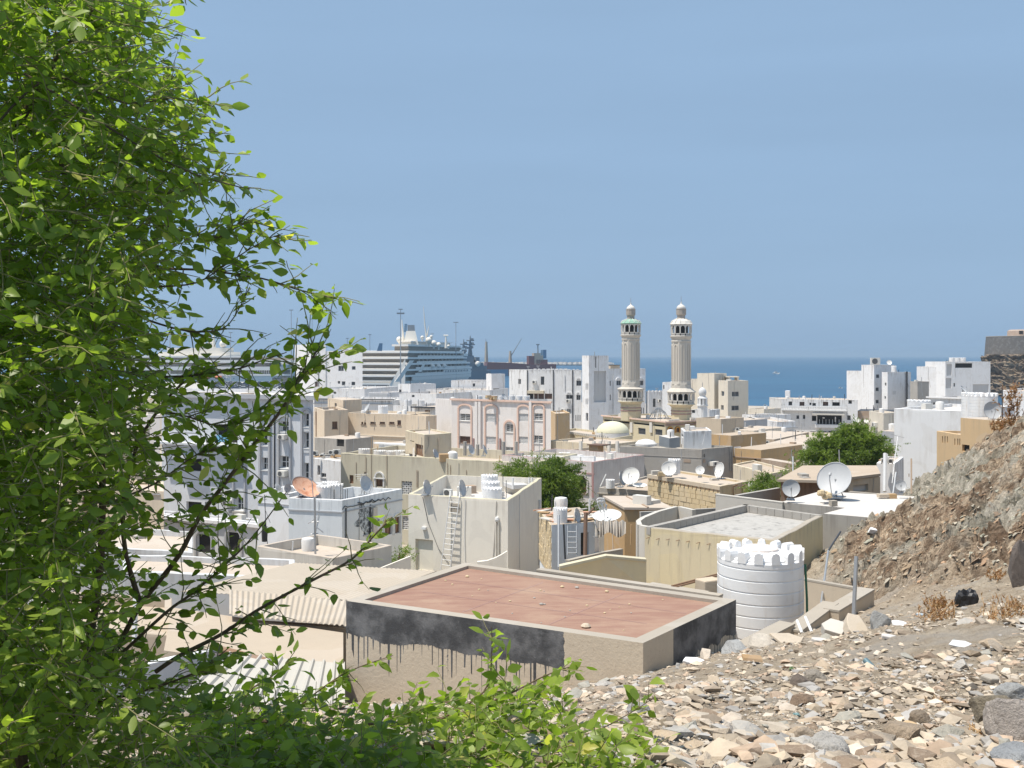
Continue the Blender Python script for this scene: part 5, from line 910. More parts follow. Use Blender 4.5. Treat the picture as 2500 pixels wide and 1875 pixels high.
wallseg((1492, 1362, 40), (1575, 1366, 40), .2, 5, 'yard_wall', 'crumbling rubble wall behind the low yellow roof', 'brownwall', 'cementwarm')
# curved grey wall basin
c = W(1625, 1262, 45); t = thing('curved_wall', 'grey curved roofless wall left of the yellow block', 'wall', (c.x, c.y, 5)); mb = MB(); mi = MB(); pts = [(1690, 1249, 46.5), (1655, 1246, 47.5), (1610, 1253, 46), (1575, 1262, 44.3), (1564, 1268, 43.4), (1568, 1274, 42.4), (1600, 1279, 41.8)]
P = [W(*p) for p in pts]; zt = sum(p.z for p in P) / len(P)
for p in P: p.z = zt
for a, e in zip(P, P[1:]):
    n = Vector((-(e - a).y, (e - a).x, 0)).normalized() * .2; n = n if n.dot(Vector((c.x, c.y, 0)) - Vector((a.x, a.y, 0))) < 0 else -n
    lo = lambda v: Vector((v.x, v.y, 5)); mb.hexa([lo(a), lo(e), lo(e + n), lo(a + n), a, e, e + n, a + n])
mb.build('wall_body', M['cementlight'], t)
# white roof with big dishes
pts = [(1905, 45.8), (2063, 44.1), (2011, 42.5), (2130, 41.4), (2270, 41.6), (2245, 47.6), (2003, 49.5)]
b = Bld('house', 'flat white roofed house carrying the largest mesh dish', 'building', pts, (0, 1226), 'cement', base=5, par=0, roof='roofwhite')
wallseg((1950, 1226, 45.9), (2003, 1199, 49.3), .25, b.z1, 'roof_ledge', 'short cream ledge at the left rim of the white roof', 'roofcream') if False else None
dish(2038, 1170, 84, 46.5, -38, 26, 'largest grey mesh dish on the white roof, held by struts and stones', 'dishgrey', ybase=1215)
dish(1931, 1192, 42, 45.6, -10, 12, 'round flat grey dish at the left end of the white roof', 'dishgrey', ybase=1222); dish(2199, 1185, 26, 47, -10, 14, 'small grey dish at the far right of the white roof', 'dishgrey', ybase=1206)
for k in range(9): mb = MB(); a = k * .7; mb.lathe(W(2013 + random.uniform(-14, 18), 1214 + random.uniform(-6, 6), 45.4 + random.uniform(-.3, .3)), [(.08, 0), (.15, .08), (.12, .2), (.03, .25)], 6, ph=a); solo(mb, 'stone', 'tan weight stone at the foot of the largest dish', 'stone', M['brickstone'], 'stones weighing down the largest dish')
mb = MB(); mb.box(W(2034, 1228, 44.6), (.28, .25, .22), .3); solo(mb, 'concrete_block', 'single pale block on the white roof before the largest dish', 'block', M['cementcap'])
mb = MB(); mb.box(W(2178, 1211, 47), (.35, .25, .2), .1); solo(mb, 'brick', 'red-brown brick on the back rim of the white roof', 'brick', M['ochre'])
mb = MB(); mb.box(W(2159, 1210, 47), (.6, .3, .15), .1); solo(mb, 'stone_slab', 'rounded tan slab on the back rim of the white roof', 'slab', M['cementwarm'])
wallseg((2073, 1200, 49.2), (2245, 1214, 47.4), .2, b.z1, 'roof_kerb', 'low cement kerb along the back of the white roof', 'cementcap')
pole([(2188, 1153, 49), (2181, 1205, 48.5)], .05, 'post', 'leaning grey post behind the small dish', 'post', 'metal'); pole([(2225, 1120, 50), (2225, 1206, 49)], .04, 'post', 'upright rusty post before the blank white wall', 'post', 'brownwall', arms=[[(2219, 1156, 50), (2219, 1164, 50)], [(2225, 1168, 50), (2230, 1172, 50)]])
pole([(2192, 1065, 60), (2178, 1180, 58)], .02, 'antenna', 'thin leaning antenna mast at the left of the blank white wall', 'antenna', 'metal', arms=[[(2175, 1060, 60), (2208, 1069, 60)], [(2183, 1078, 60), (2188, 1084, 60)]])
b = Bld('shed', 'brown wooden shack with long tan slab roof behind the dishes', 'shed', [(1906, 52), (2003, 51.5), (2040, 56)], (0, 1174), 'wood', base=5, par=0, roof='rooftan'); 
mb = MB(); mb.prism([(XY(px, d).x, XY(px, d).y) for px, d in ((1898, 51.5), (2010, 51), (2150, 54), (2140, 58), (1960, 58))], b.z1 + .01, b.z1 + .14); mb.build('roof_slab', M['rooftan'], b.root)
b = Bld('house', 'striped rough plaster wall behind the largest dish', 'building', [(2070, 52.5), (2149, 54)], 1172, 'cementwarm', base=5, back=3, par=0, wins=[(0, 2083, 1183, 2120, 1200, 'panel')])
b = Bld('house', 'small white house with unit right of the tree', 'building', [(2140, 66), (2184, 65.5)], 1130, 'white', base=4, back=5, par=.1); pole([(2161, 1107, 64), (2160, 1200, 63)], .12, 'roof_post', 'thick white pipe in front of the small white house', 'pipe', 'cool'); ac_free(2157, 1132, 15, 65.5, 'left outdoor unit on the small white house'); ac_free(2173, 1132, 13, 65.3, 'right outdoor unit on the small white house')
for (x0, x1, y0, d, mt, l) in ((2148, 2184, 1092, 82, 'brownwall', 'brown hut right of the tree under a pale roof'), (2150, 2186, 1052, 100, 'greytrim', 'dark grey awning house right of the tree top')): Bld('house', l, 'building', [(x0, d), (x1, d - 1)], y0, mt, base=2, back=6, par=0, roof='roofcream')
wallseg((1747, 1206, 47.5), (1910, 1226, 45.6), .2, 5, 'rough_wall', 'rough pale grey wall behind the yellow block', 'cementlight'); wallseg((1802, 1209, 51), (1905, 1191, 54), .2, 5, 'plank_wall', 'dark striped plank wall behind the rough grey wall', 'cement')
wallseg((1565, 1250, 47), (1770, 1240, 48.5), .15, 5, 'grey_wall', 'dark grey wall between the cut stone house and the yellow block', 'cement')
pole([(1936, 1115, 62), (1936, 1178, 60)], .035, 'post', 'thin grey post left of the tree', 'post', 'metal'); pole([(1962, 1148, 60), (1962, 1172, 60)], .05, 'post', 'short pale post under the tree', 'post', 'cementlight')
# ------------------------------------------------------------------ yellow block
b = YB = Bld('house', 'yellow block house with rebar stubs and a stained pale roof', 'building', [(1574, 38.75), (1895, 36), (2009, 41.6), (1818, 44.6)], (1, 1319), 'yellow', base=7, par=.28, pth=.22, roof='roofgrey', cap='cementcap')
f = b.F[0]
for k in range(12): mb = MB(); s = f.L * (.045 + .915 * k / 11.5); z_ = b.z1 - .33 - random.uniform(0, .03); mb.tube([f.P(s, z_, -.02), f.P(s - .14, z_ - .05, .07)], .012, 5); mb.build('rebar_stub', M['wood'], b.root); mb = MB(); mb.hexa([f.P(s, z_, .001), f.P(s + .012, z_, .001), f.P(s - .03, z_ - 1.35, .001), f.P(s - .036, z_ - 1.35, .001), f.P(s, z_, .003), f.P(s + .012, z_, .003), f.P(s - .03, z_ - 1.35, .003), f.P(s - .036, z_ - 1.35, .003)]); mb.build('rust_streak', M['beige2'], b.root)
for i in (2, 3):
    g = b.F[i]; n = int(g.L / .42)
    for k in range(n): mb = MB(); g.slab(mb, g.L * k / n + .01, b.z1 - .27, g.L * (k + 1) / n - .01, b.z1 + .02, -.245, -.002); mb.build('block', M['blockgrey'], b.root)
Bld('house', 'low yellow lean-to roof edge left of the yellow block', 'building', [(1371, 37), (1478, 40.2), (1576, 37.6)][::-1][::-1], (0, 1386), 'yellow', base=6, par=.12, cap='yellowcap', roof='rooftan') if False else None
mb = MB(); P = [W(1366, 1388, 36.2), W(1480, 1362, 36.6), W(1578, 1371, 37.4), W(1578, 1440, 37.3), W(1366, 1440, 36.1)]; t = thing('low_roof', 'low yellow sloping wall left of the yellow block', 'wall', W(1470, 1430, 33)); mb.extr(P, (0, .25, -.02)); mb.build('wall_body', M['yellow'], t)
for a, e in ((P[0], P[1]), (P[1], P[2])): mb = MB(); mb.hexa([a + Vector((0, -.05, 0)), e + Vector((0, -.05, 0)), e + Vector((0, .3, 0)), a + Vector((0, .3, 0)), a + Vector((0, -.05, .09)), e + Vector((0, -.05, .09)), e + Vector((0, .3, .09)), a + Vector((0, .3, .09))]); mb.build('coping', M['yellowcap'], t)
# ------------------------------------------------------------------ red roof room with bitumen walls
m, nt, bs = nmat('drip_wall'); p = pos(nt); sep = N(nt, 'ShaderNodeSeparateXYZ'); link(nt, p, sep.inputs[0])
A0_ = XY(845, 21.1); A1_ = XY(1570, 18); uu = (A1_ - A0_).normalized()
def alongn(vec, a): # distance along a direction
    n = N(nt, 'ShaderNodeVectorMath', operation='DOT_PRODUCT'); link(nt, vec, n.inputs[0]); n.inputs[1].default_value = a; return n.outputs['Value']
def comb(x): n = N(nt, 'ShaderNodeCombineXYZ'); link(nt, x, n.inputs[0]); return n.outputs[0]
zt_ = ZP(1570, 18); sx = alongn(p, (uu.x, uu.y, 0)); sx2 = alongn(p, (uu.x + .55, uu.y * -.4 + .8, 0))
edge = mth(nt, 'MULTIPLY_ADD', noi(nt, comb(sx2), 1.1, 3), .5, .44)                        # lower edge of the painted band
dr = mth(nt, 'MULTIPLY', ramp(nt, noi(nt, comb(mth(nt, 'MULTIPLY', sx2, 17.0)), 1.0, 2, .5), .52, .58), mth(nt, 'MULTIPLY_ADD', noi(nt, comb(mth(nt, 'MULTIPLY', sx2, 3.1)), 1.0, 3), 1.7, -.35))
dr = mth(nt, 'MULTIPLY', dr, ramp(nt, noi(nt, comb(mth(nt, 'MULTIPLY', sx2, 1.7)), 1.0, 3, .6), .36, .6, .25, 1.25))
low = mth(nt, 'ADD', edge, mth(nt, 'MAXIMUM', dr, 0.0)); dz = mth(nt, 'SUBTRACT', zt_, sep.outputs[2])
rag = mth(nt, 'MULTIPLY_ADD', noi(nt, p, 9, 5, .7), .10, -.05)
band = mth(nt, 'LESS_THAN', mth(nt, 'ADD', dz, rag), low)
front = alongn(p, (uu.x, uu.y, 0)); smax = (XY(1378, 18.75)).dot(uu); cut = mth(nt, 'LESS_THAN', mth(nt, 'ADD', front, mth(nt, 'MULTIPLY', rag, 1.2)), smax)
vv = (XY(1797, 21.2) - A1_).normalized(); side = alongn(p, (vv.x, vv.y, 0)); smin = XY(1640, 18.95).dot(vv); cut2 = mth(nt, 'GREATER_THAN', side, smin)
geo = N(nt, 'ShaderNodeNewGeometry'); nx = alongn(geo.outputs['True Normal'], (vv.y, -vv.x, 0)); isR = mth(nt, 'GREATER_THAN', nx, .7)
sel = mth(nt, 'ADD', mth(nt, 'MULTIPLY', isR, cut2), mth(nt, 'MULTIPLY', mth(nt, 'SUBTRACT', 1.0, isR), cut)); band = mth(nt, 'MULTIPLY', band, sel)
spl = mth(nt, 'GREATER_THAN', noi(nt, p, 7, 2, .5), .735); band = mth(nt, 'MAXIMUM', band, mth(nt, 'MULTIPLY', spl, sel))
n1 = noi(nt, p, 2.2, 6, .62); n2 = noi(nt, p, 14, 6, .7); blk = mix(nt, ramp(nt, n1, .38, .7), (.055, .056, .06), (.17, .17, .175)); blk = mix(nt, mth(nt, 'MULTIPLY', ramp(nt, n2, .58, .72), .5), blk, (.26, .26, .26))
wal = mix(nt, n1, (.50, .42, .325), (.63, .54, .42)); wal = mix(nt, mth(nt, 'MULTIPLY', ramp(nt, n2, .55, .7), .35), wal, (.34, .27, .21))
link(nt, mix(nt, band, wal, blk), bs.inputs['Base Color']); bs.inputs['Roughness'].default_value = .8; bumpn(nt, bs, mth(nt, 'ADD', mth(nt, 'MULTIPLY', n2, 1.2), mth(nt, 'MULTIPLY', band, .6)), .5, .02); M['drip'] = m
m, nt, bs = nmat('red_screed'); p = pos(nt); n1 = noi(nt, p, .55, 6, .6); n2 = noi(nt, mapv(nt, p, (1.0, 4.0, 1), (0, 0, R(20))), 1.2, 6, .65); n3 = noi(nt, p, 40, 5, .7)
c_ = mix(nt, ramp(nt, n2, .34, .66), (.265, .145, .105), (.325, .20, .142)); c_ = mix(nt, mth(nt, 'MULTIPLY', ramp(nt, n1, .5, .7), .55), c_, (.40, .28, .195)); c_ = mix(nt, mth(nt, 'MULTIPLY', ramp(nt, noi(nt, p, 90, 3, .6), .63, .68), .6), c_, (.16, .10, .075)); c_ = mix(nt, mth(nt, 'MULTIPLY', ramp(nt, n3, .6, .72), .4), c_, (.3, .18, .14))
link(nt, c_, bs.inputs['Base Color']); bs.inputs['Roughness'].default_value = .85; bumpn(nt, bs, n3, .25, .006); M['redroof'] = m
b = RR = Bld('house', 'nearest room with dusty red flat roof and tar painted walls', 'building', [(845, 21.1), (1570, 18), (1797, 21.2), (1136, 25)], (1, 1570), 'drip', base=9.2, par=.07, pth=.26, roof='redroof', cap='cementcap')
q0, q1, q2, q3 = inset(b.P, .26); z_ = b.zr + .002
for (a, c, e, g_) in ((q0, q3, q1, q2), (q0, q1, q3, q2)):
    for t_ in (.36, .68):
        s, e2 = a.lerp(e, t_), c.lerp(g_, t_); mb = MB(); d_ = (e2 - s).normalized(); n = Vector((-d_.y, d_.x, 0)) * .008; kk = random.uniform(.02, .1); s2, e3 = s.lerp(e2, kk), s.lerp(e2, 1 - kk)
        mb.poly([(v.x, v.y, z_ + .001 + .001 * (a is q0)) for v in (s2 - n, e3 - n, e3 + n, s2 + n)]); mb.build('joint', M['maroon'], b.root)
for k in range(34):
    px, py = random.choice([(random.uniform(1010, 1560), random.uniform(1405, 1470)), (random.uniform(1150, 1680), random.uniform(1440, 1500)), (random.uniform(1300, 1560), random.uniform(1470, 1540))]); d = (HCAM - b.zr) * F / (py - HY); c = W(px, py, d); r_ = random.choice((.018, .022, .03, .05)); mb = MB(); mb.lathe(c, [(r_ * .7, 0), (r_, r_ * .4), (r_ * .5, r_ * .8)], 5, ph=random.random()); solo(mb, 'pebble', 'small loose stone lying on the red roof', 'stone', M['brickstone'] if k % 3 else M['cement'], 'stones on the red roof')
mb = MB(); c = W(1430, 1532, (HCAM - b.zr) * F / (1532 - HY)); mb.lathe(c, [(.07, 0), (.10, .03), (.06, .07), (.02, .08)], 7); solo(mb, 'stone', 'largest pale rounded stone near the front rim of the red roof', 'stone', M['cementwarm'], smooth=False)
wallseg((1310, 1390, 26.5), (1755, 1454, 23.6), .22, 9, 'parapet_wall', 'cement parapet running along the back of the red roof', 'cementwarm', 'cementcap')
wallseg((1578, 1428, 25), (1716, 1450, 24.2), .35, 9, 'ledge_wall', 'short cream ledge behind the right part of the red roof', 'cementcap')
for k, (a, c) in enumerate((((1640, 1431, 24.8), (1758, 1400, 27)), ((1640, 1436, 24.6), (1758, 1404, 26.8)))): pole([a, c], .025, 'iron_bar', ('upper' if k == 0 else 'lower') + ' of two rusty bars slanting behind the big tank', 'bar', 'wood')
mb = MB(); mb.box(W(1730, 1440, 25.5), (.55, .4, .55), .5); solo(mb, 'concrete_block', 'cream concrete lump left of the big tank', 'block', M['cementwarm'], bevel=.03)
# yard walls round the big tank
wallseg((1958, 1412, 29), (2100, 1437, 25.6), .18, 8.5, 'yard_wall', 'brown shaded yard wall behind the big tank', 'cementwarm', 'cementcap')
wallseg((2048, 1490, 23), (2134, 1438, 25), .34, 9, 'yard_wall', 'cream yard wall right of the big tank with the corner pier', 'cementwarm', 'cementcap'); wallseg((1955, 1540, 21.7), (2046, 1472, 23.6), .34, 9, 'yard_wall', 'sloping cream wall piece in front of the big tank', 'cementwarm', 'cementcap'); wallseg((1824, 1582, 20.4), (1940, 1522, 21.9), .34, 9, 'yard_wall', 'lowest cream wall piece at the foot of the big tank', 'cementwarm', 'cementcap')
tank(1856, 1332, 206, 1572, 24.6, 'big white ribbed castle-top tank right of the red roof', rz=.12)
c = W(1851, 1396, 23.85); t = thing('cup', 'pink plastic mug on the rim of the big tank', 'cup', c - Vector((0, 0, .08))); mb = MB(); mb.lathe(c - Vector((0, 0, .1)), [(.075, 0), (.095, .2), (.10, .21), (.085, .205), (.07, .02)], 16); mb.build('mug_body', M['pink'], t, smooth=True); mb = MB(); mb.tube([c + Vector((.09, 0, .06)), c + Vector((.15, 0, .04)), c + Vector((.15, 0, -.05)), c + Vector((.08, 0, -.06))], .012, 5); mb.build('handle', M['pink'], t)
mb = MB(); mb.tube([W(1957, 1377, 24.6), W(1966, 1378, 24.5), W(1970, 1460, 24.4), W(1971, 1520, 24.3)], .028, 7); t = solo(mb, 'pipe', 'green pipe coming down the right side of the big tank', 'pipe', M['greenpipe'], smooth=True)
pole([(2022, 1345, 30), (2004, 1480, 27)], .03, 'pipe', 'thin grey pipe leaning between the big tank and the rocks', 'pipe', 'metal'); pole([(2052, 1298, 33), (2022, 1345, 30)], .03, 'pipe', 'dark pipe running up the rocks behind the big tank', 'pipe', 'dmetal'); pole([(2091, 1358, 22.5), (2084, 1506, 22.3)], .045, 'post', 'grey metal post standing in the yard wall', 'post', 'metal')
for k, (a, c) in enumerate((((1946, 1515, 21.5), (1958, 1545, 21)), ((1966, 1506, 21.5), (1984, 1548, 21)))): pole([a, c], .03, 'pipe', ('left' if k == 0 else 'right') + ' white pipe stub leaning at the wall pieces', 'pipe', 'framewhite')
# ------------------------------------------------------------------ corrugated roofs, left of the red roof
def sheet(P00, P10, P11, P01, nw, amp, name, label, mat, kind='sine', th=.012):
    """corners near-left, near-right, far-right, far-left; waves run across the near edge"""
    A, B_, C, D = [W(*p) for p in (P00, P10, P11, P01)]; n = nw * 8; mb = MB(); top = []; vs = []
    for i in range(n + 1):
        s = i / n; ph = (i % 8) / 8
        h = amp * math.sin(2 * math.pi * ph) if kind == 'sine' else (amp if ph < .25 else 0)
        for t_ in (0, .5, 1):
            p = A.lerp(B_, s).lerp(D.lerp(C, s), t_); vs.append(Vector((p.x, p.y, p.z + h)))
    m_ = len(vs); allv = vs + [v - Vector((0, 0, th)) for v in vs]; fs = []
    for i in range(n):
        for j in range(2): a = i * 3 + j; fs += [(a, a + 3, a + 4, a + 1), (m_ + a + 1, m_ + a + 4, m_ + a + 3, m_ + a)]
        a = i * 3; fs.append((a, m_ + a, m_ + a + 3, a + 3)); a += 2; fs.append((a + 3, m_ + a + 3, m_ + a, a))
    mb.add(allv, fs); return solo(mb, name, label, 'roof', M[mat], smooth=True)
sheet((560, 1500, 26), (846, 1527, 25.2), (866, 1468, 28), (560, 1440, 29), 22, .022, 'corrugated_roof', 'near cream corrugated sheet roof with wavy eave', 'corr')
sheet((440, 1444, 29.2), (868, 1466, 28.1), (1066, 1394, 31.5), (720, 1374, 34), 34, .012, 'corrugated_roof', 'far cream corrugated sheet roof reaching the ladder house', 'corr')
mb = MB()
for k in range(16): mb.lathe(W(random.uniform(640, 1020), random.uniform(1405, 1435), 29.5), [(.02, 0), (.02, .06), (.004, .1)], 5)
wallseg((500, 1512, 26.6), (846, 1532, 25.7), .2, 8.5, 'house_wall', 'stained cream wall under the near corrugated eave', 'cementwarm')
pts = [W(400, 1560, 23.5), W(838, 1610, 21.6), W(838, 1560, 25), W(420, 1525, 27.5)]; zz = sum(p.z for p in pts) / 4; mb = MB(); mb.prism([(p.x, p.y) for p in pts], 8.6, zz); solo(mb, 'terrace', 'flat cream terrace between the two sheet roofs', 'terrace', M['terrace'])
mb = MB(); a, e = W(520, 1592, 22.4), W(640, 1624, 21.5); mb.hexa([a, e, e + Vector((.06, .2, 0)), a + Vector((.06, .2, 0)), a + Vector((0, 0, .1)), e + Vector((0, 0, .1)), e + Vector((.06, .2, .1)), a + Vector((.06, .2, .1))]); solo(mb, 'timber', 'brown timber along the edge of the cream terrace', 'timber', M['wood'])
sheet((395, 1745, 17.6), (842, 1728, 19.2), (842, 1620, 21.3), (560, 1596, 22), 11, .05, 'ribbed_roof', 'lowest white ribbed sheet roof beside the tar painted wall', 'corrwhite', 'rib')
wallseg((180, 1660, 18.5), (545, 1582, 22.5), .2, 8.5, 'house_wall', 'white wall slanting behind the leaves at the lowest sheet roof', 'whiteclean')
b = Bld('house', 'pale grey yard block under the far corrugated roof', 'building', [(300, 34), (720, 33)], 1395, 'cool', base=6, back=3, ray=True, par=.2, wins=[(0, 480, 1400, 500, 1420, 'wdoor')])
b = Bld('house', 'cream flat roof seen through the leaves left of the corrugated sheets', 'building', [(100, 27), (420, 26)], 1525, 'terrace', base=7, back=4, ray=True, par=.25, roof='terrace')
pole([(332, 1440, 24), (328, 1570, 23.5)], .06, 'post', 'grey roof post glimpsed through the leaves', 'post', 'cool')
# ------------------------------------------------------------------ harbour
class Hull:
    """two wall planes of a ship: stern (faces us, left) and side (runs away right)"""
def cruise(label, stern_x0, corner, bow_x, d, phi, decks, rx, blue=False):
    pass
# --- cruise ship, stern quarter towards us
d0 = 520.0; phi = R(15); u = Vector((math.sin(phi), math.cos(phi), 0)); l = Vector((-math.cos(phi), math.sin(phi), 0))
C0 = XY(990, d0); Lside = 128; beam = 30
S = Face(C0, C0 + u * Lside); T = Face(C0 + l * beam, C0)     # side plane, stern plane
t = thing('cruise_ship', 'white cruise ship with stepped stern decks, cream funnel and round radomes', 'ship', (C0.x, C0.y, 0))
def blk(s0, s1, z0, z1, o0, o1, name, mat, par=None, taper=0.0):
    """block along the ship: s along the side, o across (0 = near side, positive to the far side)"""
    mb = MB(); P = lambda s, o, z: S.P(s, z, -o); mb.hexa([P(s0, o0, z0), P(s1, o0, z0), P(s1, o1, z0), P(s0, o1, z0), P(s0 + taper, o0 + taper * .4, z1), P(s1 - taper, o0 + taper * .4, z1), P(s1 - taper, o1 - taper * .4, z1), P(s0 + taper, o1 - taper * .4, z1)]); return mb.build(name, M[mat], par or t)
mb = MB(); Pq = lambda s, o, z: S.P(s, z, -o)
low = [Pq(4, 1, -1), Pq(105, 1, -1), Pq(126, beam / 2, -1), Pq(105, beam - 1, -1), Pq(4, beam - 1, -1)]; up = [Pq(0, 0, 4.9), Pq(108, 0, 5.4), Pq(136, beam / 2, 6.0), Pq(108, beam, 5.4), Pq(0, beam, 4.9)]
mb.add(low + up, [(0, 1, 6, 5), (1, 2, 7, 6), (2, 3, 8, 7), (3, 4, 9, 8), (4, 0, 5, 9), (5, 6, 7, 8, 9)]); hull = mb.build('hull', M['shipgrey'], t)
dz = 3.05; zb = 4.95
for k in range(5):
    z0 = zb + k * dz; st = [0, .6, 1.6, 3.0, 4.4][k]; e = [112, 114, 110, 104, 98][k]
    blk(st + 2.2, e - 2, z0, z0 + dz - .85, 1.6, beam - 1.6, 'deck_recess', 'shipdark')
    sl = blk(st, e, z0 + dz - .95, z0 + dz, .0 if k < 4 else .3, beam, 'deck_slab', 'shipwhite')
    blk(st, st + .12, z0, z0 + .3, .3, beam - .3, 'stern_rail', 'shipwhite', sl)
    blk(st + 14, e - 1, z0, z0 + .9, .02, .22, 'side_rail', 'shipgrey', sl)
    for j in range(12): s_ = st + 20 + j * (e - st - 26) / 12; blk(s_, s_ + .35, z0 + .01, z0 + dz - 1.11, .9, 1.75, 'divider', 'shipgrey', sl)
def sp(px, py, o=0.0): return S.pt(px, py, o)
for k, (pts) in enumerate(([(1000, 880), (1010, 880), (975, 932), (963, 932)], [(1034, 884), (1040, 884), (1028, 908), (1021, 908)])):
    mb = MB(); mb.extr([sp(x, y, .05) for x, y in pts], S.n * -.6 + S.n * .62); mb.extr([sp(x, y, .02) for x, y in pts], S.n * .18); mb.build('slanted_panel', M['shipgrey'], t)
blk(10, 112, zb + .1, zb + 2.0, -.05, .5, 'side_plating', 'shipgrey')
blk(60, 111, zb + 3.1, zb + 5.0, -.06, .5, 'side_plating', 'shipgrey')
for k in range(15): s_ = 62 + k * 3.0; blk(s_, s_ + 1.3, zb + 3.55, zb + 4.6, -.1, -.05, 'porthole', 'shipglass')
for k, s_ in enumerate((40, 50, 60)):
    mb = MB(); c = S.P(s_, zb + 7.2, .2); mb.lathe(c, [(.2, -1.2), (1.3, -.7), (1.6, 0), (1.3, .8), (.3, 1.2)], 10); o = mb.build('lifeboat', M['shipwhite'], t, smooth=True)
z5 = zb + 5 * dz
for y0, y1, mt, nm, o in ((935, 939, 'shipwhite', 'stern_band', .35), (940, 952, 'shipwhite', 'stern_plate', .2), (952, 964, 'shipcream', 'stern_plate', .3)):
    mb = MB(); T.bar(mb, 850, y0, 962, y1, -.5, o); mb.build(nm, M[mt], t)
mb = MB(); mb.extr([T.pt(x, y, .1) for x, y in ((990, 876), (990, 962), (938, 962))], T.n * .5); mb.build('side_fin', M['shipgrey'], t)
for x0, x1 in ((884, 897), (899, 915), (918, 946), (948, 956)): mb = MB(); T.bar(mb, x0, 941, x1, 950, .2, .26); mb.build('stern_window', M['glassbrown'], t)
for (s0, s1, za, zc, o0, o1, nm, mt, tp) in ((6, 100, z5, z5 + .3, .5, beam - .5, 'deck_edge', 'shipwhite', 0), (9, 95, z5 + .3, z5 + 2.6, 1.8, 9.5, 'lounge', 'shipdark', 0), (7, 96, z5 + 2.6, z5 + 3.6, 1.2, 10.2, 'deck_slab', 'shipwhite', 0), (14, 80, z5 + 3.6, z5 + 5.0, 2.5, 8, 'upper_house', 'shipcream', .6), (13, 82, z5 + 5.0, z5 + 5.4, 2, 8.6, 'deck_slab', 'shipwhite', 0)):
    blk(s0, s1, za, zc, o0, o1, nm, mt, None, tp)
blk(95.5, 103, z5 + 1.2, z5 + 2.4, 1, beam - 1, 'bridge_wing', 'shipwhite'); blk(96, 104, z5 - 2.5, z5 - 1.0, -.5, beam, 'bridge_wing', 'shipwhite')
def up_at(px, py, d): return W(px, py, d)
c = W(1004, 842, 545); q = 545 / F; mb = MB(); P = lambda x, y, dd: W(x, y, dd)
mb.hexa([P(985, 842, 540), P(1022, 842, 540), P(1022, 842, 556), P(985, 842, 556), P(992, 808, 541), P(1014, 808, 541), P(1014, 808, 550), P(992, 808, 550)]); fu = mb.build('funnel', M['shipcream'], t)
mb = MB(); mb.hexa([P(995, 808, 542), P(1013, 808, 542), P(1013, 808, 549), P(995, 808, 549), P(995, 793.5, 542), P(1012, 793.5, 542), P(1012, 793.5, 549), P(995, 793.5, 549)]); mb.build('funnel_top', M['navy'], fu)
for (x, y, r) in ((1047, 831, 8.2), (1031, 824, 4.6), (1059, 838, 7.5), (1071, 842, 6.4), (1053, 822, 4), (975, 829, 7.5), (1095, 845, 3.6)):
    mb = MB(); c = W(x, y, 552); rr_ = r * 552 / F; mb.lathe(c, [(.4, -rr_ * 1.9), (.5, -rr_ * 1.05)] + [(rr_ * math.cos(a), rr_ * math.sin(a)) for a in [R(-64 + 15 * k) for k in range(11)]] + [(.05, rr_)], 18); mb.build('radome', M['shipcream'], t, smooth=True)
for pts, r in (([(985, 840, 546), (981, 780, 546)], 1.0), ([(1043, 838, 556), (1037, 790, 556), (1034, 748, 556)], .6), ([(1090, 850, 560), (1088, 817, 560)], 1.2), ([(1043, 820, 556), (1047, 795, 556)], .5)):
    mb = MB(); n = len(pts); mb.tube([W(*p) for p in pts], [r * (1 - .8 * i / (n - 1)) for i in range(n)], 6); mb.build('mast', M['shipcream'], t)
mb = MB(); mb.tube([W(1083, 819, 560), W(1094, 819, 560)], .4, 5); mb.build('mast_yard', M['shipcream'], t)
for k in range(4): mb = MB(); mb.box(W(991 - k * .5, 793 + 5 * k, 546), (1.4, .3, 1.0)); mb.build('signal_flag', M['bluehull'], t)
mb = MB(); mb.hexa([P(920, 857, 519), P(933, 857, 519), P(933, 857, 519.5), P(920, 857, 519.5), P(926, 838, 519), P(934, 838, 519), P(934, 838, 519.5), P(926, 838, 519.5)]); mb.build('ensign', M['bluehull'], t)
# --- second ship, left, bow to the right
t = thing('cruise_ship', 'long white liner lying behind the parked cars and leaves, bow to the right', 'ship', XY(560, 640)); d1 = 640
G = Face(XY(300, d1 + 6), XY(722, d1)); G2 = Face(XY(560, d1 + 2), XY(722, d1))
def gb(x0, y0, x1, y1, o0, o1, nm, mt, curve=0, bow=True):
    f = G; a, zb_, c, zt_ = f.rect(x0, y0, x1, y1); mb = MB()
    pr = [(a, o0), (c, o0)]; n = 5
    pr = [(a, -o0), (c - curve, -o0)] + [(c - curve + curve * math.sin(k * math.pi / 2 / n), -o0 - (curve * 1.2) * (1 - math.cos(k * math.pi / 2 / n))) for k in range(1, n + 1)] + [(c, -o1), (a, -o1)] if curve else [(a, -o0), (c, -o0), (c, -o1), (a, -o1)]
    q_ = [f.P(s_, zb_, o_) for s_, o_ in pr]; mb.extr(q_, (0, 0, zt_ - zb_)); return mb.build(nm, M[mt], t)
gb(300, 917, 700, 940, 0, 26, 'hull', 'shipwhite', 9); gb(300, 913, 712, 917.5, -.5, 26, 'deck_slab', 'shipwhite', 7); gb(300, 904, 684, 913, 1.5, 24, 'deck_recess', 'shipdark', 5); gb(300, 895, 694, 904, -.3, 26, 'deck_slab', 'shipwhite', 7); gb(300, 886, 660, 895, 2, 24, 'deck_recess', 'shipdark', 5)
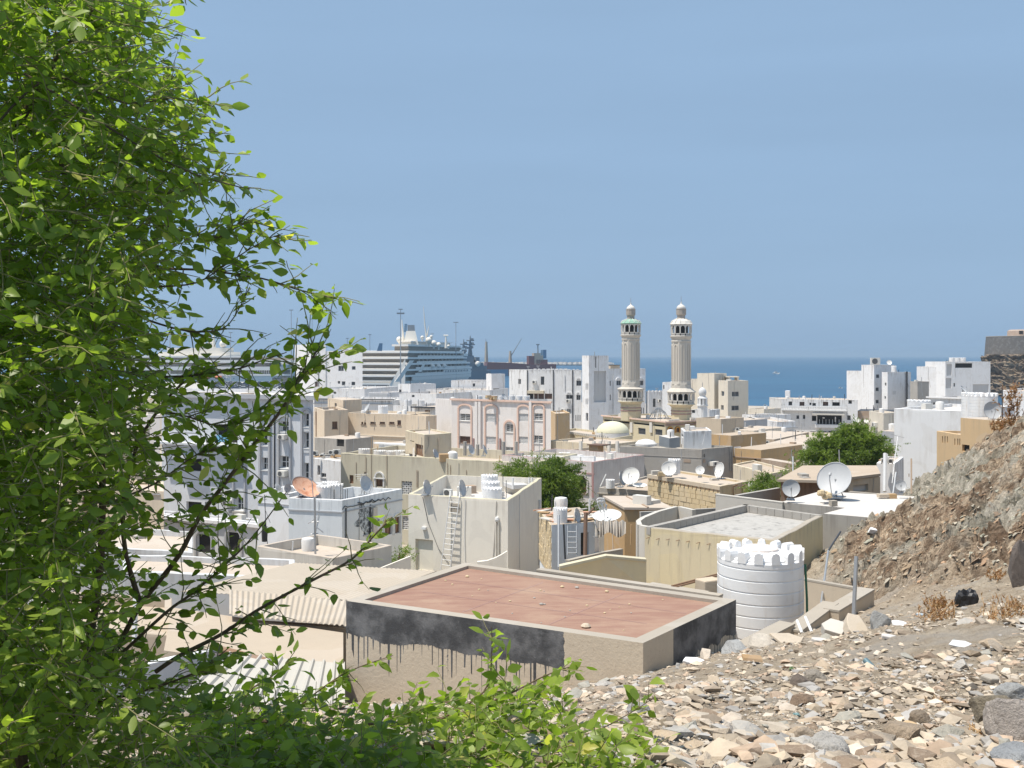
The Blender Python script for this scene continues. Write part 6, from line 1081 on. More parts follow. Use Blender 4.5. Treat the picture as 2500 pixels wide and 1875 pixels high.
gb(300, 879, 740, 886, 0, 26, 'deck_slab', 'shipwhite', 6); gb(300, 873, 720, 879, 2.5, 24, 'deck_recess', 'shipdark', 4); gb(300, 868.5, 640, 873, 0, 26, 'deck_slab', 'shipwhite', 5); gb(380, 859, 560, 868.5, 4, 22, 'deck_house', 'shipcream', 5); gb(400, 849, 545, 859, 5, 20, 'upper_house', 'shipcream', 4)
gb(665, 922, 720, 934, -.2, 2, 'bow_opening', 'shipdark', 3)
mb = MB(); mb.extr([G.pt(x, y, .1) for x, y in ((482, 885), (512, 885), (532, 914), (500, 914))], G.n * .5); mb.build('slanted_panel', M['shipwhite'], t)
for k in range(26): gb(535 + 5.4 * k, 904.5, 536.2 + 5.4 * k, 912.5, .9, 1.5, 'window_mullion', 'shipgrey')
for x, y, r in ((492, 840, 11), (513, 840, 7), (545, 840, 9.5), (512, 823, 3), (521, 823, 3)):
    mb = MB(); c = W(x, y, d1 + 12); rr_ = r * d1 / F; mb.lathe(c, [(.4, -rr_ * 2.2), (.6, -rr_ * 1.0)] + [(rr_ * math.cos(a), rr_ * math.sin(a)) for a in [R(-64 + 15 * k) for k in range(11)]] + [(.05, rr_)], 18); mb.build('radome', M['shipcream'], t, smooth=True)
mb = MB(); mb.tube([W(522, 855, d1 + 12), W(522, 818, d1 + 12)], [1.6, .5], 6); mb.build('mast', M['shipcream'], t)
for k in range(4): gb(548 + 22 * k, 923, 550 + 22 * k, 924.5, -.1, .3, 'porthole', 'shipglass')
for k in range(2):
    mb = MB(); c = W(505 + 28 * k, 921, d1 - 2); mb.lathe(c, [(.2, -1.5), (2, -1), (2.4, 0), (1.6, 1)], 8); mb.build('lifeboat', M['orange'], t, smooth=True)
# --- warship
d2 = 700; t = thing('warship', 'grey warship with two lattice masts beyond the cruise ship bow', 'ship', XY(1160, d2)); g = Face(XY(1118, d2 - 8), XY(1200, d2 + 4))
for (x0, y0, x1, y1, o0, o1, nm) in ((1120, 905, 1198, 945, -11, 0, 'hull'), (1126, 885, 1182, 905, -10, -1, 'superstructure'), (1134, 868, 1160, 885, -9, -2, 'bridge'), (1164, 872, 1174, 885, -8, -2, 'deck_house'), (1184, 893, 1192, 905, -8, -2, 'gun_mount')): mb = MB(); g.bar(mb, x0, y0, x1, y1, o0, o1); mb.build(nm, M['navy'], t)
for x, yt, yb in ((1140, 828, 868), (1156, 819, 872)):
    mb = MB(); mb.tube([g.pt(x - 3, yb, -5), g.pt(x, yt, -5)], [1.1, .3], 5); mb.tube([g.pt(x + 3, yb, -5), g.pt(x, yt + 8, -5)], [.9, .3], 5); ms = mb.build('mast', M['navy'], t)
    for dy, w in ((12, 9), (22, 11), (30, 7)): mb = MB(); mb.tube([g.pt(x - w, yt + dy, -5), g.pt(x + w, yt + dy, -5)], .45, 5); mb.box(g.pt(x + w * .4, yt + dy - 2.5, -5), (2.4, 1.5, 1.6)); mb.build('yard', M['navy'], ms)
mb = MB(); mb.lathe(g.pt(1165, 888, 1), [(.5, -2), (1.6, -1), (1.9, 0), (1.4, 1.3), (.1, 1.8)], 12); mb.build('radome', M['shipgrey'], t, smooth=True)
# --- red cargo ship with cranes
d3 = 900; t = thing('cargo_ship', 'low dark red cargo ship with deck cranes behind the white flats', 'ship', XY(1280, d3)); g = Face(XY(1180, d3), XY(1362, d3 + 10))
mb = MB(); mb.extr([g.pt(x, y, 0) for x, y in ((1182, 950), (1358, 950), (1358, 889), (1300, 890), (1250, 886), (1190, 884))], g.n * -22); mb.build('hull', M['redhull'], t)
mb = MB(); g.bar(mb, 1176, 902, 1240, 952, .3, 2.5); mb.build('fender_wall', M['bluehull'], t)
for (x0, y0, x1, y1, mt, nm) in ((1292, 869, 1307, 890, 'redhull', 'deck_house'), (1305, 862, 1321, 890, 'sand', 'bridge'), (1310, 878, 1338, 889, 'redhull', 'deck_house'), (1327, 854, 1335, 875, 'bluehull', 'funnel'), (1320, 868, 1328, 880, 'sand', 'deck_house')): mb = MB(); g.bar(mb, x0, y0, x1, y1, -14, -2); mb.build(nm, M[mt], t)
mb = MB(); mb.tube([g.pt(1317, 863, -8), g.pt(1317, 840, -8)], [.7, .5], 6); mb.box(g.pt(1317, 841, -8), (3, 2, 1)); mb.build('mast', M['navy'], t)
for x, yb, yt, jx, jy in ((1190, 884, 828, 1187, 860), (1249, 886, 851, 1277, 826)):
    mb = MB(); mb.tube([g.pt(x, yb, -8), g.pt(x, (yb + yt) / 2 + 2, -8), g.pt(x, yt + 6, -8)], [1.9, 1.5, 1.1], 6); cr = mb.build('crane_tower', M['sand'], t); mb = MB(); mb.tube([g.pt(x, yb - 14, -8), g.pt(jx, jy, -8) if x == 1249 else g.pt(x - 1, yt, -8)], [.5, .25], 5); mb.build('crane_jib', M['navy'], cr)
# --- breakwater, tall light masts, boats
mb = MB(); rnd = random.Random(3)
for k in range(460):
    x = -900 + 1080 * k / 460; mb.lathe((x + rnd.uniform(-3, 3), 1850 + rnd.uniform(-7, 7), -1), [(5, 0), (6, 3), (4, 5 + rnd.uniform(0, 2.6)), (1, 7 + rnd.uniform(-1.5, .6))], 5, ph=rnd.random())
mb.build('breakwater', plain('breakwater_rock', (.46, .43, .39), .95, 0, .3, .05)); bpy.data.objects['breakwater']['kind'] = 'structure'
for k, (x, yt, d) in enumerate(((711, 757, 560), (762, 779, 640), (1113, 787, 600), (978, 755, 500), (848, 826, 700), (903, 817, 690), (563, 812, 600), (415, 775, 560), (1055, 815, 620))):
    t = thing('light_mast', ('tallest left', 'second left', 'right-hand', 'platformed', 'short left', 'slanting short', 'leaf-side', 'far left', 'middle')[k] + ' light mast rising from the harbour', 'mast', XY(x, d), None); b_ = W(x, 868, d); b_.z = 1
    mb = MB(); tp = W(x, yt, d); mb.tube([b_, tp], [.36, .16], 6); mb.build('mast_pole', M['metal'], t); mb = MB(); mb.box(tp, (3.0 if k in (1, 2) else 2.0, 1.2, .4)); mb.build('lamp_frame', M['navy'], t)
    if k == 3: mb = MB(); mb.box(W(x, 765, d), (3.6, 2, .7)); mb.build('platform', M['navy'], t)
def boat(px, py, d, L, label):
    c = XY(px, d); t = thing('boat', label, 'boat', c); mb = MB(); w = L * .3; h = L * .16
    mb.hexa([c + Vector((-L * .45, -w * .35, -.2)), c + Vector((L * .3, -w * .3, -.2)), c + Vector((L * .3, w * .3, -.2)), c + Vector((-L * .45, w * .35, -.2)), c + Vector((-L * .5, -w * .5, h)), c + Vector((L * .55, -w * .08, h * 1.3)), c + Vector((L * .55, w * .08, h * 1.3)), c + Vector((-L * .5, w * .5, h))]); mb.build('hull', M['shipwhite'], t)
    mb = MB(); mb.box(c + Vector((-L * .05, 0, h + L * .09)), (L * .42, w * .6, L * .16)); cb = mb.build('cabin', M['shipwhite'], t); mb = MB(); mb.box(c + Vector((-L * .05, -w * .3, h + L * .1)), (L * .36, .06, L * .07)); mb.build('window', M['shipglass'], cb)
    mb = MB(); mb.tube([c + Vector((-.1 * L, 0, h + L * .17)), c + Vector((-.1 * L, 0, h + L * .4))], .08, 5); mb.build('mast', M['navy'], t)
boat(1895, 911, 1000, 7, 'pale motor boat out on the open sea'); boat(2052, 948, 560, 2.2, 'tiny boat close to the right white flats'); boat(1868, 993, 365, 1.6, 'small boat moored behind the beige shore house')
# --- parked cars on the quay
def car_proto(col, i):
    m = plain('car_paint_%d' % i, col, .3, .0, .05, 2, .6); t = bpy.data.objects.new('parked_car', None); COL.objects.link(t)
    mb = MB(); mb.extr([(-2.1, -.85, .3), (2.1, -.85, .3), (2.15, -.85, .75), (1.1, -.85, .92), (-2.0, -.85, .95), (-2.15, -.85, .7)], (0, 1.7, 0)); mb.build('body', m, t)
    mb = MB(); mb.extr([(.95, -.72, .93), (.35, -.66, 1.42), (-1.2, -.66, 1.45), (-1.8, -.72, .95)], (0, 1.4, 0)); mb.build('cabin', M['shipglass'], t); mb = MB(); mb.box((-.4, .0, 1.46), (1.5, 1.3, .05)); mb.build('car_roof', m, t)
    for x in (-1.3, 1.3):
        for y in (-.8, .8): mb = MB(); mb.tube([(x, y - .1, .32), (x, y + .1, .32)], .32, 8); mb.build('wheel', M['blackpipe'], t)
    return t
protos = [car_proto(c, i) for i, c in enumerate(((.75, .76, .78), (.03, .05, .12), (.30, .32, .36), (.06, .07, .08)))]; used = set(); n_ = 0
for r_ in range(8):
    for k in range(16):
        d = 468 + r_ * 13.5; x = -0.290 * d + k * 5.4 * .62 + (r_ % 2) * 1.5
        if x / d > -.212 or random.random() < .08: continue
        i = random.choice((0, 0, 1, 1, 2, 3)); o = protos[i] if i not in used else copy_tree(protos[i]); used.add(i); o.location = (x, d, 2.31); o.rotation_euler = (0, 0, R(12) + random.choice((0, math.pi)))
        tag(o, ('white', 'dark blue', 'grey', 'black')[i] + ' car parked in the packed rows on the quay', 'car', ('white', 'dark blue', 'grey', 'black')[i] + ' cars on the quay')
# ------------------------------------------------------------------ fort on the cliff, right edge
m, nt, bs = nmat('cliff_rock'); p = pos(nt); s1 = noi(nt, mapv(nt, p, (.25, .25, .5), (0, R(35), 0)), 1, 9, .68, .5); n2 = noi(nt, p, .6, 7, .7)
c_ = mix(nt, ramp(nt, s1, .36, .62), (.13, .095, .07), (.40, .31, .21)); c_ = mix(nt, ramp(nt, n2, .5, .7), c_, (.30, .23, .17)); link(nt, c_, bs.inputs['Base Color']); bs.inputs['Roughness'].default_value = .95; bumpn(nt, bs, mth(nt, 'ADD', s1, n2), 1.0, 1.2)
nx_, nz_ = 90, 60; vs = []; fs = []
dC = 440.0
for j in range(nz_ + 1):
    for i in range(nx_ + 1):
        a = i / nx_; b2 = j / nz_; ang = math.pi * (1.0 - 1.0 * a); base_r = 31 - 11 * b2 ** .75; top = 18.5
        cx = (2520 - 1250) / F * (dC + 31); x = cx + base_r * math.cos(ang) * 1.05; y = dC + 31 - base_r * math.sin(ang); z = -1 + (top + 1) * b2
        vs.append((x, y, z))
V = np.array(vs); nn = fbm(V[:, 0] * .13 + V[:, 2] * .1, V[:, 2] * .22 + V[:, 1] * .1, 5, 5, .55, True) - .5; n3 = fbm(V[:, 0] * .5, V[:, 2] * .7 + V[:, 1] * .4, 4, 9, .6, True) - .5
cen = np.array([(2520 - 1250) / F * (dC + 31), dC + 31, 0]); dirv = V - cen; dirv[:, 2] = 0; dirv /= np.linalg.norm(dirv, axis=1)[:, None]
V = V + dirv * (nn * 6 + n3 * 3.5)[:, None]; V[:, 2] += (n3 * 2.5 + nn * 3) * np.clip(V[:, 2] / 6, 0, 1) * (1 - (V[:, 2] > 17))
for j in range(nz_):
    for i in range(nx_): k = j * (nx_ + 1) + i; fs.append((k, k + 1, k + nx_ + 2, k + nx_ + 1))
fs.append(tuple(range(nz_ * (nx_ + 1), (nz_ + 1) * (nx_ + 1)))[::-1])
me = bpy.data.meshes.new('cliff'); me.from_pydata(V.tolist(), [], fs); me.materials.append(m); o = bpy.data.objects.new('cliff', me); COL.objects.link(o); o['kind'] = 'structure'
c = XY(2510, dC + 30); q = (dC + 30) / F; t = thing('fort', 'dark stone fort with battered round wall and small keep on the cliff', 'fort', (c.x, c.y, 17)); M['fort'] = plaster('fort_stone', (.16, .145, .13), .3, .5, (.09, .08, .07), .8, sc=1.5)
M['fort2'] = plaster('fort_keep_stone', (.40, .31, .25), .15, .3)
zt = ZP(821, dC + 30 - 12); zb_ = ZP(864, dC + 30 - 14); mb = MB(); r1 = 94 * q; r0 = 99 * q
mb.lathe((c.x, c.y, 0), [(r0, zb_ - 4), (r1 * 1.0, zt), (r1 * .96, zt), (r1 * .96, zt - .6)], 36); mb.build('curtain_wall', M['fort'], t); mb = MB()
mb.lathe((c.x, c.y, 0), [(r1 * 1.005, zt + .01), (r1 * 1.005, zt + .25), (r1 * .955, zt + .25)], 36); mb.build('coping', M['cementwarm'], t)
k_ = W(2498, 822, dC + 30); kq = 36 * q; mb = MB(); mb.lathe((k_.x, k_.y, k_.z - 2), [(kq, 0), (kq * .97, 14 * q + 2), (kq * .85, 17 * q + 2), (kq * .8, 17 * q + 2)], 14); kp = mb.build('keep', M['fort2'], t)
mb = MB(); f = Face((k_.x - 26 * q, k_.y - kq * .93, 0), (k_.x - 18 * q, k_.y - kq * .99, 0)); f.slab(mb, 0, k_.z + 1, f.L, k_.z + 2.6, -.5, .15); mb.build('window', M['dark'], kp)
# ------------------------------------------------------------------ rubble in the foreground
m, nt, bs = nmat('loose_rock'); oi = N(nt, 'ShaderNodeObjectInfo').outputs['Random']; tc = N(nt, 'ShaderNodeTexCoord').outputs['Object']; p = pos(nt)
cr = N(nt, 'ShaderNodeValToRGB'); link(nt, oi, cr.inputs[0]); E = cr.color_ramp.elements; E[0].position = 0; E[0].color = (.42, .335, .245, 1); E[1].position = 1; E[1].color = (.46, .355, .26, 1)
for q_, c_ in ((.2, (.49, .405, .31)), (.36, (.33, .28, .225)), (.5, (.40, .38, .35)), (.62, (.25, .19, .14)), (.74, (.52, .45, .375)), (.86, (.35, .335, .29))): e = E.new(q_); e.color = (*c_, 1)
cr.color_ramp.interpolation = 'CONSTANT'; n1 = noi(nt, p, 9, 7, .65); n2 = noi(nt, p, 45, 5, .7)
c_ = mix(nt, 1.0, cr.outputs[0], mth(nt, 'MULTIPLY_ADD', n1, .9, .55), 'MULTIPLY'); c_ = mix(nt, mth(nt, 'MULTIPLY', ramp(nt, n2, .5, .68), .45), c_, (.50, .42, .33)); link(nt, c_, bs.inputs['Base Color']); bs.inputs['Roughness'].default_value = .95; bs.inputs['Specular IOR Level'].default_value = .15
bumpn(nt, bs, mth(nt, 'ADD', n1, mth(nt, 'MULTIPLY', n2, .5)), .7, .03); M['rock'] = m
m, nt, bs = nmat('gravel_rock'); at = N(nt, 'ShaderNodeAttribute', attribute_name='tone').outputs['Color']; p = pos(nt); n1 = noi(nt, p, 14, 6, .65); link(nt, mix(nt, 1.0, at, mth(nt, 'MULTIPLY_ADD', n1, .7, .65), 'MULTIPLY'), bs.inputs['Base Color']); bs.inputs['Roughness'].default_value = .95; bs.inputs['Specular IOR Level'].default_value = .15; bumpn(nt, bs, noi(nt, p, 50, 5, .7), .5, .01); M['gravel'] = m
rs = np.random.RandomState(11)
def rockmesh(seed, n=15, flat=.6):
    r_ = np.random.RandomState(seed); bm = bmesh.new(); pts = r_.normal(size=(n, 3)); pts /= np.linalg.norm(pts, axis=1)[:, None]; pts *= r_.uniform(.75, 1.1, (n, 1)); pts *= np.array([1.0, r_.uniform(.6, .95), flat * r_.uniform(.6, 1.1)])
    for q in pts: bm.verts.new(q)
    g = bmesh.ops.convex_hull(bm, input=bm.verts); bmesh.ops.delete(bm, geom=[e for e in g['geom_interior'] if isinstance(e, bmesh.types.BMVert)], context='VERTS')
    me = bpy.data.meshes.new('stone'); bm.to_mesh(me); bm.free(); me.materials.append(M['rock']); return me
RM = [rockmesh(100 + i, 13 + i % 5, (.45, .6, .75, .35)[i % 4]) for i in range(14)]
def blocked(x, y):   # footprint of the red roof room and the yard
    P = RR.P; ins = all(((P[(i + 1) % 4] - P[i]).x * (y - P[i].y) - (P[(i + 1) % 4] - P[i]).y * (x - P[i].x)) > -.05 for i in range(4)); return ins or (abs(x - 6) < 1.7 and 22.5 < y < 28)
cand = []
while len(cand) < 900:
    d = math.exp(rs.uniform(math.log(4.2), math.log(26))); px = rs.uniform(1230, 2540) if rs.rand() < .93 else rs.uniform(560, 1300); x = (px - 1250) / F * d
    if blocked(x, d): continue
    if d > 17 and px < 1650: continue
    clump = float(fbm(np.array([x * .6 + 3]), np.array([d * .45]), 3, 77)[0])
    if rs.rand() > max(.06, (clump - .38) * 4.2): continue
    s = .026 + .095 * rs.rand() ** 3.0
    if d > 10: s *= 1.5
    cand.append((s * F / d, x, d, s))
cand.sort(reverse=True); cand = cand[:300]
CX = np.array([c[1] for c in cand]); CY = np.array([c[2] for c in cand]); CZ = height(CX, CY)
for (a, x, y, s), z in zip(cand, CZ):
    o = bpy.data.objects.new('stone', RM[rs.randint(len(RM))]); COL.objects.link(o); o.parent = hillside; o.location = (x, y, z + s * .12); o.rotation_euler = (rs.uniform(-.4, .4), rs.uniform(-.4, .4), rs.uniform(0, 6.3)); o.scale = (s * rs.uniform(.8, 1.4), s * rs.uniform(.8, 1.2), s * rs.uniform(.7, 1.2))
def scatter(name, X_, Y_, S_, parent, tones, flat=(.4, .8), bedded=False):
    """tens of thousands of small angular stones as one mesh"""
    temps = []
    for i in range(6):
        me = rockmesh(300 + i, 9, .7); v = np.array([q.co[:] for q in me.vertices]); f = np.array([list(q.vertices) for q in me.polygons if len(q.vertices) == 3]); temps.append((v, f)); bpy.data.meshes.remove(me)
    n = len(X_); Z_ = height(X_, Y_); which = rs.randint(6, size=n); VV = []; FF = []; CC = []; off = 0
    for w in range(6):
        v, f = temps[w]; idx = np.where(which == w)[0]; k = len(idx)
        if not k: continue
        a = rs.uniform(0, 6.28, k); b = rs.uniform(-.5, .5, k); ca, sa, cb, sb = np.cos(a), np.sin(a), np.cos(b), np.sin(b)
        sc = np.stack([rs.uniform(.8, 1.5, k), rs.uniform(.7, 1.2, k), rs.uniform(*flat, k)], 1) * S_[idx][:, None]
        if bedded: sc[:, 0] *= 1.5; a = rs.normal(.3, .5, k); b = rs.normal(.0, .35, k); ca, sa, cb, sb = np.cos(a), np.sin(a), np.cos(b), np.sin(b)
        q = v[None] * sc[:, None]; q = np.stack([q[..., 0], q[..., 1] * cb[:, None] - q[..., 2] * sb[:, None], q[..., 1] * sb[:, None] + q[..., 2] * cb[:, None]], -1)
        q = np.stack([q[..., 0] * ca[:, None] - q[..., 1] * sa[:, None], q[..., 0] * sa[:, None] + q[..., 1] * ca[:, None], q[..., 2]], -1)
        if bedded: g = R(32); q = np.stack([q[..., 0] * math.cos(g) - q[..., 2] * math.sin(g), q[..., 1], q[..., 0] * math.sin(g) + q[..., 2] * math.cos(g)], -1)
        q += np.stack([X_[idx], Y_[idx], Z_[idx] + S_[idx] * (-.05 if bedded else .15)], 1)[:, None]; nv = len(v)
        VV.append(q.reshape(-1, 3)); FF.append((f[None] + (np.arange(k) * nv)[:, None, None] + off).reshape(-1, 3)); off += k * nv
        t = tones[rs.randint(len(tones), size=k)] * rs.uniform(.75, 1.2, (k, 1)); CC.append(np.repeat(np.concatenate([t, np.ones((k, 1))], 1), nv, 0))
    VV = np.concatenate(VV); FF = np.concatenate(FF).astype(np.int32); CC = np.concatenate(CC); me = bpy.data.meshes.new(name); me.vertices.add(len(VV)); me.vertices.foreach_set('co', VV.ravel()); me.loops.add(FF.size); me.loops.foreach_set('vertex_index', FF.ravel()); me.polygons.add(len(FF)); me.polygons.foreach_set('loop_start', np.arange(0, FF.size, 3, dtype=np.int32)); me.update(calc_edges=True)
    at = me.attributes.new('tone', 'FLOAT_COLOR', 'POINT'); at.data.foreach_set('color', CC.ravel().astype(np.float32)); me.polygons.foreach_set('use_smooth', np.zeros(len(FF), bool)); me.materials.append(M['gravel']); o = bpy.data.objects.new(name, me); COL.objects.link(o); o.parent = parent; o['kind'] = 'stuff'; return o
TON = np.array([(.45, .37, .275), (.50, .42, .325), (.36, .30, .23), (.38, .36, .335), (.27, .22, .17), (.53, .465, .385), (.46, .35, .26)])
def pts_in(n, d0, d1, p0, p1, pw=1.0):
    d = np.exp(rs.uniform(math.log(d0), math.log(d1), n)); px = rs.uniform(p0, p1, n); x = (px - 1250) / F * d; ok = np.array([not blocked(a, b) for a, b in zip(x, d)]) & ~((d > 17.2) & (px < 1640)); return x[ok], d[ok]
x1, y1 = pts_in(20500, 3.6, 11, 300, 2800); s1 = .010 + .022 * rs.rand(len(x1)) ** 2.5
k_ = fbm(x1 * .8, y1 * .6, 3, 91) + .25 * rs.rand(len(x1)) > .50; x1, y1, s1 = x1[k_], y1[k_], s1[k_]
x2, y2 = pts_in(16500, 4, 26, 700, 2900); k_ = fbm(x2 * .55, y2 * .4, 3, 92) + .25 * rs.rand(len(x2)) > .46; x2, y2 = x2[k_], y2[k_]; s2 = .022 + .07 * rs.rand(len(x2)) ** 3
x4, y4 = pts_in(16000, 3.7, 9, 1150, 2560); s4 = .005 + .009 * rs.rand(len(x4)) ** 2
scatter('gravel', np.concatenate([x1, x2, x4]), np.concatenate([y1, y2, y4]), np.concatenate([s1, s2, s4]), hillside, TON)
# blocky debris on the rock slope
x3, y3 = pts_in(9000, 17, 56, 2000, 2560); k = hillmask(x3, y3) > .5; x3, y3 = x3[k], y3[k]; s3 = .03 + .085 * rs.rand(len(x3)) ** 2.2
scatter('scree', x3, y3, s3, hillside, np.array([(.32, .24, .16), (.40, .32, .23), (.22, .155, .10), (.35, .34, .27), (.38, .34, .27), (.24, .18, .13), (.42, .28, .18)]), (.35, .7), True)
def boulder(px, py, w, h, d, label, tone, seed, n=10, rough=True):
    """a single big rock with rounded broken faces"""
    r_ = np.random.RandomState(seed); bm = bmesh.new(); bmesh.ops.create_icosphere(bm, subdivisions=4, radius=1.0); c = W(px, py, d); g_ = hz(c.x, c.y); c.z = min(c.z, g_ + .35 * h / F * d); sx, sz_ = w / 2 / F * d, h / 2 / F * d
    pl = r_.normal(size=(n, 3)); pl /= np.linalg.norm(pl, axis=1)[:, None]; ds = r_.uniform(.6, .95, n)
    for v in bm.verts:
        q = np.array(v.co[:]); k = min(1.0, float(np.min(np.where(pl @ q > .05, ds / np.maximum(pl @ q, .05), 9)))); q = q * k; q *= 1 + .2 * (float(fbm(np.array([q[0] * 2.6 + seed + q[2] * 1.3]), np.array([q[1] * 2.6 + q[2] * 3.1]), 4, seed)[0]) - .5); v.co = (q[0] * sx, q[1] * sx * .85, q[2] * sz_)
    me = bpy.data.meshes.new('boulder'); bm.to_mesh(me); bm.free(); mm, nt, bs = nmat('boulder_rock'); p = pos(nt); n1 = noi(nt, p, 6, 8, .7); n2 = noi(nt, p, 50, 5, .75); link(nt, mix(nt, mth(nt, 'MULTIPLY', ramp(nt, n2, .48, .66), .55), mix(nt, 1.0, tone, mth(nt, 'MULTIPLY_ADD', n1, 1.0, .5), 'MULTIPLY'), tuple(k * .45 for k in tone)), bs.inputs['Base Color']); bs.inputs['Roughness'].default_value = .95; bumpn(nt, bs, mth(nt, 'ADD', n1, n2), 1.0, .03); me.materials.append(mm); o = bpy.data.objects.new('boulder', me); COL.objects.link(o); o.location = (c.x, c.y, c.z); o.rotation_euler = (0, 0, r_.uniform(0, 6)); return tag(o, label, 'boulder')
for a in ((2462, 1765, 150, 150, 5.2, 'largest pitted pinkish grey boulder at the right frame edge', (.44, .39, .35), 1), (2425, 1700, 120, 90, 6.4, 'dark mossy brown rock behind the largest boulder', (.25, .21, .15), 2), (2470, 1675, 90, 60, 7.2, 'grey angular rock above the dark mossy one', (.40, .40, .39), 3), (2480, 1850, 130, 70, 4.6, 'blue grey flat rock in the bottom right corner', (.38, .39, .40), 4), (2020, 1830, 120, 80, 4.9, 'pale whitish rock at the bottom edge of the rubble', (.54, .51, .47), 5), (1960, 1800, 70, 50, 5.3, 'tan lump left of the whitish rock', (.42, .34, .26), 6), (2210, 1790, 110, 60, 5.6, 'tan broken rock low in the middle of the rubble', (.46, .36, .26), 7), (2245, 1745, 60, 50, 6.4, 'brown rock beside the orange tile piece', (.32, .25, .18), 8),
          (1955, 1675, 60, 60, 9.4, 'dark upright rock in the middle of the rubble', (.20, .16, .13), 9), (1985, 1660, 70, 50, 9.8, 'grey brown rock behind the dark upright one', (.34, .30, .25), 10), (1960, 1715, 70, 45, 8, 'rust brown rock below the dark upright one', (.27, .19, .13), 11), (1560, 1735, 60, 40, 8, 'grey wedge rock at the left of the rubble', (.38, .37, .36), 12), (1470, 1640, 60, 30, 13, 'two-tone tan rock beside the plain wall end', (.44, .35, .26), 13),
          (2490, 1390, 80, 150, 19.5, 'dark jagged rock face at the right frame edge', (.15, .125, .11), 14), (2150, 1530, 60, 95, 17.5, 'tall grey slab leaning beside the corner pier', (.36, .36, .35), 15), (1860, 1580, 110, 60, 18.6, 'whitish rock where the wall pieces meet the rubble', (.58, .52, .44), 16), (1800, 1590, 95, 50, 17.8, 'grey boulder against the tar painted side wall', (.40, .40, .39), 17)):
    boulder(*a)
def slab(px, py, w, h, d, rz, tx, label, mat, cat='slab', name='stone_slab', th=.05):
    c = W(px, py, d); g_ = hz(c.x, c.y); c.z = g_ + .02; s = w / F * d; q = h / F * d; mb = MB(); r_ = np.random.RandomState(int(px * 7 + py)); kk = r_.randint(5, 9); pr = [(r_.uniform(.36, .56) * math.cos(2 * math.pi * (i + r_.uniform(-.3, .3)) / kk), r_.uniform(.34, .56) * math.sin(2 * math.pi * (i + r_.uniform(-.3, .3)) / kk)) for i in range(kk)]
    mb.extr([(x * s, y * q * 1.6, 0) for x, y in pr], (0, 0, th)); o = mb.build(name, M[mat], bevel=min(.012, th * .3)); o.location = c; o.rotation_euler = (tx, .1, rz); return tag(o, label, cat)
slab(1930, 1552, 85, 45, 18.4, .4, .35, 'flat cream concrete slab lying before the lowest wall piece', 'cementwarm'); slab(2035, 1545, 75, 40, 18.5, -.3, .5, 'grey broken wall chunk beside the white pipe stubs', 'cementlight', th=.2); slab(2080, 1530, 65, 50, 18, .2, .6, 'tan broken wall chunk under the grey metal post', 'cementwarm', th=.2); slab(2000, 1560, 45, 14, 17, .1, .2, 'white tile slab on the rubble below the chunks', 'roofwhite'); slab(2197, 1517, 52, 26, 17.5, .5, .3, 'white plaster slab near the dry weeds', 'whiteclean'); slab(2165, 1593, 45, 14, 14, .1, .15, 'pinkish white tile on the rubble', 'roofwhite'); slab(1698, 1592, 70, 22, 17.3, .2, .35, 'white board leaning on the rubble by the tar painted side wall', 'whiteclean', 'board', 'board'); slab(2345, 1580, 60, 25, 12, -.4, .4, 'grey plastic sheet folded on the right rubble', 'cool', 'sheet', 'plastic_sheet', .02); slab(2220, 1752, 50, 22, 6.2, .2, .5, 'orange tan tile piece in the lower rubble', 'ochre2', 'tile', 'tile_piece', .02); slab(2420, 1660, 55, 20, 8.5, .1, .2, 'pale grey slab on the right rubble', 'cementcap')
slab(2128, 1362, 26, 12, 35.2, .4, .5, 'white flat concrete chunk on the lower rock slope', 'whiteclean', th=.16); slab(2142, 1350, 28, 14, 35.8, -.5, .8, 'grey concrete chunk above the white one on the rock slope', 'cement', th=.25)
def can(px, py, d, label):
    c = W(px, py, d); c.z = hz(c.x, c.y) + .035; t = thing('can', label, 'can', c); ax = Vector((-.25, .9, .3)).normalized() * .075
    mb = MB(); mb.tube([c - ax, c - ax * .93, c + ax * .93, c + ax], [.026, .033, .033, .026], 16); mb.build('can_body', plain('teal_can', (.17, .25, .27), .4, .5, .2, 20), t, smooth=True); mb = MB(); mb.tube([c - ax * 1.02, c - ax], .027, 16); mb.build('can_end', M['metal'], t)
can(2122, 1607, 11.0, 'teal drinks can lying on the rubble')
mb = MB(); a, c = W(1815, 1602, 14.5), W(1862, 1620, 13.8); a.z = hz(a.x, a.y) + .05; c.z = hz(c.x, c.y) + .03; e = Vector((0, .12, .02)); k = Vector((0, 0, .04)); mb.hexa([a, c, c + e, a + e, a + k, c + k, c + e + k, a + e + k]); solo(mb, 'plank', 'short brown wood plank on the rubble', 'plank', M['plywood'])
mb = MB(); pk = W(1822, 1803, 5.5); pk.z = hz(pk.x, pk.y) + .02; mb.box(pk, (.085, .05, .02), .3, 0); mb.box(pk + Vector((.015, -.002, .002)), (.035, .046, .021), .3, 1); solo(mb, 'packet', 'small white and black packet on the near rubble', 'packet', [M['signwhite'], M['blackpipe']])
mb = MB(); pk = W(1775, 1814, 5.3); pk.z = hz(pk.x, pk.y) + .012; mb.box(pk, (.02, .02, .015), .2); solo(mb, 'bottle_cap', 'tiny blue bottle cap on the near rubble', 'cap', M['cloth'])
M['greenrag'] = plain('faded_green_rag', (.10, .16, .07), .9, 0, .3, 30); M['tealscrap'] = plain('faded_teal_plastic', (.16, .26, .26), .6, 0, .3, 30); M['litterblue'] = plain('faded_blue_litter', (.42, .50, .56), .7, 0, .3, 30)
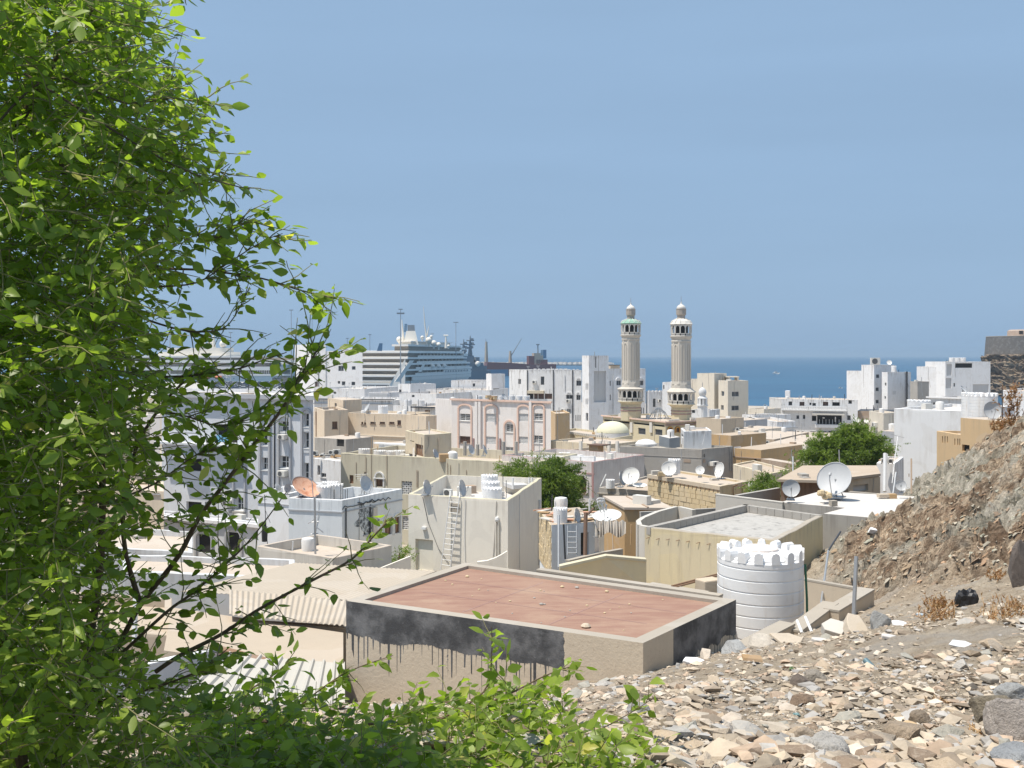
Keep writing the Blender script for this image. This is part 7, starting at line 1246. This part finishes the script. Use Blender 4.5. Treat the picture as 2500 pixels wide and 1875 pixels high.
for (px, py, d, mt, l) in ((1935, 1613, 12.5, 'greenrag', 'dark green rag on the rubble below the plank'), (1945, 1737, 7.3, 'tealscrap', 'crumpled teal plastic scrap in the rubble'), (2246, 1498, 18.5, 'litterblue', 'blue and white litter beside the dry weeds'), (2253, 1625, 10.5, 'signwhite', 'crumpled white paper in the right rubble'), (910, 1805, 6.5, 'litterblue', 'pale blue plastic litter under the near shrub'), (2360, 1475, 18.5, 'blackpipe', 'black bin bag caught on the slope')):
    bm = bmesh.new(); bmesh.ops.create_icosphere(bm, subdivisions=3, radius=1); r_ = np.random.RandomState(int(px)); s = (17 if mt != 'blackpipe' else 45) / 2 / F * d
    for v in bm.verts: v.co *= s * (1 + .7 * (float(vnoise(np.array([v.co.x * 2.5 + px]), np.array([v.co.y * 2.5 + v.co.z * 3]))[0]) - .5)); v.co.z *= (.5 if mt != 'blackpipe' else 1.6)
    me = bpy.data.meshes.new('litter'); bm.to_mesh(me); bm.free(); me.materials.append(M[mt]); o = bpy.data.objects.new('litter', me); COL.objects.link(o); c = W(px, py, d); g_ = hz(c.x, c.y); c.z = g_ + s * .3; o.location = c; tag(o, l, 'litter')

# ------------------------------------------------------------------ roof and wall clutter: fixed parts of each house
rc = random.Random(21)
for b in BLD:
    d = sum(p.y for p in b.P) / len(b.P)
    if len(b.P) != 4 or d < 40 or d > 300 or b in (YB,): continue
    A, B_, C, D = b.P; area = (B_ - A).length * (D - A).length; n = max(2, min(9, int(area / 14)))
    for k in range(n):
        s, t = rc.uniform(.08, .92), rc.uniform(.06, .9); p = A.lerp(B_, s).lerp(D.lerp(C, s), t); k_ = d / 100; kind = rc.random(); mb = MB(); zr = b.zr
        if kind < .34: h = rc.uniform(.5, 1.3); mb.tube([(p.x, p.y, zr), (p.x + rc.uniform(-.05, .05), p.y, zr + h)], .025 + .02 * k_, 5); mb.build('vent_pipe', M[rc.choice(('metal', 'framewhite', 'dmetal'))], b.root)
        elif kind < .62: w = rc.uniform(.25, .9); mb.box((p.x, p.y, zr + w * .2 + .01), (w, rc.uniform(.2, .7), w * .4), rc.random() * 3); mb.build('roof_block', M[rc.choice(('cementlight', 'cement', 'plywood', 'white', 'brownwall'))], b.root)
        elif kind < .72:
            h = rc.uniform(1.0, 2.2); mb.tube([(p.x, p.y, zr), (p.x, p.y, zr + h)], .012 + .012 * k_, 5)
            for j in range(4): mb.tube([(p.x - .4 + .07 * j, p.y, zr + h - .12 * j - .02), (p.x + .4 - .07 * j, p.y + .1, zr + h - .12 * j)], .005 + .007 * k_, 4)
            mb.build('roof_antenna', M['metal'], b.root)
        elif kind < .88: mb.box((p.x, p.y, zr + .28), (.85, .4, .55), rc.random() * 3); cs = mb.build('outdoor_unit', M['acbody'], b.root)
        else: mb.lathe((p.x, p.y, zr), [(.32, 0), (.34, .5), (.3, .62), (.1, .66)], 12); mb.build('drum', M['tankold'], b.root, smooth=True)
    for i in (0, 1):
        f = b.F[i]
        if f.n.y > -.15 or f.L < 2.5 or 'blank' in b.root['label']: continue
        for k in range(rc.choice((0, 1, 1, 2))):
            s = rc.uniform(.1, .9) * f.L; z1 = b.z1 - rc.uniform(0, .3); h = min(b.z1 - b.z0 - .5, rc.uniform(1.5, 6)); mb = MB(); r_ = .009 + .00011 * d
            mb.tube([f.P(s, z1, .03), f.P(s + rc.uniform(-.15, .15), z1 - h * .5, .03), f.P(s + rc.uniform(-.5, .5), z1 - h, .03)], r_, 4); mb.build('wall_cable', M[rc.choice(('cement', 'cool', 'cement'))], b.root)
# ------------------------------------------------------------------ plants
def leafmat(name, dark, light, yellow, trans=.58, attr=True):
    m, nt, bs = nmat(name); out = nt.nodes['Material Output']
    if attr: v = N(nt, 'ShaderNodeAttribute', attribute_name='tone').outputs['Fac']
    else: v = N(nt, 'ShaderNodeObjectInfo').outputs['Random']
    c = mix(nt, v, dark, light); c = mix(nt, ramp(nt, v, .88, .97), c, yellow)
    link(nt, c, bs.inputs['Base Color']); bs.inputs['Roughness'].default_value = .42; bs.inputs['Specular IOR Level'].default_value = .45
    tr = N(nt, 'ShaderNodeBsdfTranslucent'); link(nt, mix(nt, 1.0, c, (1.35, 1.5, .55), 'MULTIPLY'), tr.inputs[0]); ms = N(nt, 'ShaderNodeMixShader'); ms.inputs[0].default_value = trans; link(nt, bs.outputs[0], ms.inputs[1]); link(nt, tr.outputs[0], ms.inputs[2]); link(nt, ms.outputs[0], out.inputs[0]); return m
LD, LL, LY = (.125, .19, .030), (.385, .49, .085), (.58, .54, .15)
M['leaf'] = leafmat('leaf_green', LD, LL, LY); M['leafobj'] = leafmat('leaf_green_single', LD, LL, LY, attr=False)
M['bark'] = plain('twig_bark', (.15, .105, .07), .85, 0, .25, 30, .2, .5); M['twig'] = plain('green_twig', (.22, .20, .09), .8, 0, .2, 20, .2)
# one folded, slightly curled leaf: base at the origin, tip towards +X, length 1
LV = np.array([(0, 0, 0), (.12, .0, .01), (.45, 0, .03), (.8, 0, .0), (1.05, 0, -.07), (.14, .17, .05), (.46, .29, .10), (.80, .17, .04), (.14, -.17, .05), (.46, -.29, .10), (.80, -.17, .04)])
LF = np.array([(0, 1, 5), (1, 2, 6), (1, 6, 5), (2, 3, 7), (2, 7, 6), (3, 4, 7), (0, 8, 1), (1, 8, 9), (1, 9, 2), (2, 9, 10), (2, 10, 3), (3, 10, 4)])
def leaf_arrays(Pn, Dn, Up, S):
    x = Dn / np.linalg.norm(Dn, axis=1)[:, None]; y = np.cross(Up, x); y /= np.linalg.norm(y, axis=1)[:, None] + 1e-9; z = np.cross(x, y); y = y * rl.uniform(.7, 1.2, (len(x), 1)); z = z * rl.uniform(-.6, 1.9, (len(x), 1))
    return Pn[:, None] + (x[:, None] * LV[None, :, 0:1] + y[:, None] * LV[None, :, 1:2] + z[:, None] * LV[None, :, 2:3]) * S[:, None, None], x, y, z
def meshtri(name, V, Fc, tone, mat, parent, smooth=True, org_=None):
    me = bpy.data.meshes.new(name); Vf = V.reshape(-1, 3)
    if org_ is not None: Vf = Vf - np.array(org_[:])
    me.vertices.add(len(Vf)); me.vertices.foreach_set('co', Vf.ravel()); me.loops.add(Fc.size); me.loops.foreach_set('vertex_index', Fc.ravel().astype(np.int32)); me.polygons.add(len(Fc)); me.polygons.foreach_set('loop_start', np.arange(0, Fc.size, 3, dtype=np.int32)); me.update(calc_edges=True)
    at = me.attributes.new('tone', 'FLOAT', 'POINT'); at.data.foreach_set('value', tone.astype(np.float32)); me.polygons.foreach_set('use_smooth', np.full(len(Fc), smooth)); me.materials.append(mat); o = bpy.data.objects.new(name, me); COL.objects.link(o); o.parent = parent; return o
rl = np.random.RandomState(5)
def grow(twigs, step, size, rl, droop=.25):
    """twigs: list of polylines; leaves alternate along them"""
    Pn, Dn, Up, S = [], [], [], []
    for tw, keep in twigs:
        L = 0; side = 1
        for a, b in zip(tw, tw[1:]):
            t = b - a; ln = np.linalg.norm(t); t = t / (ln + 1e-9); n = max(1, int(round(ln / step)))
            for k in range(n):
                if rl.rand() > keep: continue
                p = a + (b - a) * (k + rl.rand()) / n; s = np.cross(t, [0, 0, 1.0]); s /= np.linalg.norm(s) + 1e-9; side = -side
                up = np.array([0, -.35, 1.0]) + rl.normal(size=3) * .75; d = t * rl.uniform(.2, .8) + s * side * rl.uniform(.5, 1.0) + rl.normal(size=3) * .3; d[2] -= droop * rl.uniform(0, 1.6)
                Pn.append(p + d / np.linalg.norm(d) * .006); Dn.append(d); Up.append(up); S.append(size * (1.18 if keep < .66 else 1) * rl.uniform(.55, 1.25) * (1 if rl.rand() > .15 else .6))
    return np.array(Pn), np.array(Dn), np.array(Up), np.array(S)
def plant(name, label, cat, base, twigs, branches, step, size):
    root = thing(name, label, cat, base); Pn, Dn, Up, S = grow(twigs, step, size, rl)
    V, x, y, z = leaf_arrays(Pn, Dn, Up, S); n = len(Pn); tone = np.clip(rl.beta(1.6, 1.8, n) * .93 + (rl.rand(n) < .035) * .3, 0, 1)
    # the 300 that show largest: near and inside the frame
    px = 1250 + Pn[:, 0] / Pn[:, 1] * F; py = HY + (HCAM - Pn[:, 2]) / Pn[:, 1] * F; inside = (px > 0) & (px < 2500) & (py > 0) & (py < 1875)
    big = np.where(inside, S / Pn[:, 1] * (.6 + .4 * rl.rand(n)) * np.where(px > 380, 1.35, 1), 0); idx = set(np.argsort(-big)[:300].tolist())
    rest = np.array([i for i in range(n) if i not in idx]); nv = len(LV)
    Fc = (LF[None] + (np.arange(len(rest)) * nv)[:, None, None]).reshape(-1, 3)
    o = meshtri('foliage', V[rest], Fc, np.repeat(tone[rest], nv), M['leaf'], root, org_=base); o['kind'] = 'stuff'
    me = bpy.data.meshes.new('leaf'); me.from_pydata(LV.tolist(), [], LF.tolist()); me.polygons.foreach_set('use_smooth', [True] * len(LF)); me.materials.append(M['leafobj'])
    for i in sorted(idx):
        o = bpy.data.objects.new('leaf', me); COL.objects.link(o); o.parent = root
        o.matrix_local = Matrix(((x[i][0] * S[i], y[i][0] * S[i], z[i][0] * S[i], Pn[i][0] - base[0]), (x[i][1] * S[i], y[i][1] * S[i], z[i][1] * S[i], Pn[i][1] - base[1]), (x[i][2] * S[i], y[i][2] * S[i], z[i][2] * S[i], Pn[i][2] - base[2]), (0, 0, 0, 1)))
    mb = MB()
    for tw, keep in twigs: mb.tube([Vector(p) for p in tw], [.0024 - .0014 * i / (len(tw) - 1) for i in range(len(tw))], 4)
    o = mb.build('twigs', M['twig'], root, smooth=True); o['kind'] = 'stuff'
    for pts, r0, r1 in branches:
        mb = MB(); mb.tube([Vector(p) for p in pts], [r0 + (r1 - r0) * i / (len(pts) - 1) for i in range(len(pts))], 8); mb.build('branch', M['bark'], root, smooth=True)
    return root
def smoothline(pts, k=4):
    P = np.array([list(p) for p in pts]); out = []
    for i in range(len(P) - 1):
        p0, p1, p2, p3 = P[max(0, i - 1)], P[i], P[i + 1], P[min(len(P) - 1, i + 2)]
        for j in range(k): t = j / k; out.append(.5 * (2 * p1 + (p2 - p0) * t + (2 * p0 - 5 * p1 + 4 * p2 - p3) * t * t + (3 * p1 - p0 - 3 * p2 + p3) * t ** 3))
    out.append(P[-1]); return np.array(out)
def WA(px, py, d): return np.array(W(px, py, d)[:])
def side_twigs(line, n, lmin, lmax, keep, lo=.15, spread=.9):
    tw = []
    for k in range(n):
        i = int((lo + (1 - lo) * rl.rand()) * (len(line) - 2)); a = line[i]; t = line[i + 1] - line[i]; t = t / np.linalg.norm(t); d = t * rl.uniform(.3, 1.0) + rl.normal(size=3) * spread * .6; d /= np.linalg.norm(d); ln = rl.uniform(lmin, lmax); p = [a]; q = a.copy()
        for j in range(4): d = d + rl.normal(size=3) * .12 + np.array([0, 0, -.05]); d /= np.linalg.norm(d); q = q + d * ln / 4; p.append(q.copy())
        tw.append((np.array(p), keep))
    return tw
# --- the tall bush at the left
B0 = Vector((-1.75, 3.9, 16.3))
lines = []; br = []
def branch(pts, r0, r1, n, lmin, lmax, keep=.95, own=.9, lo=.15):
    ln = smoothline([WA(*p) for p in pts]); br.append((ln, r0, r1)); tw_all.extend(side_twigs(ln, n, lmin, lmax, keep, lo)); tw_all.append((ln[len(ln) // 3:], own)); return ln
tw_all = []
branch([(120, 1930, 3.9), (151, 1866, 3.9), (235, 1667, 3.8), (289, 1577, 3.75), (343, 1477, 3.7), (434, 1360, 3.6), (488, 1260, 3.5), (545, 1185, 3.45), (626, 1079, 3.4), (691, 995, 3.35), (721, 937, 3.35), (752, 892, 3.35), (780, 845, 3.35)], .013, .003, 64, .10, .26, .64, .64, .12)
branch([(380, 1640, 3.8), (440, 1600, 3.8), (538, 1550, 3.8), (633, 1487, 3.75), (768, 1414, 3.7), (859, 1365, 3.7), (920, 1300, 3.65), (958, 1262, 3.65)], .009, .002, 26, .07, .22, .55, .6, .1)
branch([(300, 640, 3.4), (400, 655, 3.4), (500, 660, 3.4), (640, 680, 3.4), (720, 705, 3.4), (788, 722, 3.4)], .005, .0014, 20, .06, .24, .6, .75, .3)
branch([(300, 760, 3.5), (420, 800, 3.5), (500, 810, 3.5), (560, 790, 3.5), (610, 700, 3.5)], .004, .0014, 16, .06, .2, .6, .7, .3)
branch([(250, 900, 3.5), (400, 920, 3.5), (560, 905, 3.45), (640, 880, 3.4), (700, 860, 3.4)], .005, .0014, 20, .06, .2, .55, .7, .2)
branch([(-60, 520, 3.2), (0, 390, 3.2), (60, 280, 3.2), (120, 170, 3.15), (200, 70, 3.1), (250, -20, 3.1)], .014, .006, 30, .12, .3)
branch([(-40, 340, 3.0), (120, 190, 3.0), (300, 250, 3.0), (430, 240, 3.0), (520, 260, 3.0)], .004, .0014, 12, .06, .18, .7, .8, .4)
branch([(60, 180, 3.0), (200, 270, 3.0), (330, 350, 3.0), (450, 415, 3.0), (560, 450, 3.0), (610, 462, 3.0)], .004, .0014, 14, .06, .16, .7, .8, .4)
branch([(330, 520, 3.3), (430, 560, 3.3), (520, 580, 3.3), (570, 560, 3.3), (610, 510, 3.3)], .004, .0014, 20, .06, .2, .6, .8, .2)
branch([(140, 1880, 3.6), (230, 1500, 3.6), (250, 1200, 3.5), (230, 800, 3.4), (150, 400, 3.3)], .016, .008, 60, .15, .35)
branch([(60, 1900, 3.4), (-20, 1400, 3.4), (-60, 900, 3.4), (-80, 400, 3.3)], .02, .012, 40, .15, .35)
branch([(343, 1477, 3.7), (300, 1300, 3.6), (330, 1100, 3.6), (420, 960, 3.6), (500, 900, 3.5)], .01, .003, 26, .1, .26, .7, .7, .2)
branch([(250, 1640, 3.6), (400, 1500, 3.5), (480, 1440, 3.5), (600, 1330, 3.5), (700, 1200, 3.5)], .007, .0015, 30, .08, .24, .5, .55, .15)
branch([(200, 1720, 3.6), (340, 1690, 3.5), (480, 1640, 3.4), (560, 1580, 3.4)], .006, .0015, 26, .08, .22, .8)
branch([(330, 470, 3.2), (430, 470, 3.2), (500, 440, 3.2), (560, 400, 3.2)], .003, .0012, 12, .05, .14, .62, .8, .3)
branch([(380, 700, 3.3), (480, 690, 3.3), (560, 640, 3.3), (640, 590, 3.3), (690, 570, 3.3)], .003, .0012, 14, .05, .15, .6, .8, .3)
branch([(300, 1000, 3.4), (430, 1010, 3.4), (540, 1040, 3.4), (620, 1010, 3.4), (680, 960, 3.4)], .004, .0012, 24, .06, .2, .62, .7, .15)
branch([(260, 1230, 3.4), (380, 1180, 3.4), (480, 1110, 3.4), (560, 1090, 3.4)], .004, .0012, 24, .06, .2, .62, .7, .15)
branch([(420, -60, 2.7), (460, -30, 2.7), (405, 8, 2.7)], .003, .001, 3, .03, .06, .6, .8, .4)
# dense mass
ys = [-200, 0, 100, 180, 250, 300, 380, 430, 470, 520, 600, 700, 800, 900, 1000, 1100, 1200, 1300, 1400, 1500, 1600, 1700, 1800, 1900]; xm = [290, 330, 370, 400, 465, 475, 475, 475, 460, 425, 410, 385, 360, 370, 380, 380, 350, 310, 300, 330, 390, 460, 520, 540]
dens = np.interp(np.arange(-200, 1950), [-200, 1000, 1150, 1300, 1700, 1950], [1, 1, .7, .42, .45, .65])
k = 0
while k < 5600:
    py = rl.uniform(-150, 1940); x1_ = np.interp(py, ys, xm); px = rl.uniform(-420, x1_); e = (x1_ - px) / (190 if py < 950 else 260)
    if rl.rand() > min(1, (.22 if py < 950 else .10) + e) or (px > 170 and rl.rand() > dens[int(py + 200)]) or (px > 1100): continue
    d = rl.uniform(2.75, 4.5) if px < 300 else rl.uniform(2.9, 3.9); a = WA(px, py, d); t = np.array([rl.uniform(-.2, 1.0), rl.uniform(-.7, .5), rl.uniform(-.55, .55)]); t /= np.linalg.norm(t); ln = rl.uniform(.10, .30) * (1 if e > .35 else .6); p = [a]; q = a.copy()
    for j in range(4): t = t + rl.normal(size=3) * .12 + np.array([0, 0, -.05]); t /= np.linalg.norm(t); q = q + t * ln / 4; p.append(q.copy())
    tw_all.append((np.array(p), .95)); k += 1
plant('leafy_bush', 'tall bright green leafy bush filling the left side', 'bush', B0, tw_all, br, .0215, .0435)
# --- the low sprawling shrub at the bottom
tw_all = []; br = []; G0 = Vector((-.7, 5.2, hz(-.7, 5.2)))
branch([(420, 1830, 5.0), (540, 1765, 5.0), (660, 1762, 5.0), (740, 1782, 5.0), (900, 1768, 5.0), (1085, 1752, 5.0), (1230, 1700, 5.0), (1330, 1650, 5.0), (1400, 1625, 5.0)], .012, .002, 26, .08, .2, .7, .6, .2)
branch([(900, 1850, 4.9), (1050, 1770, 4.9), (1180, 1690, 4.9), (1200, 1600, 4.9), (1200, 1530, 4.9)], .006, .0015, 10, .06, .16, .7, .7, .3)
branch([(480, 1850, 5.0), (640, 1800, 5.0), (760, 1700, 5.0), (850, 1640, 5.0), (960, 1600, 5.0)], .006, .0015, 12, .06, .16, .65, .7, .3)
branch([(1150, 1850, 4.8), (1300, 1820, 4.8), (1440, 1790, 4.8), (1540, 1740, 4.8), (1600, 1700, 4.8)], .005, .0015, 12, .06, .15, .6, .7, .3)
branch([(1200, 1900, 4.5), (1350, 1850, 4.5), (1480, 1830, 4.5), (1600, 1780, 4.5)], .004, .0015, 9, .06, .15, .6, .7, .3)
branch([(560, 1850, 5.0), (600, 1700, 5.0), (680, 1640, 5.0), (720, 1590, 5.0)], .005, .0015, 12, .06, .16, .7, .7, .2)
topx = [450, 560, 700, 850, 1000, 1100, 1250, 1330, 1400, 1480, 1600]; topy = [1700, 1690, 1690, 1720, 1720, 1700, 1660, 1690, 1740, 1790, 1850]; k = 0
while k < 900:
    px = rl.uniform(420, 1560); ty = np.interp(px, topx, topy); py = rl.uniform(ty, 1950); e = (py - ty) / 110
    if rl.rand() > min(1, .12 + e) or (px > 1330 and rl.rand() < .35): continue
    d = rl.uniform(4.2, 5.4) if py < 1830 else rl.uniform(3.8, 4.6); a = WA(px, py, d); t = np.array([rl.uniform(-.5, .8), rl.uniform(-.6, .5), rl.uniform(-.2, .8)]); t /= np.linalg.norm(t); ln = rl.uniform(.08, .2); p = [a]; q = a.copy()
    for j in range(3): t = t + rl.normal(size=3) * .14; t /= np.linalg.norm(t); q = q + t * ln / 3; p.append(q.copy())
    tw_all.append((np.array(p), .9)); k += 1
plant('sprawling_shrub', 'low bright green shrub sprawling over the rubble at the bottom', 'shrub', G0, tw_all, br, .026, .066)
# --- feathery trees in the town
M['acacia'] = leafmat('acacia_leaf', (.06, .105, .02), (.26, .345, .065), (.32, .36, .10), .4)
def feathery(name, label, px0, px1, ytop, ybot, d, seed, n, lobes):
    r_ = np.random.RandomState(seed); q = d / F; cx = (px0 + px1) / 2; base = W(cx, ybot, d); base.z = hz(base.x, base.y) if base.y < 78 else 1.8; root = thing(name, label, 'tree', base); cen = []
    for (x, y, rx, ry) in lobes: p = W(x, y, d); cen.append((np.array(p[:]), rx * q, ry * q))
    for c, rx, ry in cen:
        mb = MB(); b0 = Vector(base); e = Vector(c); mid = b0.lerp(e, .5) + Vector((r_.uniform(-.4, .4), 0, -.3)); mb.tube([b0, mid, e, e + Vector((0, 0, ry * .6))], [.16, .10, .05, .02], 7); mb.build('limb', M['bark'], root, smooth=True)
    mb = MB(); mb.tube([Vector(base) - Vector((0, 0, .3)), Vector(base) + Vector((.05, 0, 1.2))], [.28, .2], 8); mb.build('trunk', M['bark'], root, smooth=True)
    P = []; D = []; w = np.array([l[1] * l[2] for l in cen]); w /= w.sum()
    clumps = []
    for k in range(max(12, n // 34)):
        c, rx, ry = cen[r_.choice(len(cen), p=w)]; u = r_.normal(size=3); u /= np.linalg.norm(u); clumps.append((c + u * np.array([rx, rx * .9, ry]) * r_.rand() ** .45, u, r_.uniform(.22, .5), r_.rand()))
    TN = []
    for k in range(n):
        cc, u, cr_, tn = clumps[r_.randint(len(clumps))]; a = cc + r_.normal(size=3) * np.array([cr_, cr_, cr_ * .6]) * .8; TN.append(tn)
        if True: pass
        out = u * np.array([1, 1, .8]) + np.array([0, 0, .25]) + r_.normal(size=3) * .35; out /= np.linalg.norm(out); ln = r_.uniform(.25, .7); m_ = 16
        for j in range(m_): t = j / m_; p = a + out * ln * t + np.array([0, 0, -.22 * t * t]) + r_.normal(size=3) * .035; P.append(p); D.append(out + r_.normal(size=3) * .8)
    P = np.array(P); D = np.array(D); nn = len(P); S = r_.uniform(.08, .16, nn) * (d / 68); up = r_.normal(size=(nn, 3)); x = D / np.linalg.norm(D, axis=1)[:, None]; y = np.cross(up, x); y /= np.linalg.norm(y, axis=1)[:, None]
    V = np.stack([P - y * S[:, None] * .22, P + x * S[:, None], P + y * S[:, None] * .22], 1); Fc = np.arange(nn * 3).reshape(-1, 3); tone = np.repeat(np.clip(np.repeat(TN, 16) * .6 + r_.rand(nn) * .35, 0, 1), 3); o = meshtri('crown', V, Fc, tone, M['acacia'], root, False, org_=base); return root
feathery('acacia_tree', 'dark green feathery tree behind the light cream house', 1200, 1450, 1120, 1290, 68, 3, 5200, [(1345, 1190, 75, 62), (1300, 1165, 75, 38), (1390, 1175, 42, 42), (1255, 1160, 55, 24), (1375, 1240, 60, 45), (1330, 1235, 60, 50), (1365, 1145, 35, 22), (1425, 1260, 28, 32)])
feathery('acacia_tree', 'bright green feathery tree left of the blank white wall', 1930, 2160, 1045, 1175, 72, 4, 5200, [(2060, 1120, 75, 48), (2100, 1085, 52, 36), (2010, 1100, 60, 34), (1980, 1140, 60, 30), (2120, 1135, 40, 36), (2050, 1075, 40, 22), (2150, 1090, 20, 16), (2090, 1055, 30, 12)])
feathery('small_bush', 'dusty green bush between the pale blue and light cream houses', 920, 985, 1345, 1400, 53, 6, 420, [(950, 1375, 26, 22), (975, 1360, 14, 18)])
feathery('small_bush', 'small olive bush behind the rough grey wall', 1850, 1905, 1170, 1200, 56, 8, 380, [(1880, 1186, 24, 14), (1862, 1190, 12, 10)])
# --- dry weeds
M['dry'] = leafmat('dry_weed', (.22, .095, .035), (.46, .25, .11), (.5, .33, .17), .25)
def weed(px, py, w, h, d, label, seed, n=420, vine=False):
    r_ = np.random.RandomState(seed); b0 = W(px, py, d); b0.z = b0.z if vine else hz(b0.x, b0.y) - .02; q = d / F; root = thing('dry_weed', label, 'weed', b0); P, D, S = [], [], []; mb = MB()
    for k in range(n // 10):
        a = np.array(b0[:]) + np.array([r_.normal() * w * q * .28, r_.normal() * w * q * .28, r_.uniform(0, .25) * h * q if not vine else r_.uniform(0, 1) * h * q * .9]); dv = np.array([r_.normal() * .5, r_.normal() * .5, 1.0]); dv /= np.linalg.norm(dv); ln = h * q * r_.uniform(.35, .9) * (.5 if vine else 1); e = a + dv * ln; mb.tube([Vector(a), Vector((a + e) / 2 + r_.normal(size=3) * .02), Vector(e)], [.006, .005, .003], 4)
        for j in range(12): t = r_.rand(); P.append(a + (e - a) * t); D.append(dv * .6 + r_.normal(size=3) * .7); S.append(r_.uniform(.03, .09) * d / 20)
    o = mb.build('stalks', M['ochre'], root); o['kind'] = 'stuff'; P, D, S = np.array(P), np.array(D), np.array(S); nn = len(P); x = D / np.linalg.norm(D, axis=1)[:, None]; y = np.cross(r_.normal(size=(nn, 3)), x); y /= np.linalg.norm(y, axis=1)[:, None]; V = np.stack([P - y * S[:, None] * .16, P + x * S[:, None], P + y * S[:, None] * .16], 1); o = meshtri('dry_leaves', V, np.arange(nn * 3).reshape(-1, 3), np.repeat(r_.rand(nn) * .85, 3), M['dry'], root, False, org_=b0); o['kind'] = 'stuff'
weed(2290, 1545, 75, 62, 16.5, 'rust brown weed beside the white plaster slab', 1); weed(2290, 1495, 60, 45, 20, 'rust brown weed higher up behind the white plaster slab', 2); weed(2445, 1550, 90, 70, 14.5, 'widest rust brown weed near the right frame edge', 3); weed(2435, 1435, 60, 30, 21, 'low orange weed under the dark rock face', 4, 260); weed(2390, 1810, 70, 40, 5.4, 'straw coloured weed beside the largest boulder', 5, 200); weed(2485, 1500, 50, 45, 16, 'small rust weed at the right frame edge', 6, 260); weed(2290, 1690, 50, 30, 7.5, 'thin brown weed in the right rubble', 7, 160)
weed(2472, 1048, 28, 100, 54, 'tall orange dry creeper beside the grey dish on the tan house', 9, 700, True); weed(2448, 1068, 50, 40, 53, 'orange dry creeper spilling over the tan house wall', 10, 600, True)
